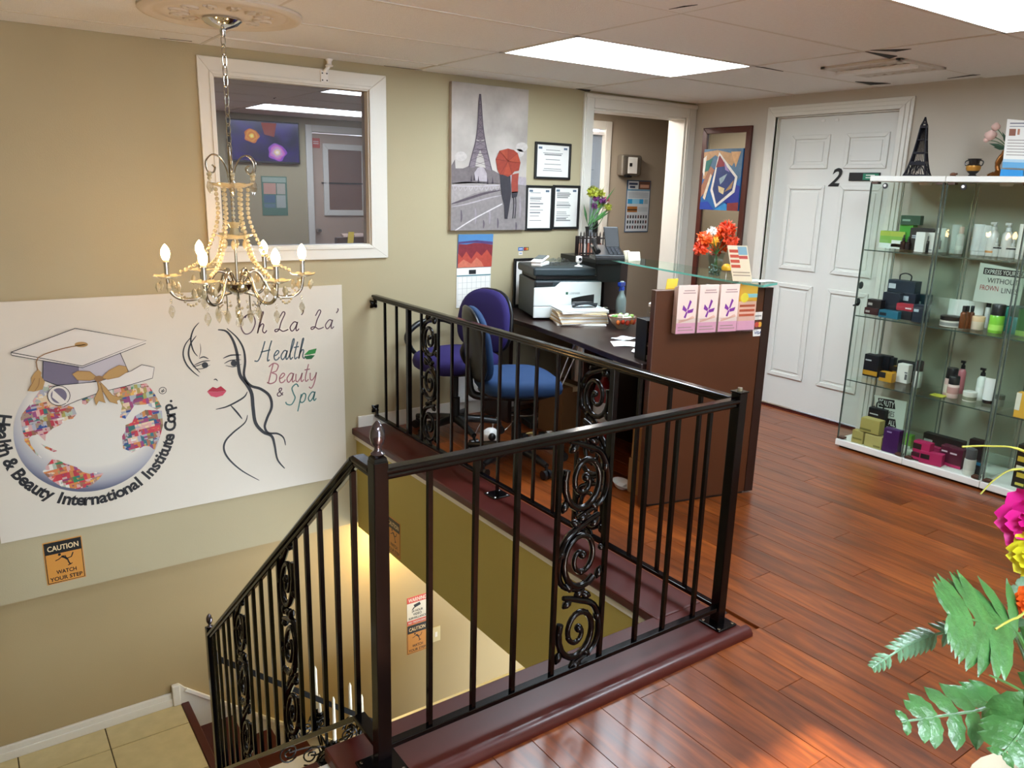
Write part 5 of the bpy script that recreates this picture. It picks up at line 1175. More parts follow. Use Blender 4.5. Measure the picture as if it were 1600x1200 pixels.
for k in range(4):
    u0 = RL * k / 4 + .006; u1 = RL * (k + 1) / 4 - .006; um = (u0 + u1) / 2; wv = u1 - u0; hh = .225
    lab = ('pink butterfly brochures in the leftmost rack slot', 'pink butterfly brochures in the second rack slot', 'pink butterfly brochures in the third rack slot', 'orange sunny brochures in the rightmost rack slot')[k]
    t = thing('brochure_stack', lab, 'brochures', rk(um, .02, .004), group='brochures in the rack')
    for j in range(5 if k < 3 else 3):
        o = .006 + j * .0068
        MB().prism([rk(u0, o, .004), rk(u1, o, .004), rk(u1, o + .006, .004), rk(u0, o + .006, .004)], (0, 0, hh - .003 * (4 - j))).build('brochure', 'bro_cream' if k < 3 else 'bro_peach', t)
    of = .006 + (5 if k < 3 else 3) * .0068 - .0006
    bq = lambda a_, b_, c_, d_, m_, nm, e=0: MB().prism([rk(u0 + wv * a_, of + e, .004 + c_ * hh), rk(u0 + wv * b_, of + e, .004 + c_ * hh), rk(u0 + wv * b_, of + e + .0005, .004 + c_ * hh), rk(u0 + wv * a_, of + e + .0005, .004 + c_ * hh)], (0, 0, (d_ - c_) * hh)).build(nm, m_, t)
    if k < 3:
        bq(0, 1, 0, .22, 'bro_pink', 'print_band'); bq(.1, .9, .06, .08, 'bro_text', 'print_line', .0006); bq(.1, .8, .12, .14, 'bro_text', 'print_line', .0006)
        bq(.3, .85, .88, .9, 'bro_text', 'print_line', .0006); bq(.25, .9, .83, .85, 'bro_text', 'print_line', .0006)
        c0 = V((0, 0, 0))
        f = lambda a_, b_: rk(u0 + wv * a_, of + .0012, .004 + b_ * hh)
        mb = MB()
        for pts in ([(.5, .5), (.62, .7), (.72, .66), (.58, .5)], [(.5, .5), (.3, .6), (.26, .5), (.46, .45)], [(.52, .48), (.85, .52), (.8, .44), (.56, .42)], [(.48, .46), (.36, .34), (.46, .32), (.54, .44)]): mb.poly([f(*p) for p in pts])
        mb.build('butterfly_print', 'bro_purple', t)
        mb = MB().ribbon([f(.1, .24), f(.4, .27), f(.9, .33)], .008, PN).ribbon([f(.1, .28), f(.5, .29), f(.85, .36)], .004, PN); mb.build('leaf_print', 'bro_peach', t)
    else:
        bq(0, 1, .62, 1, 'bro_orange', 'print_band'); bq(.45, 1, .70, .78, 'bro_sky', 'print_band', .0006); bq(0, 1, 0, .2, 'bro_pink', 'print_band')
        MB().poly([rk(u0 + wv * (.3 + .22 * math.cos(a_ * PI / 8)), of + .0014, .004 + hh * .70 + wv * .22 * math.sin(a_ * PI / 8)) for a_ in range(16)]).build('sun_print', 'bro_yellow', t)
        for j in range(3): bq(.08, .92, .3 + j * .1, .35 + j * .1, M('bro_rust', '#b8573a', .5), 'print_line', .0006)

# ------------------------------------------------------------------ things on the desk
def on_wt(px, py, z=WTZ): p = at(px, py, 'z', z); p.z = z; return p
M('printer_dark', '#1d2a2e', .45); M('printer_white', '#d5dad6', .4, noise=.02)
pp_ = on_wt(833, 500); pr = thing('laser_printer', 'large white and dark grey laser printer on the desk', 'printer', (pp_.x, pp_.y, WTZ), math.radians(-21))
LB = lambda name, x0, x1, y0, y1, z0, z1, mat, par, bv=.006: MB().box(x0, x1, y0, y1, z0, z1).build(name, mat, par, bevel=bv, world=False)
LB('body', .004, .436, .006, .40, .012, .245, 'printer_dark', pr, .012)
MB().prism([(0, 0, .085), (.44, 0, .085), (.44, 0, .235), (.17, 0, .235), (.135, 0, .205), (0, 0, .20)], (0, .012, 0)).build('front_cover', 'printer_white', pr, bevel=.004, world=False)
LB('paper_drawer', 0, .44, -.002, .012, .012, .082, 'printer_white', pr, .004); LB('drawer_grip', .16, .28, -.004, 0, .05, .066, 'printer_dark', pr, .003)
LB('scanner_lid', -.006, .40, .0, .40, .272, .322, 'printer_dark', pr, .012); LB('output_gap', .02, .42, .04, .38, .245, .272, 'black', pr, .004)
LB('control_panel', .01, .12, -.004, .02, .215, .235, 'black_plastic', pr, .003)
text('LEXMARK', (.265, -.0005, .165), (1, 0, 0), (0, 0, 1), width=.07, height=.013, mat=M('logo_grey', '#6c7674', .5), parent=pr, world=False); LB('logo_mark', .205, .221, -.0012, .0, .157, .173, M('logo_green', '#2c5a44', .5), pr, 0)
RZ_ = Matrix.Rotation(math.radians(-21), 4, 'Z'); PT = lambda x, y, z=.322: V((pp_.x, pp_.y, WTZ)) + (RZ_ @ V((x, y, z)))
t = thing('card_terminal', 'white card payment terminal lying on the printer', 'card terminal', PT(.075, .14), math.radians(-55))
MB().prism([(-.035, -.085, 0), (.035, -.085, 0), (.035, .085, 0), (-.035, .085, 0)], (0, 0, .026)).build('base', 'white', t, bevel=.008, world=False)
MB().prism([(-.037, -.09, .024), (.037, -.09, .024), (.037, .07, .05), (-.037, .07, .05)], (0, 0, .012)).build('body', 'white', t, bevel=.006, world=False)
MB().prism([(-.028, -.04, .0455), (.028, -.04, .0455), (.028, .05, .0598), (-.028, .05, .0598)], (0, 0, .003)).build('screen', M('terminal_screen', '#33413f', .2), t, world=False)
t = thing('desk_camera', 'small white cube camera standing on the printer', 'camera', PT(.315, .10), math.radians(-30))
MB().lathe([(.026, 0), (.026, .004), (.008, .010), (.007, .026)], (0, 0, 0), 16).build('foot', 'white', t, smooth=50, world=False)
LB('body', -.019, .019, -.016, .016, .024, .066, 'white', t, .008); MB().lathe([(.010, 0), (.010, .004)], (.006, -.016, .046), 14, ax=Matrix.Rotation(PI / 2, 3, 'X')).build('lens', 'black', t, world=False)
t = thing('plastic_bag', 'crumpled clear plastic bag between terminal and camera on the printer', 'plastic bag', PT(.21, .2), .2)
rn = random.Random(5)
hts = {}
def bag(u, v_):
    e = min(u, 1 - u, v_, 1 - v_); return V(((u - .5) * .2, (v_ - .5) * .15, .004 + (rn.random() * .02 + .02) * min(1, e * 5)))
MB().grid(bag, 12, 9).build('film', glass('bag_film', (.86, .9, .9), 1.3, .08), t, world=False)
# papers, spectacle case, bowl, spray bottle, organiser
M('folder_tan', '#cdb487', .7); M('paper_blue', '#cfdbe0', .7)
base = on_wt(905, 508)
for k in range(9):
    c = base + V((.05, .065, .0105 * k)); rz = math.radians(-24 + (k * 37 % 13) - 6)
    col = ('paper', 'folder_tan', 'paper', 'folder_tan', 'paper', 'folder_tan', 'folder_tan', 'paper', 'paper_blue')[k]
    lab = ('lowest white sheaf of the paper pile by the printer', 'tan folder second from the bottom of the paper pile', 'white sheaf third from the bottom of the paper pile', 'tan folder fourth from the bottom of the paper pile', 'white sheaf in the middle of the paper pile', 'tan folder above the middle of the paper pile', 'tan folder third from the top of the paper pile', 'white sheaf just below the top of the paper pile', 'pale blue sheet on top of the paper pile')[k]
    t = thing('paper_folder', lab, 'papers', c, rz, group='pile of papers on the desk')
    MB().box(-.15, .15, -.11, .11, 0, .0098).build('sheets', col, t, bevel=.001, world=False)
    MB().box(-.148, .148, -.112, -.110, .001, .004).build('loose_edge', 'paper', t, world=False)
top = base + V((.05, .065, .0105 * 9 + .001))
t = thing('spectacle_case', 'open black spectacle case on the paper pile', 'spectacle case', top + V((.03, -.01, 0)), -.3)
def scoop(u, v_): a_ = PI * v_; return V(((u - .5) * .15, -.03 * math.cos(a_), .03 * (1 - math.sin(a_) * (.4 + .6 * abs(2 * u - 1) ** 2))))
MB().grid(scoop, 12, 8).build('lower_shell', 'black', t, smooth=60, world=False)
o = MB().grid(lambda u, v_: V(((u - .5) * .15, .03 + .012 * math.sin(PI * u), .03 + v_ * .045 * (.5 + u * .5))), 10, 4).build('lid', 'black', t, smooth=60, world=False)
MB().tube([(.02 * math.cos(a_) + .07, -.05 + .014 * math.sin(a_), .004) for a_ in [i * PI / 6 for i in range(12)]], .0012, 5, closed=True).tube([(.02 * math.cos(a_) + .115, -.05 + .014 * math.sin(a_), .004) for a_ in [i * PI / 6 for i in range(12)]], .0012, 5, closed=True).build('spectacles', 'silver', t, world=False)
p = on_wt(969, 494); t = thing('spray_bottle', 'clear spray bottle with a blue trigger head on the desk', 'spray bottle', p, .4)
MB().lathe([(.030, 0), (.034, .008), (.034, .105), (.028, .125), (.017, .15), (.016, .172)], (0, 0, 0), 18).build('bottle', M('bottle_frost', '#c9d2d4', .25, noise=.03, trans=.5), t, smooth=50, world=False)
hd = MB().lathe([(.018, .170), (.018, .19), (.014, .195)], (0, 0, 0), 14).build('collar', M('trigger_blue', '#1f3fa8', .35), t, smooth=50, world=False)
MB().box(-.045, .03, -.012, .012, .195, .222).box(-.052, -.045, -.006, .006, .20, .214).prism([(-.028, -.006, .196), (-.018, -.006, .196), (-.032, -.006, .165), (-.040, -.006, .166)], (0, .012, 0)).build('trigger_head', 'trigger_blue', t, bevel=.005, world=False)
MB().box(-.01, .01, -.008, .008, .222, .228).build('top_clip', 'white', t, world=False)
p = on_wt(971, 513); t = thing('flower_bowl', 'white bowl with painted red flowers and wrapped sweets on the desk', 'bowl', p)
MB().lathe([(.03, 0), (.034, .006), (.060, .030), (.078, .062), (.083, .072), (.079, .072), (.058, .035), (.02, .012)], (0, 0, 0), 28).build('bowl', M('bowl_white', '#ddd6c6', .25), t, smooth=50, world=False)
MB().tube([(.081 * math.cos(i * PI / 16), .081 * math.sin(i * PI / 16), .073) for i in range(32)], .003, 5, closed=True).build('rim', M('bowl_rim', '#7a3a2c', .4), t, world=False)
for k in range(6):
    a_ = math.radians(-150 + k * 22); rr = .071; c = V((rr * math.cos(a_), rr * math.sin(a_), .045 + .006 * (k % 2)))
    MB().ball(c, .017, 8, 5, (.8, .8, 1)).build('painted_flower', M('flower_red', '#c2391f', .35) if k % 3 else M('flower_orange', '#d8702c', .35), t, smooth=60, world=False)
rn = random.Random(8)
for k in range(14):
    c = V((rn.uniform(-.05, .05), rn.uniform(-.05, .05), .062 + rn.uniform(0, .02))); col = ('#4f8c3a', '#c9d6b8', '#8fae5a', '#e0ded2')[k % 4]
    MB().ball(c, .014, 7, 5, (1.3, .8, .8)).build('sweet', M('sw_' + col.strip('#'), col, .35), t, smooth=60, world=False)
p = on_wt(1011, 548); t = thing('desk_organiser', 'black tiered desk organiser standing against the end panel', 'desk organiser', V((2.715, 2.66, WTZ)), math.radians(-13))
LB('side', -.055, -.049, -.04, .06, 0, .20, 'black_plastic', t, .002); LB('side', .049, .055, -.04, .06, 0, .20, 'black_plastic', t, .002); LB('back', -.05, .05, .054, .06, 0, .20, 'black_plastic', t, .002)
for k in range(4): LB('shelf', -.05, .05, -.04, .056, .0 + k * .064, .006 + k * .064, 'black_plastic', t, .002)
for k in range(3): LB('paper_slip', -.04, .04, -.035, .04, .008 + k * .064, .014 + k * .064, 'paper', t, 0)
t = thing('clear_jar', 'small clear jar on top of the black desk organiser', 'jar', (2.715, 2.66, WTZ + .2))
MB().lathe([(.026, 0), (.030, .006), (.030, .04), (.024, .052), (.022, .06)], (0, 0, 0), 16).build('jar', 'acrylic', t, smooth=50, world=False); MB().lathe([(.025, .06), (.025, .075), (.02, .078)], (0, 0, 0), 16).build('lid', 'white', t, smooth=50, world=False)
for k, (px, py, w_, h_, rz, lab) in enumerate(((985, 540, .2, .14, -.6, 'white sheet of paper spread on the desk near the end panel'), (975, 531, .13, .09, .2, 'small white slip behind the spread sheet on the desk'), (1006, 552, .12, .08, -.9, 'curled white receipt at the worktop edge by the end panel'))):
    c = on_wt(px, py, WTZ + .001 + .0015 * k) + V((.03, .03, 0)); t = thing('loose_paper', lab, 'paper', c, rz, group='loose papers on the desk')
    MB().grid(lambda u, v_: V(((u - .5) * w_, (v_ - .5) * h_, .004 * math.sin(u * 5 + k) ** 2 + .012 * max(0, u - .8) * 5 * (k == 2))), 10, 4).build('sheet', 'paper' if k != 1 else 'paper_blue', t, world=False)
t = thing('leaning_frame', 'dark document frame leaning on the wall behind the printer', 'frame', (2.92, YW - .03, WTZ))
fl0 = at(803, 404, 'y', YW - .03); 
mitred(t, (fl0.x, fl0.x + .26, WTZ + .001, fl0.z), (fl0.x + .018, fl0.x + .242, WTZ + .02, fl0.z - .018), fy(YW - .04), (0, .016, 0), 'black', 'frame')
MB().box(fl0.x + .016, fl0.x + .244, YW - .034, YW - .026, WTZ + .018, fl0.z - .016).build('sheet', 'paper', t)
c = atpl(1047, 441, PA - PN * .06, PN); t = thing('yellow_card', 'yellow card standing behind the top of the end panel', 'card', (c.x, c.y, 0.98))
c0 = V((c.x, c.y, 1.0)); MB().prism([c0 + PD * a_ + V((0, 0, b_)) for a_, b_ in ((-.03, 0), (.03, 0), (.045, .115), (-.015, .115))], PN * -.003).build('card', 'bro_yellow', t)
MB().prism([c0 + PD * a_ + PN * .0008 + V((0, 0, b_)) for a_, b_ in ((-.012, .06), (.026, .06), (.028, .07), (-.010, .07))], PN * -.0005).build('print_line', 'bro_orange', t)
t['label'] = 'yellow card standing behind the top of the end panel'
MB().box(c0.x - .02, c0.x + .03, c0.y - .005, c0.y + .02, WTZ, 1.0).build('stand', 'acrylic', t)
# keyboard tray papers under the worktop
t = thing('paper_tray', 'white box of paper under the worktop beside the end panel', 'paper tray', (2.80, 2.80, .6))
MB().box(2.655, 2.93, 2.60, 2.86, .635, .684).build('tray', 'paper', t, bevel=.003); MB().box(2.66, 2.92, 2.605, 2.855, .684, .6848).build('sheet', 'white', t)

# ------------------------------------------------------------------ things on the glass shelf and hutch
GZ_ = gz + .0102
def on_gl(px, py): p = at(px, py, 'z', GZ_); p.z = GZ_; return p
M('fl_orange', '#ea641c', .5, noise=.15, nscale=40); M('fl_red', '#de481c', .5, noise=.15, nscale=40); M('fl_yellow', '#f0b42c', .5); M('stem_green', '#2f5a2a', .6); M('leaf_green', '#3f7a34', .5)
def mum(c, r, mat, parent, rn, name='flower_head', world=True):
    mb = MB()
    for k in range(80):
        d = V((rn.gauss(0, 1), rn.gauss(0, 1), rn.gauss(.2, 1))).normalized(); s_ = d.orthogonal().normalized() * r * .2; u_ = d.cross(s_)
        e = V(c) + d * r * rn.uniform(.85, 1.1); mb.add([V(c) + d * r * .2, V(c) + d * r * .7 + s_, e, V(c) + d * r * .7 - s_, V(c) + d * r * .75 + u_ * .3], [(0, 1, 4), (1, 2, 4), (2, 3, 4), (3, 0, 4)])
    mb.ball(c, r * .55, 8, 6)
    return mb.build(name, mat, parent, world=world)
p = on_gl(1116, 432); vz = p
t = thing('flower_vase', 'square glass vase of orange and red flowers on the glass shelf', 'flower vase', p)
MB().lathe([(.028, 0), (.030, .004), (.034, .06), (.044, .115), (.046, .118), (.040, .116), (.030, .06), (.024, .008)], p, 4, ax=Matrix.Rotation(.5, 3, 'Z')).build('vase', glass('vase_glass', (.80, .86, .83), 1.5), t)
mb = MB()
for k in range(40): mb.ball(p + V((random.uniform(-.022, .022), random.uniform(-.022, .022), random.uniform(.008, .06))), .005, 5, 4)
mb.build('glass_pebbles', M('pebble', '#6f8a80', .15), t, smooth=60)
t['label'] = 'glass vase of orange and red flowers on the glass shelf'
rn = random.Random(3)
dp = mpp(p)
for k, (px, py, r, mt) in enumerate(((1095, 388, .036, 'fl_red'), (1101, 373, .038, 'fl_orange'), (1113, 376, .030, 'fl_yellow'), (1123, 366, .040, 'fl_orange'), (1136, 358, .042, 'fl_red'), (1128, 384, .036, 'fl_orange'), (1141, 378, .038, 'fl_red'), (1112, 362, .024, 'paper'), (1118, 392, .030, 'fl_red'))):
    c = at(px, py, 'y', p.y + rn.uniform(-.04, .04))
    MB().tube(smooth_path([p + V((rn.uniform(-.015, .015), rn.uniform(-.015, .015), .02)), p + V((0, 0, .11)), c], 4), .0022, 5).build('stem', 'stem_green', t)
    mum(c, r * 1.2, mt, t, rn)
p = on_gl(1156, 442); t = thing('sign_holder', 'slanted clear acrylic sign holder on the glass shelf end', 'sign holder', p)
hA = [p + V((-.025, .025, 0)), p + V((.055, -.035, 0))]; lean = V((-.03, .02, .235)); sh = V((-.035, .0, .0))
MB().prism([hA[0], hA[1], hA[1] + lean + sh, hA[0] + lean + sh], (.004, .004, 0)).build('back_sheet', 'acrylic', t)
w_d = hA[1] - hA[0]; hn = w_d.cross(lean).normalized(); hn = hn if hn.dot(CAM - p) > 0 else -hn
f = lambda u, v_, e=.001: hA[0] + w_d * u + (lean + sh) * v_ + hn * e
MB().poly([f(.04, .03), f(.96, .03), f(.96, .74), f(.04, .74)]).build('paper_insert', M('insert_cream', '#e3d3b4', .6), t)
for a_, b_, c_, d_, col in ((.5, .92, .56, .72, '#7fa3b0'), (.08, .5, .3, .36, '#c2503a'), (.08, .5, .4, .46, '#c2503a'), (.1, .5, .5, .56, '#c2503a'), (.1, .55, .6, .66, '#c2503a'), (.1, .9, .2, .22, '#a08c78'), (.1, .9, .14, .16, '#a08c78'), (.5, .9, .48, .54, '#b44a44')): MB().poly([f(a_, c_, .002), f(b_, c_, .002), f(b_, d_, .002), f(a_, d_, .002)]).build('print_block', M('in_' + col.strip('#'), col, .6), t)
MB().prism([p + V((-.03, -.0, 0)), p + V((.06, -.06, 0)), p + V((.06, .03, 0)), p + V((-.03, .07, 0))], (0, 0, .004)).build('foot', 'acrylic', t)
p = on_gl(1134, 434); t = thing('shelf_clip', 'yellow card clip standing before the sign holder', 'card clip', p)
MB().tube([p, p + V((0, 0, .035))], .0025, 6).build('stalk', 'white', t); MB().lathe([(.006, .032), (.024, .038), (.026, .052), (.016, .066), (.002, .07)], p, 14).build('disc', M('clip_yellow', '#d9a41c', .4), t, smooth=50); MB().box(p.x - .02, p.x + .02, p.y - .015, p.y + .015, p.z, p.z + .004).build('foot', 'acrylic', t)
for k, (px, py, lab) in enumerate(((1183, 439, 'white leaflet on the right end of the glass shelf'), (1196, 440, 'second white leaflet at the tip of the glass shelf'))):
    p = on_gl(px, py); p.x -= .0; t = thing('leaflet', lab, 'leaflet', p + V((0, 0, k * .002)), -.6 + k * .3, group='leaflets on the glass shelf'); MB().grid(lambda u, v_: V(((u - .5) * .1, (v_ - .5) * .07, .003 * math.sin(3 * u))), 6, 2).build('sheet', 'paper', t, world=False)
for k, (px, py, rz, lab) in enumerate(((978, 405, .4, 'tilted business card holder left of its twin on the glass shelf'), (989, 407, -.3, 'cream business card holder on the glass shelf'))):
    p = on_gl(px, py); t = thing('card_holder', lab, 'card holder', p, rz, group='business card holders')
    MB().prism([(-.04, -.02, 0), (.04, -.02, 0), (.04, -.005, .05), (-.04, -.005, .05)], (0, .008, .002)).build('cards', M('card_cream', '#d3c9ad', .6), t, world=False)
    MB().prism([(-.045, -.025, 0), (.045, -.025, 0), (.045, .03, 0), (-.045, .03, 0)], (0, 0, .004)).prism([(-.045, -.03, 0), (.045, -.03, 0), (.045, -.024, .02), (-.045, -.024, .02)], (0, .003, 0)).build('holder', 'acrylic', t, world=False)
p = V((3.42, 3.86, GZ_)); p = at(948, 405, 'z', GZ_); p.z = GZ_
t = thing('desk_phone', 'black desk telephone with a tilted screen at the end of the glass shelf', 'telephone', p, -.5)
MB().prism([(-.09, -.09, 0), (.09, -.09, 0), (.09, .09, 0), (-.09, .09, 0)], (0, 0, .02)).prism([(-.09, -.08, .02), (.09, -.08, .02), (.09, .08, .07), (-.09, .08, .07)], (0, .004, .012)).build('base', 'black_plastic', t, bevel=.004, world=False)
MB().prism([(.0, .05, .07), (.09, .05, .07), (.08, .085, .19), (-.01, .085, .19)], (0, .014, 0)).build('screen', 'black_plastic', t, bevel=.004, world=False)
MB().tube(smooth_path([(-.07, -.07, .05), (-.075, 0, .08), (-.07, .08, .11)], 5), [.016] * 3 + [.012] * 5 + [.018] * 3, 8).build('handset', 'black', t, smooth=50, world=False)
mb = MB()
for i in range(4):
    for j in range(3): mb.box(.0 + j * .025, .018 + j * .025, -.065 + i * .028, -.048 + i * .028, .036 + i * .0085, .046 + i * .0085)
mb.build('keys', M('key_grey', '#3a3d42', .5), t, world=False)
p = at(932, 396, 'z', GZ_); p.z = 1.0705; p = V((3.52, 4.08, 1.0755))
t = thing('polish_rack', 'black picket rack of small bottles at the far end of the desk', 'rack', p, -.35)
for k in range(8):
    MB().prism([(-.085 + k * .023, -.03, 0), (-.077 + k * .023, -.03, 0), (-.077 + k * .023, -.03, .15), (-.081 + k * .023, -.03, .165), (-.085 + k * .023, -.03, .15)], (0, .004, 0)).build('picket', M('rack_brown', '#1c110e', .4), t, world=False)
LB('crossbar', -.09, .09, -.034, -.030, .115, .125, 'rack_brown', t, 0); LB('crossbar', -.09, .09, -.034, -.030, .015, .025, 'rack_brown', t, 0); LB('tray', -.09, .09, -.03, .05, 0, .008, 'rack_brown', t, 0); LB('back', -.09, .09, .046, .05, 0, .13, 'rack_brown', t, 0)
for k in range(6):
    c = V((-.07 + k * .028, 0, .008)); b_ = MB().lathe([(.011, 0), (.011, .07), (.006, .08)], c, 10).build('bottle', M(('pol_a', 'pol_b', 'pol_c')[k % 3], ('#c99a86', '#d9cfc4', '#a8604c')[k % 3], .25), t, smooth=50, world=False); MB().lathe([(.007, .08), (.006, .12)], c, 8).build('bottle_cap', 'white', t, smooth=50, world=False)
p = V((3.57, 4.08, 1.0755)); t = thing('silk_flowers', 'dark slim vase of lime and purple artificial flowers by the doorway', 'flower arrangement', p + V((-.005, .09, 0)))
p = p + V((-.005, .09, 0))
MB().lathe([(.02, 0), (.022, .01), (.014, .08), (.012, .17), (.018, .19)], p, 14).build('vase', 'black', t, smooth=50)
rn = random.Random(12)
for k, (px, py, r, mt) in enumerate(((926, 300, .035, ('lime', '#a3a832')), (938, 302, .03, ('lime', '#a3a832')), (931, 310, .02, ('plum', '#6d2c6a')), (942, 313, .022, ('plum', '#6d2c6a')), (948, 312, .018, ('rosepink', '#d27a86')), (938, 320, .025, ('lime2', '#7f9c3a')), (950, 324, .024, ('lime', '#a3a832')), (928, 322, .02, ('plum', '#6d2c6a')))):
    c = at(px, py, 'y', p.y + rn.uniform(-.03, .03)); M(mt[0], mt[1], .5)
    MB().tube(smooth_path([p + V((0, 0, .17)), p * .5 + c * .5 + V((0, 0, .03)), c], 4), .0025, 5).build('stem', 'stem_green', t); mum(c, r * 1.35, mt[0], t, rn)
for px, py in ((912, 318), (962, 292), (955, 330), (933, 332), (945, 290), (958, 322)):
    c = at(px, py, 'y', p.y); a_ = p + V((0, 0, .2)); s_ = (c - a_).cross(V((0, 1, 0))).normalized() * .011
    m_ = (a_ + c) / 2; MB().add([a_, m_ + s_, c, m_ - s_, m_ + V((0, -.006, 0))], [(0, 1, 4), (1, 2, 4), (2, 3, 4), (3, 0, 4)]).build('leaf', 'leaf_green' if px != 912 else 'stem_green', t)

# ------------------------------------------------------------------ chairs
def chair(name, label, loc, rz, colname, col, arms):
    t = thing(name, label, 'chair', loc, rz, group='task chairs behind the reception desk')
    fab = M(colname, col, .85, noise=.08, nscale=120, bump=.2, bscale=400)
    # seat faces local +Y
    def cushion(w_, d_, th, z, fr):
        def f(u, v_):
            return None
        mb = MB(); N = 28; lay = ((.90, -.5), (.98, -.3), (1.0, .0), (.97, .3), (.86, .48), (.5, .56))
        vs = []
        for s_, h_ in lay:
            for k in range(N):
                a_ = 2 * PI * k / N; ca, sa = math.cos(a_), math.sin(a_); e = .62
                x = w_ / 2 * s_ * math.copysign(abs(ca) ** e, ca); y = d_ / 2 * s_ * math.copysign(abs(sa) ** e, sa)
                zz = z + th * h_ - (fr * max(0, y / (d_ / 2)) ** 3)
                vs.append((x, y, zz))
        fs = [tuple(reversed(range(N)))] + [(i * N + k, i * N + (k + 1) % N, (i + 1) * N + (k + 1) % N, (i + 1) * N + k) for i in range(len(lay) - 1) for k in range(N)] + [tuple((len(lay) - 1) * N + k for k in range(N))]
        return mb.add(vs, fs)
    cushion(.48, .46, .09, .485, .025).build('seat', fab, t, smooth=60, world=False)
    MB().lathe([(.20, .418), (.22, .435), (.21, .445)], (0, 0, 0), 24).build('seat_pan', 'black_plastic', t, smooth=50, world=False)
    def back(th, s, off):
        mb = MB(); N = 30; vs = []; lay = ((.5, -.62), (.86, -.5), (.98, -.28), (1, 0), (.98, .28), (.86, .5), (.5, .62))
        for q_, h_ in lay:
            for k in range(N):
                a_ = 2 * PI * k / N; ca, sa = math.cos(a_), math.sin(a_); e = .75
                x = .235 * s * q_ * math.copysign(abs(ca) ** e, ca) * (1 - .10 * sa); z = .195 * s * q_ * math.copysign(abs(sa) ** e, sa)
                vs.append((x, -.235 + off + th * h_ - .11 * (z) + .35 * x * x, .70 + z))
        fs = [tuple(range(N))] + [(i * N + k, (i + 1) * N + k, (i + 1) * N + (k + 1) % N, i * N + (k + 1) % N) for i in range(len(lay) - 1) for k in range(N)] + [tuple(reversed([(len(lay) - 1) * N + k for k in range(N)]))]
        return mb.add(vs, fs)
    back(.05, 1.0, .0).build('backrest', fab, t, smooth=60, world=False)
    back(.03, 1.02, -.030).build('back_shell', 'black_plastic', t, smooth=60, world=False)
    MB().tube(smooth_path([(0, -.02, .405), (0, -.18, .40), (0, -.265, .44), (0, -.27, .62)], 5), .022, 8).build('back_support', 'black_plastic', t, smooth=50, world=False)
    MB().lathe([(.028, .09), (.028, .24), (.018, .245), (.018, .41)], (0, 0, 0), 14).build('gas_column', 'black', t, smooth=50, world=False)
    for k in range(5):
        a_ = 2 * PI * k / 5 + .35; d = V((math.cos(a_), math.sin(a_), 0))
        lg = MB().tube([d * .02 + V((0, 0, .105)), d * .15 + V((0, 0, .095)), d * .285 + V((0, 0, .075))], [.026, .022, .016], 8).build('base_leg', 'black_plastic', t, smooth=50, world=False)
        c = d * .285; s_ = V((-d.y, d.x, 0))
        MB().cyl(c - s_ * .024 + V((0, 0, .026)), c - s_ * .006 + V((0, 0, .026)), .026, n=14).cyl(c + s_ * .006 + V((0, 0, .026)), c + s_ * .024 + V((0, 0, .026)), .026, n=14).cyl(c + V((0, 0, .03)), c + V((0, 0, .075)), .008, n=8).build('castor', 'black_plastic', lg, smooth=50, world=False)
    if arms:
        for s_ in (-1, 1):
            pts = smooth_path([(s_ * .15, .02, .42), (s_ * .255, .03, .43), (s_ * .275, .12, .50), (s_ * .27, .17, .60), (s_ * .265, .08, .675), (s_ * .262, -.08, .685), (s_ * .262, -.17, .66)], 5)
            MB().tube(pts, [.014] * 12 + [.018] * (len(pts) - 12), 8).build('armrest', 'black_plastic', t, smooth=50, world=False)
    return t
chair('office_chair', 'blue office chair without arms, nearest the railing', (2.45, 3.39, 0), math.radians(-90 - 20), 'fabric_blue', '#0a3058', False)
chair('office_chair', 'purple office chair with black armrests, close to the wall', (2.44, 4.03, 0), math.radians(90 + 8), 'fabric_purple', '#22165a', True)

# ------------------------------------------------------------------ under the desk and on the floor
def on_fl(px, py): p = at(px, py, 'z', 0.0); p.z = 0.002; return p
t = thing('fire_extinguisher', 'red fire extinguisher under the desk behind the railing scroll', 'fire extinguisher', V((3.12, 3.42, .002)))
p = t.location.copy()
MB().lathe([(.055, 0), (.062, .01), (.062, .33), (.05, .375), (.022, .40), (.020, .42)], p, 20).build('cylinder', M('ext_red', '#9c1420', .3, coat=.4), t, smooth=50)
MB().lathe([(.0625, .15), (.0625, .27)], p, 20, cap=False).build('label_band', 'paper', t, smooth=50)
MB().box(p.x - .012, p.x + .012, p.y - .05, p.y + .02, p.z + .42, p.z + .45).box(p.x - .008, p.x + .008, p.y - .10, p.y + .0, p.z + .462, p.z + .472).build('valve_handle', 'black', t, bevel=.003)
MB().tube(smooth_path([p + V((.01, .02, .435)), p + V((.07, .0, .43)), p + V((.085, -.01, .3)), p + V((.07, -.02, .15))], 5), .008, 7).build('hose', 'black', t, smooth=50)
M('cardboard', '#94714a', .85, noise=.1); M('cardboard_dark', '#6d4a26', .85, noise=.1)
def carton(label, x0, x1, y0, y1, z0, z1, mat):
    t = thing('cardboard_box', label, 'box', ((x0 + x1) / 2, (y0 + y1) / 2, z0), group='cardboard boxes under the desk')
    MB().box(x0, x1, y0, y1, z0, z1).build('carton', mat, t, bevel=.003); MB().box((x0 + x1) / 2 - .02, (x0 + x1) / 2 + .02, y0 - .001, y1 + .001, z1 - .03, z1 + .001).build('tape', 'folder_tan', t)
carton('large brown cardboard box under the desk left of the extinguisher', 2.96, 3.16, 3.62, 3.86, .002, .32, 'cardboard_dark')
carton('upper tan cardboard box just inside the end panel', 2.71, 2.95, 2.60, 2.74, .19, .36, 'cardboard')
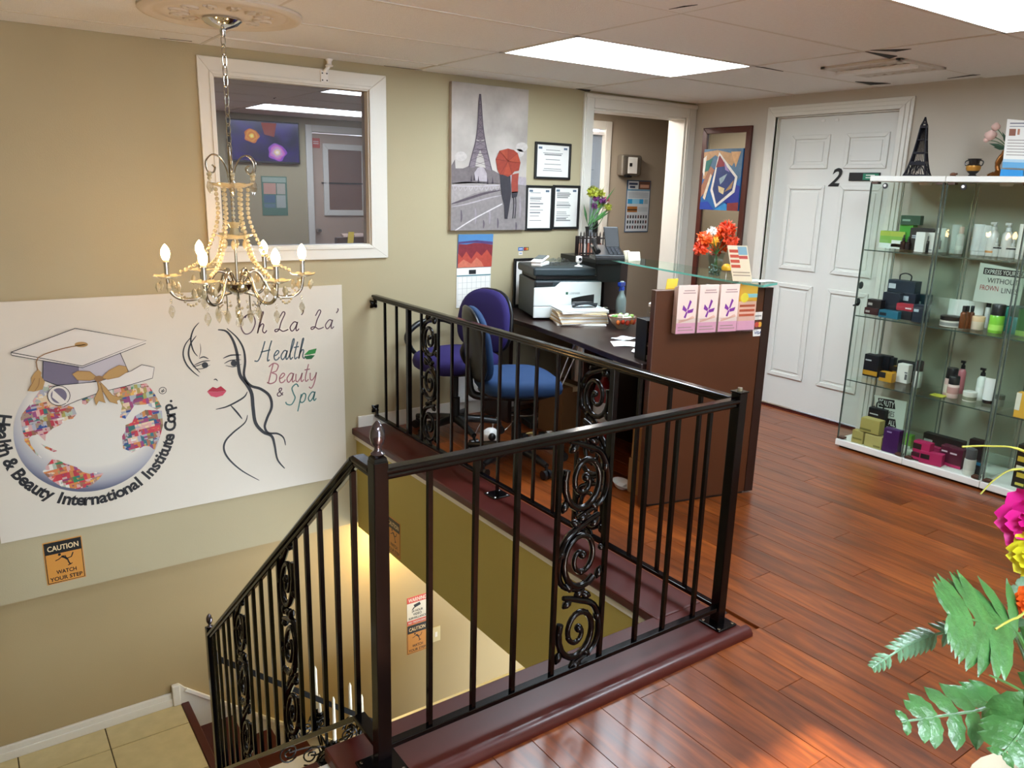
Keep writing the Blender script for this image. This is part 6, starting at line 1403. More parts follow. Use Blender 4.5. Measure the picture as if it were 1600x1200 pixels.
carton('lower tan cardboard box standing on the floor inside the end panel', 2.705, 2.96, 2.60, 2.75, .002, .188, 'cardboard')
p = on_fl(970, 762); t = thing('paper_cup_lid', 'crushed white paper bowl lying on the floor before the desk', 'paper bowl', p, .4)
MB().lathe([(.028, .0), (.036, .006), (.052, .028), (.056, .030), (.050, .027), (.03, .009)], (0, 0, 0), 20, ax=Matrix.Rotation(.28, 3, 'X')).build('bowl', 'paper', t, smooth=50, world=False); MB().box(-.03, .02, -.02, .02, .016, .018).build('napkin', 'white', t, world=False)
p = V((2.38, 3.33, .002)); p = on_fl(768, 690); t = thing('dome_camera', 'white dome camera lying on the floor under the blue chair', 'camera', p, .3)
MB().lathe([(.052, 0), (.054, .012), (.050, .05), (.042, .072), (.02, .088), (.002, .09)], (0, 0, .0), 20, ax=Matrix.Rotation(-.3, 3, 'Y')).build('housing', 'white', t, smooth=50, world=False)
MB().ball((-.04, -.035, .045), .024, 12, 8).build('lens_ball', 'black', t, smooth=60, world=False)
p = on_fl(828, 694); t = thing('tape_roll', 'roll of yellowish tape standing on the floor among the cables', 'tape roll', p, -.5)
MB().tube([(.032 * math.cos(i * PI / 12), 0, .038 + .032 * math.sin(i * PI / 12)) for i in range(24)], .0065, 8, closed=True).build('roll', M('tape_yellow', '#b9a35a', .5), t, smooth=60, world=False); MB().tube([(.024 * math.cos(i * PI / 12), 0, .038 + .024 * math.sin(i * PI / 12)) for i in range(24)], .004, 6, closed=True).build('core', 'cardboard', t, world=False)
p = V((2.80, 3.62, .002)); t = thing('power_strip', 'grey power strip with plugs on the floor under the desk', 'power strip', p, -.3)
LB('body', -.15, .15, -.03, .03, 0, .035, M('strip_grey', '#5c5c58', .5), t, .006)
for k in range(5): LB('plug', -.12 + k * .055, -.085 + k * .055, -.018, .018, .035, .065, ('black', 'white')[k % 2], t, .004)
t = thing('router', 'black network box with a white label on the floor under the desk', 'router', V((3.02, 3.92, .002)), -.2)
LB('body', -.1, .1, -.07, .07, 0, .04, 'black_plastic', t, .006); LB('label', -.03, .03, -.03, .03, .04, .041, 'paper', t, 0)
cables = [('thin white cable curling on the floor by the dome camera', 'white', .0032, [(738, 690), (752, 662), (768, 655), (772, 676), (790, 672), (806, 655)]), ('white cable looping behind the blue chair column', 'white', .0032, [(760, 700), (776, 655), (795, 650), (835, 650), (868, 628), (880, 640)]),
          ('grey cable bundle running under the desk to the power strip', 'strip_grey', .006, [(820, 690), (850, 680), (880, 668), (900, 660), (905, 640)]), ('black cable lying along the baseboard under the chairs', 'black', .005, [(700, 655), (708, 640), (720, 648), (770, 652), (830, 640)]),
          ('white cable in a tight coil on the floor beside the tape roll', 'white', .0032, [(845, 690), (858, 672), (875, 676), (868, 690), (852, 688), (860, 665), (890, 660)])]
for lab, mt, r, pts in cables:
    q = [on_fl(*p_) + V((0, 0, r + .004 * (i % 2))) for i, p_ in enumerate(pts)]
    o = MB().tube(smooth_path(q, 6), r, 6).build('floor_cable', mt, smooth=60); tag(o, lab, 'cable', 'cables under the desk')
for lab, pts in (('white cable hanging down from the worktop edge', [(901, 532, .70), (885, 565, .5), (872, 600, .3)]), ('second white cable hanging from the worktop edge', [(909, 535, .70), (895, 565, .5), (878, 602, .3)])):
    q = [V((2.93, 3.2, 0)) + V((0, 0, 0)) for _ in pts]; q = []
    for (a_, b_, z_) in pts: q.append(at(a_, b_, 'x', 2.80))
    o = MB().tube(smooth_path(q, 6), .0035, 6).build('hanging_cable', 'white', smooth=60); tag(o, lab, 'cable', 'cables under the desk')
t = thing('wall_outlet_cover', 'white cable trunking box low on the wall behind the chairs', 'cable box', (2.75, YW - .02, .1))
MB().box(2.62, 2.95, YW - .05, YW - .016, .10, .28).build('cover', 'white', t, bevel=.004); MB().box(2.72, 2.78, YW - .054, YW - .05, .16, .22).build('socket', 'paper', t)
# ------------------------------------------------------------------ glass display cabinets
XF, XBK = 4.354, 4.719
CYS = [(2.201, 2.631), (1.771, 2.201), (1.341, 1.771)]
SHZ = (1.213, .825, .430)
glass('case_glass', (.945, .976, .957), 1.28, .0)
M('glass_edge_dark', '#39463f', .2, noise=.1, spec=.8)
M('cab_white', '#dedbd2', .4, noise=.02); M('hinge_brown', '#4a2a1e', .5)
names = ('left display cabinet with white top, nearest the white door', 'middle glass display cabinet with a frown lines sign', 'right glass display cabinet cut by the edge of the picture')
for ci_, ((ya, yb), lab) in enumerate(zip(CYS, names)):
    t = thing('display_cabinet', lab if ci_ else 'left glass display cabinet with white top, nearest the white door', 'display cabinet', ((XF + XBK) / 2, (ya + yb) / 2, 0), group='glass display cabinets')
    MB().box(XF, XBK, ya + .001, yb - .001, .012, .05).build('base', 'cab_white', t, bevel=.003); MB().box(XF + .02, XBK - .02, ya + .02, yb - .02, 0, .012).build('plinth', 'black', t)
    MB().box(XF, XBK, ya + .001, yb - .001, 1.60, 1.63).build('top', 'cab_white', t, bevel=.003)
    g = .004
    MB().box(XF + .012, XBK - .006, yb - .012, yb - .012 + g, .05, 1.60).build('side_pane', 'case_glass', t)
    MB().box(XF + .012, XBK - .006, ya + .008, ya + .008 + g, .05, 1.60).build('side_pane', 'case_glass', t)
    MB().box(XBK - .012, XBK - .008, ya + .014, yb - .014, .05, 1.60).build('back_pane', 'case_glass', t)
    dr_ = MB().box(XF + .003, XF + .007, ya + .010, yb - .010, .055, 1.595).build('door_pane', 'case_glass', t)
    mb = MB()
    for y in (ya + .010, yb - .010): mb.box(XF + .002, XF + .008, y - .0015, y + .0015, .055, 1.595)
    mb.build('pane_edge', 'glass_edge_dark', dr_)
    mb = MB()
    for y in (ya + .010, yb - .010): mb.box(XF + .011, XF + .015, y - .003, y + .003, .05, 1.60).box(XBK - .010, XBK - .004, y - .003, y + .003, .05, 1.60)
    mb.build('corner_strip', M('strip_alu', '#9aa39c', .25, .6), t)
    for z in SHZ:
        s_ = MB().box(XF + .016, XBK - .014, ya + .014, yb - .014, z - .005, z).build('shelf', 'case_glass', t)
        MB().box(XF + .0155, XF + .0165, ya + .014, yb - .014, z - .006, z + .0005).build('shelf_edge', 'glass_edge_dark', s_)
    for z in (.055, 1.585): MB().box(XF + .004, XF + .04, yb - .05, yb - .012, z, z + .012).box(XF + .004, XF + .04, ya + .012, ya + .05, z, z + .012).build('hinge', 'hinge_brown', t, bevel=.002)
    MB().lathe([(.03, 1.585), (.034, 1.60)], ((XF + XBK) / 2 + .03, (ya + yb) / 2, 0), 18).build('spot_light', 'white', t, smooth=50)
    MB().lathe([(.016, 0), (.016, .003)], (XF + .001, yb - .10, 1.575), 14, ax=Matrix.Rotation(-PI / 2, 3, 'Y')).build('round_sticker', 'black', t); MB().lathe([(.008, 0), (.008, .004)], (XF + .0005, yb - .098, 1.577), 10, ax=Matrix.Rotation(-PI / 2, 3, 'Y')).build('sticker_mark', 'white', t)
    if ci_ == 0:
        MB().lathe([(.022, 0), (.022, .004)], (XF + .05, yb - .006, 1.0), 18, ax=Matrix.Rotation(-PI / 2, 3, 'X')).lathe([(.024, 0), (.024, .004)], (XF + .04, yb - .006, .90), 18, ax=Matrix.Rotation(-PI / 2, 3, 'X')).build('lock_disc', M('lock_teal', '#24343a', .4), t)
        MB().cyl((XF - .02, yb - .015, .885), (XF + .04, yb - .015, .895), .005, n=8).build('lock_pin', 'black', t)

# product builders: local x runs along the front (towards the camera side), local y into the cabinet
def place(px, py, zs, dep):
    p = at(px, py, 'z', zs); k = mpp(p) * 1.04
    p.x = min(max(p.x, XF + .022), XBK - .02 - dep); p.z = zs + .0006
    # keep the picture position: slide along the view ray in y
    r = at(px, py, 'x', p.x); p.y = r.y
    for ya, yb in CYS:
        pass
    return p, k
GRP = 'products in the display cabinets'
def label_faces(t, w_, h_, prints):
    for (u0, u1, v0, v1, col) in prints:
        MB().box(-w_ / 2 + u0 * w_, -w_ / 2 + u1 * w_, -.0010, -.0002, v0 * h_, v1 * h_).build('print_block', M('pr_' + col.strip('#'), col, .5), t, world=False)
def carton_p(label, px, py, zs, wpx, hpx, dep, col, prints=(), rot=0, name='product_box', cat='box', z=None, handle=False):
    p, k = place(px, py, zs, dep)
    if z is not None: p.z = z
    w_, h_ = wpx * k, hpx * k
    t = thing(name, label, cat, p, -PI / 2 + rot, group=GRP)
    MB().box(-w_ / 2, w_ / 2, 0, dep, 0, h_).build('carton', M('bx_' + col.strip('#'), col, .45), t, bevel=.0015, world=False)
    MB().box(-w_ / 2 + .002, w_ / 2 - .002, .002, dep - .002, h_, h_ + .001).build('lid_flap', M('bx_' + col.strip('#'), col, .45), t, world=False)
    label_faces(t, w_, h_, prints)
    if handle: MB().tube(smooth_path([(-w_ * .2, dep * .5, h_), (-w_ * .2, dep * .5, h_ + .03), (0, dep * .5, h_ + .042), (w_ * .2, dep * .5, h_ + .03), (w_ * .2, dep * .5, h_)], 4), .004, 6).build('handle', 'black', t, smooth=50, world=False)
    return t, p, h_
def bottle_p(label, px, py, zs, wpx, hpx, col, capcol, kind='bottle', band=None, cat='bottle', name='product_bottle'):
    p, k = place(px, py, zs, .05); w_, h_ = wpx * k, hpx * k; r = w_ / 2
    p.x = min(p.x + r, XBK - .02 - r)
    t = thing(name, label, cat, p, -PI / 2, group=GRP); bm = M('bt_' + col.strip('#'), col, .28); cm = M('cp_' + capcol.strip('#'), capcol, .35)
    if kind == 'bottle':
        MB().lathe([(r * .92, 0), (r, h_ * .02), (r, h_ * .66), (r * .82, h_ * .71), (r * .45, h_ * .74), (r * .45, h_ * .77)], (0, 0, 0), 16).build('body', bm, t, smooth=40, world=False)
        MB().lathe([(r * .62, h_ * .75), (r * .62, h_ * .985), (r * .55, h_)], (0, 0, 0), 14).build('cap', cm, t, smooth=40, world=False)
    elif kind == 'wide':
        MB().lathe([(r * .95, 0), (r, h_ * .02), (r, h_ * .58), (r * .9, h_ * .62)], (0, 0, 0), 18).build('body', bm, t, smooth=40, world=False)
        MB().lathe([(r * .93, h_ * .62), (r * .93, h_ * .97), (r * .85, h_)], (0, 0, 0), 18).build('cap', cm, t, smooth=40, world=False)
    elif kind == 'jar':
        MB().lathe([(r * .93, 0), (r, h_ * .05), (r, h_ * .62)], (0, 0, 0), 20).build('body', bm, t, smooth=40, world=False)
        MB().lathe([(r * 1.02, h_ * .62), (r * 1.02, h_ * .96), (r * .95, h_)], (0, 0, 0), 20).build('lid', cm, t, smooth=40, world=False)
    elif kind == 'spray':
        MB().lathe([(r * .95, 0), (r, h_ * .02), (r, h_ * .66), (r * .6, h_ * .74), (r * .35, h_ * .77)], (0, 0, 0), 16).build('body', bm, t, smooth=40, world=False)
        MB().lathe([(r * .55, h_ * .76), (r * .5, h_ * .86), (r * .28, h_ * .88), (r * .28, h_ * .95)], (0, 0, 0), 12).box(-r * .7, r * .4, -r * .3, r * .3, h_ * .93, h_).build('pump', cm, t, smooth=40, world=False)
    elif kind == 'dropper':
        MB().lathe([(r * .95, 0), (r, h_ * .03), (r, h_ * .52), (r * .4, h_ * .58), (r * .4, h_ * .62)], (0, 0, 0), 14).build('body', bm, t, smooth=40, world=False)
        MB().lathe([(r * .55, h_ * .60), (r * .55, h_ * .74), (r * .3, h_ * .76), (r * .33, h_ * .93), (r * .12, h_)], (0, 0, 0), 12).build('dropper', cm, t, smooth=40, world=False)
    elif kind == 'tube':                                   # squeeze tube standing on its cap
        vs = []; N = 16; lay = ((0, 1, 1), (.12, 1, 1), (.14, 1.08, .95), (.5, 1.08, .62), (.85, 1.12, .22), (1, 1.14, .05))
        for h1, a1_, b1_ in lay:
            for q_ in range(N): vs.append((r * .9 * a1_ * math.cos(2 * PI * q_ / N), r * .9 * b1_ * math.sin(2 * PI * q_ / N), h_ * h1))
        m1 = MB().add(vs[2 * N:], [(i * N + q_, i * N + (q_ + 1) % N, (i + 1) * N + (q_ + 1) % N, (i + 1) * N + q_) for i in range(3) for q_ in range(N)] + [tuple(3 * N + q_ for q_ in range(N))]); m1.build('body', bm, t, smooth=40, world=False)
        MB().lathe([(r * .8, 0), (r * .85, h_ * .02), (r * .85, h_ * .13)], (0, 0, 0), 14).build('cap', cm, t, smooth=40, world=False)
    if band: MB().lathe([(r * 1.015, h_ * band[0]), (r * 1.015, h_ * band[1])], (0, 0, 0), 18, cap=False).build('label_band', M('bd_' + band[2].strip('#'), band[2], .5), t, smooth=60, world=False)
    return t
def c6(x, y): return (1330 + x * .18333, 310 + y * .18333)
def c7(x, y): return (1300 + x * .225, 510 + y * .225)
Z1, Z2, Z3, Z0 = SHZ[0], SHZ[1], SHZ[2], .051
NAVY, GOLDB, WHT, BLK = '#151b26', '#c08a24', '#dedbd4', '#17171a'
tx = ((.1, .45, .62, .68, '#a8b0b8'), (.1, .35, .54, .59, '#a8b0b8'))
# cabinet 1, top shelf
carton_p('black carton at the back of the left cabinet top shelf', *c6(585, 432), Z1, 36, 32, .06, BLK, tx)
carton_p('green and white carton with a leaf picture on the top shelf', *c6(335, 424), Z1, 38, 25, .06, '#7fb04a', ((.0, 1, .0, .3, '#dfe6dc'), (.0, 1, .72, 1, '#a9b948'), (.5, .9, .1, .5, '#e4e8e0')))
t_, p_, h_ = carton_p('bright green carton standing behind the leaf carton on the top shelf', *c6(445, 424), Z1, 20, 35, .05, '#3f9a2c')
carton_p('dark green carton lying on the bright green one', *c6(470, 424), Z1, 27, 13, .06, '#1f4a34', ((.1, .5, .4, .6, '#8fb09a'),), rot=.2, z=p_.z + h_ + .0015)
bottle_p('small dark bottle left of its twin on the top shelf', *c6(424, 436), Z1, 8, 22, '#2a1518', BLK, 'dropper'); bottle_p('small dark bottle right of its twin on the top shelf', *c6(466, 440), Z1, 8, 20, '#241820', BLK, 'dropper')
carton_p('narrow white carton left of the black bottle on the top shelf', *c6(570, 458), Z1, 14, 29, .04, WHT)
bottle_p('black bottle between white cartons on the top shelf', *c6(625, 460), Z1, 8, 24, '#1c1c20', BLK, 'bottle')
carton_p('white carton behind a black cap on the top shelf', *c6(662, 462), Z1, 12, 29, .04, WHT, ((.2, .8, .1, .16, '#8a8a8a'),))
bottle_p('slim black bottle at the right of the left cabinet top shelf', *c6(668, 455), Z1, 5, 32, '#26262a', BLK)
carton_p('white carton printed with a black bottle on the top shelf', *c6(735, 458), Z1, 15, 35, .04, WHT, ((.25, .75, .12, .5, '#3a3a3e'), (.38, .62, .5, .62, '#17171a')))
# cabinet 2, top shelf
SIL, PINK = '#b9bab4', '#d9b6a8'
bottle_p('silver tube leaning left on the middle cabinet top shelf', *c6(848, 470), Z1, 13, 42, SIL, SIL, 'tube'); bottle_p('clear pink-topped bottle on the middle cabinet top shelf', *c6(895, 474), Z1, 11, 40, '#cfc9c2', PINK, 'bottle', (.15, .3, '#e2ded6'))
bottle_p('left silver tube of the pair on the middle cabinet top shelf', *c6(1040, 472), Z1, 15, 44, '#c9c9c4', '#d6d6d2', 'tube'); bottle_p('right silver tube of the pair on the middle cabinet top shelf', *c6(1098, 474), Z1, 14, 43, '#c2c2bd', '#cfcfca', 'tube')
bottle_p('tall white pump bottle on the middle cabinet top shelf', *c6(1165, 492), Z1, 15, 50, '#d9d4cc', '#c8c8c4', 'spray', (.1, .16, '#d8955a')); bottle_p('second tall pump bottle behind on the middle cabinet top shelf', *c6(1290, 480), Z1, 14, 48, '#d2cdc4', '#d8d8d4', 'spray')
for i, (x, n_) in enumerate(((1208, 'first'), (1264, 'second'), (1312, 'third'), (1352, 'fourth'))): bottle_p(n_ + ' dropper bottle from the left in the row on the top shelf', *c6(x, 496 + i), Z1, 9, 28, '#d6d3cc', '#d0d0cc', 'dropper', (.42, .5, '#1c1c20'))
bottle_p('orange and white tube at the right of the middle cabinet top shelf', *c6(1415, 522), Z1, 15, 52, '#dcd6cb', '#d8d4cc', 'tube', None); t_ = bottle_p('second orange tube at the far right of the top shelf', *c6(1462, 524), Z1, 13, 50, '#d9742c', '#dcd6cb', 'tube')
# cabinet 1, second shelf: dark cartons
carton_p('black lower carton at the back left of the second shelf', *c6(230, 985), Z2, 26, 16, .05, BLK, tx); t_, p_, h_ = carton_p('tall black carton under the handled case on the second shelf', *c6(318, 1000), Z2, 26, 34, .06, NAVY)
carton_p('black carry case with a handle on top of the second shelf pile', *c6(390, 1000), Z2, 42, 18, .07, '#1b2630', ((.04, .3, .3, .7, '#c2c8cc'),), z=p_.z + h_ + .0015, handle=True)
t_, p_, h_ = carton_p('navy carton in the middle of the second shelf pile', *c6(450, 1012), Z2, 22, 18, .06, NAVY); carton_p('navy carton with white lettering beneath the carry case', *c6(458, 1012), Z2, 23, 17, .05, '#141a24', ((.05, .55, .35, .75, '#b9c0c6'),), z=p_.z + h_ + .0015)
t_, p_, h_ = carton_p('dark red flat carton low at the left of the second shelf', *c6(165, 992), Z2, 22, 10, .05, '#3a1418', ((.1, .4, .3, .6, '#b9b0ac'),)); carton_p('dark carton on the low red one at the left of the second shelf', *c6(180, 992), Z2, 22, 12, .05, '#1c1416', ((.1, .4, .3, .6, '#b9b0ac'),), z=p_.z + h_ + .0015)
carton_p('teal flat carton at the front of the second shelf', *c6(310, 1022), Z2, 30, 11, .05, '#1f5f74', ((.05, .4, .3, .7, '#10141c'),)); t_, p_, h_ = carton_p('black flat carton under the red one on the second shelf', *c6(440, 1034), Z2, 24, 13, .05, '#16181d'); carton_p('red flat carton at the front of the second shelf', *c6(440, 1034), Z2, 26, 10, .05, '#9c1c2c', ((.55, .9, .3, .5, '#d8c8c4'),), z=p_.z + h_ + .0015)
carton_p('dark blue carton at the right of the second shelf', *c6(560, 1058), Z2, 18, 26, .06, '#13202e', ((.1, .5, .6, .75, '#a8b4bc'),)); carton_p('green black carton behind at the right of the second shelf', *c6(575, 1012), Z2, 20, 34, .05, '#123034', ((.1, .5, .6, .7, '#8fb0a8'),))
# cabinet 2, second shelf
def sign_p(label, corners, x, lines):
    P_ = [at(px, py, 'x', x) for px, py in corners]          # bl, br, tr, tl
    t = thing('shelf_sign', label, 'sign', (P_[0] + P_[1]) / 2, group='printed signs in the cabinets')
    MB().prism(P_, (.004, 0, 0)).build('card', M('sign_card', '#c6cbbd', .6), t)
    U_ = (P_[1] - P_[0]); W_ = (P_[3] - P_[0])
    for (s_, u, v_, wu, hv, col, blk) in lines:
        O = P_[0] + U_ * u + W_ * v_
        if blk: MB().prism([O + U_ * a_ * wu * .54 + W_ * b_ * hv * .75 + V((-.0006, 0, 0)) for a_, b_ in ((-1, -1), (1, -1), (1, 1), (-1, 1))], (-.0004, 0, 0)).build('block', 'black', t)
        text(s_, O, V((0, -1, 0)), V((0, 0, 1)), width=U_.length * wu, height=W_.length * hv, mat=M('sl_' + col.strip('#'), col, .6), parent=t, bold=.0, eps=.0016)
sign_p('printed sign about frown lines on the second shelf', [(1520, 470), (1592, 480), (1604, 424), (1532, 410)], 4.60, [('EXPRESS YOURSELF', .56, .80, .84, .11, '#dfe2d8', True), ('WITHOUT', .56, .58, .66, .13, '#23262a', False), ('FROWN', .30, .38, .40, .13, '#9c2c2c', False), ('LINES', .74, .36, .34, .13, '#23262a', False)])
for i, (x, y, n_) in enumerate(((925, 1010, 'hindmost white tube of the row on the second shelf'), (845, 1022, 'white tube at the left of the row on the second shelf'), (1010, 1030, 'white tube at the right of the row on the second shelf'), (1060, 1010, 'thin white tube behind the cream bottle on the second shelf'))): bottle_p(n_, *c6(x, y), Z2, 15, 33, '#dbd9d2', '#d8d6d0', 'tube')
bottle_p('flat white jar with a black lid on the second shelf', *c6(798, 1098), Z2, 29, 16, '#d6d2c6', BLK, 'jar', (.15, .45, '#8a8a86'))
for x, n_ in ((925, 'left amber bottle of three with black caps on the second shelf'), (955, 'middle amber bottle of three with black caps on the second shelf'), (995, 'right amber bottle of three with black caps on the second shelf')): bottle_p(n_, *c6(x, 1110), Z2, 8, 34, '#6b3a1e', BLK)
bottle_p('short cream bottle in front on the second shelf', *c6(1046, 1120), Z2, 18, 20, '#d9c6ae', '#d9b48c', 'jar'); bottle_p('tall slim clear tube with a black wand on the second shelf', *c6(1130, 1105), Z2, 7, 50, '#cfcfca', BLK, 'wide')
bottle_p('lime green bottle with a black cap on the second shelf', *c6(1196, 1150), Z2, 20, 43, '#7ec03a', BLK, 'wide', (.1, .3, '#a8d860')); bottle_p('green teal bottle behind the lime one on the second shelf', *c6(1282, 1130), Z2, 14, 52, '#1f7a6a', '#12302c', 'bottle'); bottle_p('large teal jar with a dark lid at the right of the second shelf', *c6(1360, 1160), Z2, 22, 42, '#1d7f8a', '#2b3a3c', 'wide')
# cabinet 1, third shelf
gp = ((0, 1, .08, .28, GOLDB), (.1, .5, .72, .78, '#b8bcc0'))
t_ = carton_p('black and gold carton at the left of the third shelf', *c7(258, 350), Z3, 23, 33, .05, '#14171e', gp); carton_p('second black and gold carton behind it on the third shelf', *c7(335, 318), Z3, 22, 30, .05, '#14171e', gp); carton_p('third black and gold carton at the back of the third shelf', *c7(375, 300), Z3, 20, 28, .04, '#171b22', gp)
carton_p('gold and black carton lying in front on the third shelf', *c7(365, 385), Z3, 20, 14, .05, GOLDB, ((0, .5, .4, 1, '#17171a'),)); carton_p('gold carton standing behind the white one on the third shelf', *c7(408, 350), Z3, 14, 18, .04, '#b98a2c', ((0, 1, .6, 1, '#1a1612'),))
carton_p('white carton with dark script on the third shelf', *c7(478, 392), Z3, 17, 28, .05, WHT, ((.75, .95, .2, .5, '#5a5a5c'), (.7, .95, .55, .62, '#5a5a5c'))); bottle_p('white bottle with a black cap at the right of the third shelf', *c7(568, 424), Z3, 13, 40, '#d9d8d2', BLK, 'wide'); carton_p('large black carton at the back right of the third shelf', *c7(500, 352), Z3, 26, 28, .05, '#151920', tx)
# cabinet 2, third shelf
bottle_p('left pale pink bottle with a black cap on the third shelf', *c7(790, 482), Z3, 17, 42, '#d6b3ac', BLK, 'wide', (.1, .4, '#dccfc4')); bottle_p('right pale pink bottle with a black cap on the third shelf', *c7(812, 498), Z3, 16, 33, '#dcc0b8', BLK, 'wide', (.2, .5, '#b98a84'))
bottle_p('tall pink spray bottle on the third shelf', *c7(868, 468), Z3, 11, 50, '#b56a70', BLK, 'spray'); bottle_p('white cream jar with a pale lid on the third shelf', *c7(928, 524), Z3, 19, 15, '#d8d5c6', '#d5d2c6', 'jar', (.15, .5, '#7f8068'))
bottle_p('clear bottle with a black spray head on the third shelf', *c7(1004, 515), Z3, 13, 49, '#d6d9cf', BLK, 'spray', (.1, .4, '#e2e2da')); bottle_p('white tube on a black cap on the third shelf', *c7(1060, 538), Z3, 17, 38, '#dedbd6', BLK, 'tube'); bottle_p('grey jar with a dark lid at the right of the third shelf', *c7(1142, 556), Z3, 13, 17, '#9a9a92', '#33342f', 'jar')
carton_p('yellow flat leaflet lying at the left of the middle third shelf', *c7(720, 488), Z3, 20, 1.2, .06, '#b9b83a', name='product_leaflet', cat='leaflet')
# cabinet bases
t_, p_, h_ = carton_p('kraft cube carton at the lower left of the cabinet base', *c7(168, 822), Z0, 18, 19, .05, '#a8995a', ((.1, .9, .3, .42, '#7a7038'),)); carton_p('kraft cube carton at the lower right of the cube pile', *c7(275, 856), Z0, 27, 19, .06, '#b3a566', ((.55, .95, .1, .25, '#7a7038'),)); carton_p('kraft cube carton on top of the cube pile', *c7(240, 840), Z0, 30, 21, .06, '#a99a58', ((.0, .6, .12, .26, '#6f6632'),), z=p_.z + h_ + .006)
carton_p('black gift box with a handle on the left cabinet base', *c7(285, 770), Z0, 26, 44, .06, '#18191b', ((.1, .6, .78, .82, '#b9b9b4'), (.25, .4, .58, .66, '#c9c9c4')), handle=True)
carton_p('purple carton on the left cabinet base', *c7(392, 888), Z0, 24, 36, .05, '#3a1450', ((.2, .5, .85, .9, '#a890b8'),)); carton_p('lime green carton at the right of the left cabinet base', *c7(500, 840), Z0, 18, 20, .04, '#6fae3c', ((0, 1, 0, .2, '#d8ddd0'),))
sign_p('printed beauty sign leaning at the back of the left cabinet base', [(1372, 683), (1408, 690), (1417, 628), (1366, 617)], 4.62, [('BEAUTY', .52, .84, .66, .14, '#dfe2d8', True), ('COMES', .52, .62, .60, .13, '#23262a', False), ('IN ALL', .56, .40, .52, .13, '#dfe2d8', True), ('COLORS', .62, .17, .56, .13, '#9c4a2c', False)])
MAG, MRN = '#b02458', '#4a1028'
t_, p_, h_ = carton_p('magenta flat carton low at the left of the middle cabinet base', *c7(578, 938), Z0, 16, 12, .05, '#3c1020', ((.1, .9, .2, .5, MAG),)); carton_p('magenta flat carton on the low one at the left', *c7(605, 935), Z0, 25, 17, .05, MAG, ((0, .5, .3, .8, '#1c1014'),), z=p_.z + h_ + .0015)
carton_p('magenta flat carton at the front of the middle cabinet base', *c7(672, 984), Z0, 32, 18, .05, MAG, ((.05, .45, .4, .8, '#1c1014'),), rot=.15); carton_p('magenta carton behind the front one on the middle base', *c7(690, 905), Z0, 20, 15, .04, '#a02050')
t_, p_, h_ = carton_p('long black carton at the back of the middle cabinet base', *c7(755, 870), Z0, 58, 24, .05, '#191517', ((.03, .25, .35, .65, '#b9b0b0'),))
carton_p('left maroon upright carton on the middle cabinet base', *c7(778, 960), Z0, 17, 29, .05, MRN, ((0, 1, 0, .15, MAG), (.1, .6, .68, .76, '#d0b8c0'))); carton_p('right maroon upright carton on the middle cabinet base', *c7(842, 982), Z0, 20, 29, .05, MRN, ((0, 1, 0, .15, MAG), (.1, .6, .68, .76, '#d0b8c0')))
carton_p('blue carton behind the maroon cartons', *c7(845, 880), Z0, 24, 14, .04, '#2c5a7c'); bottle_p('white bottle with a grey cap on the middle cabinet base', *c7(926, 1034), Z0, 16, 40, '#d9d6cc', '#4a4a4c', 'wide', (.2, .6, '#c9c6bc'))
carton_p('tall dark carton behind the white bottle on the base', *c7(975, 960), Z0, 20, 38, .05, '#1c1216', tx); carton_p('blue and black carton at the right of the middle base', *c7(984, 1024), Z0, 16, 19, .04, '#161a20', ((0, 1, .75, 1, '#2f7a9c'), (.1, .6, .4, .55, '#8fa8b4')))
# cabinet 3
carton_p('orange yellow gift carton on the right cabinet third shelf', *c7(1304, 640), Z3, 20, 38, .05, '#d9a43c', ((0, .35, .3, 1, '#dcd6c4'),)); bottle_p('small amber bottle before the orange carton', *c7(1322, 645), Z3, 8, 24, '#dcd6c4', '#2a1a12')
carton_p('black carton with yellow lettering on the right cabinet base', *c7(1300, 1125), Z0, 24, 66, .06, '#14130f', ((.1, .9, .62, .74, '#c9a83a'), (.1, .9, .42, .52, '#d9d2b8'), (.2, .8, .25, .36, '#c9a83a'), (.2, .7, .06, .12, '#c9b84a')))
carton_p('green carton on the right cabinet second shelf', *c7(1318, 70), Z2, 20, 40, .05, '#3f6a3c', ((0, 1, 0, .2, '#8fae5a'),))

# ------------------------------------------------------------------ things on top of the cabinets
ZT_ = 1.6305
def on_top(px, y0, off=.12):
    p = at(px, y0, 'z', ZT_); return p
pb_ = at(1433, 273, 'x', XF + .12); pb_ = V((XF + .12, pb_.y, ZT_))
kx = mpp(pb_)
t = thing('tower_model', 'dark wire model of a lattice tower on the cabinet top', 'tower model', pb_, .25)
H_ = 88 * kx; Wb = 46 * kx / 2
prof_ = [(0, 1.0), (.10, .80), (.22, .66), (.40, .50), (.62, .36), (.84, .25), (.88, .22), (.93, .10), (.97, .03), (1.0, .015)]
wr = lambda h_: next(a1 + (b1 - a1) * (h_ - a0) / (b0 - a0) for (a0, a1), (b0, b1) in zip(prof_, prof_[1:]) if a0 <= h_ <= b0) * Wb * .72
WM = M('wire_dark', '#23232b', .4, .5)
for sx in (-1, 1):
    for sy in (-1, 1): MB().tube([(sx * wr(h_), sy * wr(h_), h_ * H_) for h_ in [i / 14 for i in range(15)]], .0035, 5).build('corner_wire', WM, t, world=False)
for h_, th in ((.012, .012), (.22, .020), (.40, .010), (.62, .005), (.84, .014), (.90, .006)):
    w2 = wr(h_); mb = MB()
    for a_, b_ in (((-1, -1), (1, -1)), ((1, -1), (1, 1)), ((1, 1), (-1, 1)), ((-1, 1), (-1, -1))): mb.bar((a_[0] * w2, a_[1] * w2, h_ * H_), (b_[0] * w2, b_[1] * w2, h_ * H_), .004, th)
    mb.build('ring', WM, t, world=False)
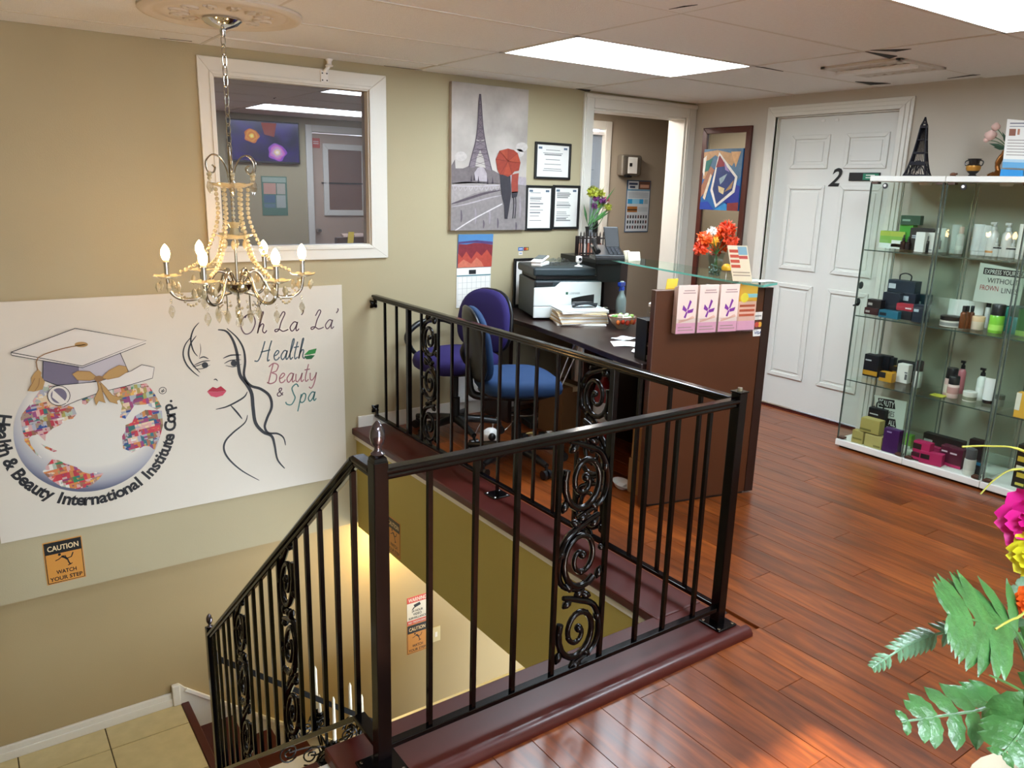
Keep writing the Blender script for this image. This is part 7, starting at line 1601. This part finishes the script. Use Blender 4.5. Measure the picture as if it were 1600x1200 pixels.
for k in range(4):
    mb = MB()
    for j in range(1, 8):
        u = -1 + 2 * j / 8; hh = [i / 10 * (.86 if j % 2 == 0 else .84) for i in range(11)]
        pts = [(u * wr(h_), -wr(h_), h_ * H_) for h_ in hh if not (h_ < .2 and 2 < j < 6)]
        R4 = Matrix.Rotation(k * PI / 2, 4, 'Z'); mb.tube([R4 @ V(p_) for p_ in pts], .0021, 4)
    pts = [R4 @ V((-wr(.02) * .5 + wr(.02) * i / 8, -wr(.1), (.03 + .15 * math.sin(PI * i / 8)) * H_)) for i in range(9)]; mb.tube(pts, .003, 4)
    for i in range(22):
        h_ = .42 + i * .019; R4 = Matrix.Rotation(k * PI / 2, 4, 'Z'); mb.bar(R4 @ V((-wr(h_), -wr(h_), h_ * H_)), R4 @ V((wr(h_), -wr(h_), h_ * H_)), .0015, .0030)
    mb.build('wire_mesh', WM, t, world=False)
MB().lathe([(.004, .95), (.006, .965), (.003, .98), (.001, 1.01)], (0, 0, 0), 8).build('tip', WM, t, world=False); t.children[-1].scale = (1, 1, H_)
pv = at(1519, 274.5, 'x', XF + .12); pv = V((XF + .12, pv.y, ZT_)); kx = mpp(pv)
t = thing('amphora_vase', 'small black and gold two-handled vase on the cabinet top', 'vase', pv)
r_ = 10.5 * kx
MB().lathe([(r_ * .55, 0), (r_ * .55, .008), (r_ * .4, .012), (r_ * .75, .024), (r_ * 1.0, .045), (r_ * .95, .058), (r_ * .7, .066), (r_ * .72, .08), (r_ * .95, .09), (r_ * .9, .092)], (0, 0, 0), 18).build('body', M('vase_black', '#1a1614', .3), t, smooth=50, world=False)
MB().lathe([(r_ * .86, .029), (r_ * 1.01, .045), (r_ * .97, .056)], (0, 0, 0), 18, cap=False).build('gold_band', M('vase_gold', '#b07a2c', .35, .4), t, smooth=50, world=False)
for s_ in (-1, 1): MB().tube(smooth_path([(0, s_ * r_ * .72, .084), (0, s_ * r_ * 1.25, .078), (0, s_ * r_ * 1.2, .06), (0, s_ * r_ * .95, .055)], 4), .003, 6).build('handle', 'vase_black', t, smooth=50, world=False)
pv = at(1489, 274, 'x', XF + .12); pv = V((XF + .12, pv.y, ZT_))
t = thing('small_figurine', 'tiny brown turtle-like ornament on the cabinet top', 'ornament', pv)
MB().ball((0, 0, .012), .014, 10, 6, (1, 1.2, .7)).build('shell', M('brown_glaze', '#6a4026', .35), t, smooth=60, world=False); MB().ball((0, -.018, .014), .006, 8, 5).ball((0, .012, .004), .005, 6, 4).ball((0, -.012, .004), .005, 6, 4).build('head_and_feet', 'brown_glaze', t, smooth=60, world=False)
t['label'] = 'tiny brown ornament on the cabinet top between tower and vase'
pv = at(1562, 275, 'x', XF + .10); pv = V((XF + .10, pv.y, ZT_)); kx = mpp(pv)
t = thing('rose_ornament', 'bronze ornament holding pale pink roses on the cabinet top', 'ornament', pv)
BZ = M('bronze', '#7a4a1c', .32, .7, noise=.2)
MB().lathe([(.045, 0), (.05, .006), (.045, .014), (.03, .02), (.026, .03)], (0, 0, 0), 18).build('foot', BZ, t, smooth=50, world=False)
for k in range(4):
    a_ = k * PI / 2 + .6; MB().tube(smooth_path([(.04 * math.cos(a_), .04 * math.sin(a_), 0), (.055 * math.cos(a_), .055 * math.sin(a_), .006), (.03 * math.cos(a_), .03 * math.sin(a_), .02)], 3), .006, 6).build('claw', BZ, t, smooth=50, world=False)
MB().tube(smooth_path([(0, .01, .025), (0, .02, .06), (0, .005, .10), (0, -.03, .135), (0, -.06, .15)], 5), [.012] * 6 + [.015] * 6 + [.02] * 5 + [.022] * 4, 10).build('neck', BZ, t, smooth=50, world=False)
rn = random.Random(21); PKR = M('rose_pale', '#d9b4a8', .6); 
for k, (px, py, r_) in enumerate(((1548, 212, .030), (1556, 199, .022), (1541, 219, .015))):
    c = at(px, py, 'x', XF + .10) - pv
    mb = MB()
    for j in range(5):
        s_ = 1 - j * .17; mb.lathe([(r_ * .2 * s_, -r_ * .8), (r_ * .8 * s_, -r_ * .4), (r_ * s_, r_ * .1 + j * .002), (r_ * .9 * s_, r_ * .5 + j * .003)], c, 9, cap=False, ax=Matrix.Rotation(j * .7, 3, 'Z'))
    mb.build('rose', PKR, t, smooth=50, world=False); MB().tube(smooth_path([V((0, -.03, .13)), c * .5 + V((0, -.01, .08)), c], 4), .002, 5).build('stem', 'stem_green', t, world=False)
for px, py in ((1566, 206), (1575, 215), (1552, 230), (1570, 226), (1545, 224), (1578, 204)):
    c = at(px, py, 'x', XF + .10 + rn.uniform(-.02, .02)) - pv; a_ = V((0, -.03, .135)); s_ = (c - a_).cross(V((1, 0, 0))).normalized() * .010; m_ = a_ * .4 + c * .6
    MB().add([a_, m_ + s_, c, m_ - s_, m_ + V((-.005, 0, 0))], [(0, 1, 4), (1, 2, 4), (2, 3, 4), (3, 0, 4)]).build('leaf', M('rose_leaf', '#2c4a36', .5), t, world=False)
t = thing('leaflet_stand', 'white treatment leaflet on a blue stand at the right end of the cabinet top', 'leaflet stand', V((XF + .06, at(1585, 275, 'x', XF + .06).y, ZT_)))
P_ = [at(px, py, 'x', XF + .05) for px, py in ((1566, 262), (1618, 264), (1622, 190), (1574, 186))]
MB().prism([p_ + V((0, 0, 0)) for p_ in P_], (.004, 0, 0)).build('leaflet', 'paper', t)
f = lambda u, v_, e=.001: P_[0] + (P_[1] - P_[0]) * u + (P_[3] - P_[0]) * v_ + V((-e, 0, 0))
def lb(u0, u1, v0, v1, col, e=.001): MB().poly([f(u0, v0, e), f(u1, v0, e), f(u1, v1, e), f(u0, v1, e)]).build('print_block', M('lf_' + col.strip('#'), col, .6), t)
lb(0, 1, 0, .16, '#5f9fc8'); lb(0, 1, .12, .18, '#a8c4d4', .0014); lb(.1, .3, .66, .80, '#8c5a48'); lb(.35, .42, .68, .80, '#b07a60')
for k in range(6): lb(.08, .9, .56 - k * .06, .58 - k * .06, '#a8a09a')
lb(.1, .9, .90, .925, '#7a7a84'); lb(.1, .6, .84, .86, '#9a9aa0')
q_ = [at(px, py, 'x', XF + .03) for px, py in ((1562, 275), (1598, 276), (1598, 266), (1564, 264))]
MB().prism([V((p_.x, p_.y, max(p_.z, ZT_))) for p_ in q_], (.05, 0, 0)).build('blue_stand', M('stand_blue', '#1f86c4', .4), t)

# ------------------------------------------------------------------ potted artificial plant, near right
def ray(px, py, t_): return CAM + (FW + RT * ((px - 800) / FPX) - UP * ((py - 600) / FPX)) * t_
FG = M('fern_green', '#3c6f36', .36, noise=.55, nscale=55, spec=.7, bump=.5, bscale=90); FGL = M('fern_pale', '#6a9470', .36, noise=.4, nscale=50, spec=.7, bump=.5, bscale=90)
PC = ray(1648, 1296, 1.12); 
pl = thing('potted_plant', 'artificial fern with bright flowers in a maroon pot at the right front', 'potted plant', PC - V((0, 0, .16)))
MB().lathe([(.075, -.16), (.085, -.15), (.10, -.02), (.112, .0), (.112, .025), (.10, .03)], PC, 26).build('pot', M('pot_maroon', '#4a1512', .25, coat=.4), pl, smooth=50)
MB().lathe([(.103, .018), (.116, .026), (.114, .036), (.100, .034)], PC, 26).build('pot_rim', M('pot_cream', '#d9cdb0', .35), pl, smooth=50)
MB().lathe([(.001, .012), (.10, .012)], PC, 20, cap=False).build('moss', M('moss', '#3a4a26', .9, noise=.3), pl)
def frond(path, wmax, npin, mat, name='frond', twist=V((0, 0, 1)), serr=.35, t0=.12, wr_=.27, fwd=.45):
    pts = smooth_path(path, 8); N = len(pts); mb = MB(); mb.tube(pts, [.0028 * (1 - .7 * i / N) + .0006 for i in range(N)], 5)
    for k in range(npin):
        t_ = t0 + (.985 - t0) * k / (npin - 1); i = min(N - 2, int(t_ * (N - 1))); p_ = pts[i]; tg = (pts[i + 1] - pts[i]).normalized()
        view = (CAM - p_).normalized(); n_ = (view + twist * .4); n_ = (n_ - tg * n_.dot(tg)).normalized(); side = tg.cross(n_)
        ln = wmax * (math.sin(PI * (.30 + .64 * k / (npin - 1))) ** .6)
        for s_ in (-1, 1):
            d = (side * s_ + tg * fwd).normalized(); e = d.cross(n_) * s_; w2 = ln * wr_ + .002
            L_ = []
            for j in range(7):
                q = j / 6; c = p_ + d * (ln * q) - n_ * (ln * .16 * q * q); ww = w2 * (math.sin(PI * min(1, q * .85 + .15)) ** .6) * (1 - serr * (j % 2) * .5)
                L_.append((c - e * ww, c + n_ * .0016, c + e * ww))
            vs = [v_ for r3 in L_ for v_ in r3]; fs = []
            for j in range(6): fs += [(3 * j, 3 * j + 1, 3 * j + 4, 3 * j + 3), (3 * j + 1, 3 * j + 2, 3 * j + 5, 3 * j + 4)]
            mb.add(vs, fs)
    return mb.build(name, mat, pl, smooth=35)
S0 = PC + V((0, 0, .03))
frond([S0, ray(1590, 1105, 1.08), ray(1520, 1112, 1.04), ray(1408, 1128, 1.02)], .050, 8, FG, t0=.46, wr_=.24)
frond([S0, ray(1600, 1010, 1.12), ray(1540, 975, 1.10), ray(1480, 960, 1.08)], .082, 13, FG, t0=.42, wr_=.13)
frond([S0, ray(1590, 1000, 1.2), ray(1500, 985, 1.16), ray(1425, 1005, 1.14), ray(1362, 1044, 1.12)], .027, 16, FGL, t0=.45, wr_=.10, fwd=1.0)
frond([S0, ray(1606, 1090, 1.0), ray(1600, 1135, .98), ray(1565, 1180, .96)], .05, 9, FG, t0=.4, wr_=.2)
frond([S0, ray(1625, 1010, 1.2), ray(1612, 945, 1.2), ray(1588, 915, 1.2)], .04, 9, FGL)
frond([S0, ray(1660, 1000, 1.15), ray(1700, 1010, 1.12), ray(1760, 1060, 1.1)], .06, 10, FG)
frond([S0, ray(1650, 1020, 1.25), ray(1640, 960, 1.3), ray(1600, 930, 1.34)], .05, 9, FG)
def bloom(c, r, n_, mat, name, face):
    face = (face - c).normalized(); a_ = face.orthogonal().normalized(); b_ = face.cross(a_); mb = MB()
    for ring, (rr, tilt, cnt) in enumerate(((1.0, .25, n_), (.7, .6, n_ - 1), (.4, 1.1, n_ - 2))):
        for k in range(cnt):
            an = 2 * PI * k / cnt + ring * .5; d = a_ * math.cos(an) + b_ * math.sin(an); s_ = face.cross(d)
            def f(u, v_):
                q = u; ww = r * rr * .55 * math.sin(PI * min(1, q * .8 + .15)) ** .7
                return c + d * (r * rr * q * math.cos(tilt * q)) + face * (r * rr * q * math.sin(tilt * q) + .004 * ring + .006 * math.cos(v_ * 6) * q) + s_ * (ww * (2 * v_ - 1))
            mb.grid(f, 5, 5)
    return mb.build(name, mat, pl, smooth=70)
for px, py, r, mt, t_ in ((1618, 815, .052, ('magenta', '#d81e8c'), 1.18), (1618, 868, .036, ('petal_yellow', '#d9d22c'), 1.16), (1616, 942, .026, ('petal_orange', '#e8641c'), 1.12)):
    c = ray(px, py, t_); MB().tube(smooth_path([S0, (S0 + c) / 2 + V((.02, 0, 0)), c], 5), .003, 6).build('flower_stem', 'stem_green', pl)
    bloom(c, r, 6, M(mt[0], mt[1], .5, noise=.12, nscale=30), 'bloom', CAM + V((-.6, .6, 0)))
YS = M('stalk_yellow', '#a8a83c', .5)
MB().tube(smooth_path([S0, ray(1700, 900, 1.2), ray(1680, 760, 1.2), ray(1600, 705, 1.2), ray(1545, 697, 1.2), ray(1503, 698, 1.2)], 6), [.0022] * 20 + [.0014] * 11, 6).build('arching_stalk', YS, pl, smooth=60)
MB().tube(smooth_path([S0, ray(1690, 860, 1.22), ray(1650, 750, 1.22), ray(1590, 733, 1.22), ray(1556, 748, 1.22), ray(1532, 772, 1.22)], 6), [.002] * 20 + [.0012] * 11, 6).build('arching_stalk', YS, pl, smooth=60)
MB().tube(smooth_path([S0, ray(1640, 960, 1.04), ray(1590, 965, 1.03), ray(1555, 983, 1.02)], 6), .0016, 6).build('arching_stalk', YS, pl, smooth=60)
# stand that carries the pot
bz = PC.z - .16
ps_ = thing('plant_stand', 'dark round plant stand below the potted fern, out at the lower right', 'plant stand', (PC.x, PC.y, 0))
MB().lathe([(.15, bz - .022), (.155, bz - .012), (.15, bz - .0005)], (PC.x, PC.y, 0), 28).build('top', 'mahogany', ps_, smooth=50)
MB().lathe([(.03, .02), (.025, .1), (.02, .3), (.03, bz - .022)], (PC.x, PC.y, 0), 14).build('column', 'mahogany', ps_, smooth=50)
for k in range(3):
    a_ = 2 * PI * k / 3; d = V((math.cos(a_), math.sin(a_), 0)); MB().tube(smooth_path([V((PC.x, PC.y, .16)) + d * .02, V((PC.x, PC.y, .1)) + d * .1, V((PC.x, PC.y, .014)) + d * .2], 4), .013, 7).build('leg', 'mahogany', ps_, smooth=50)
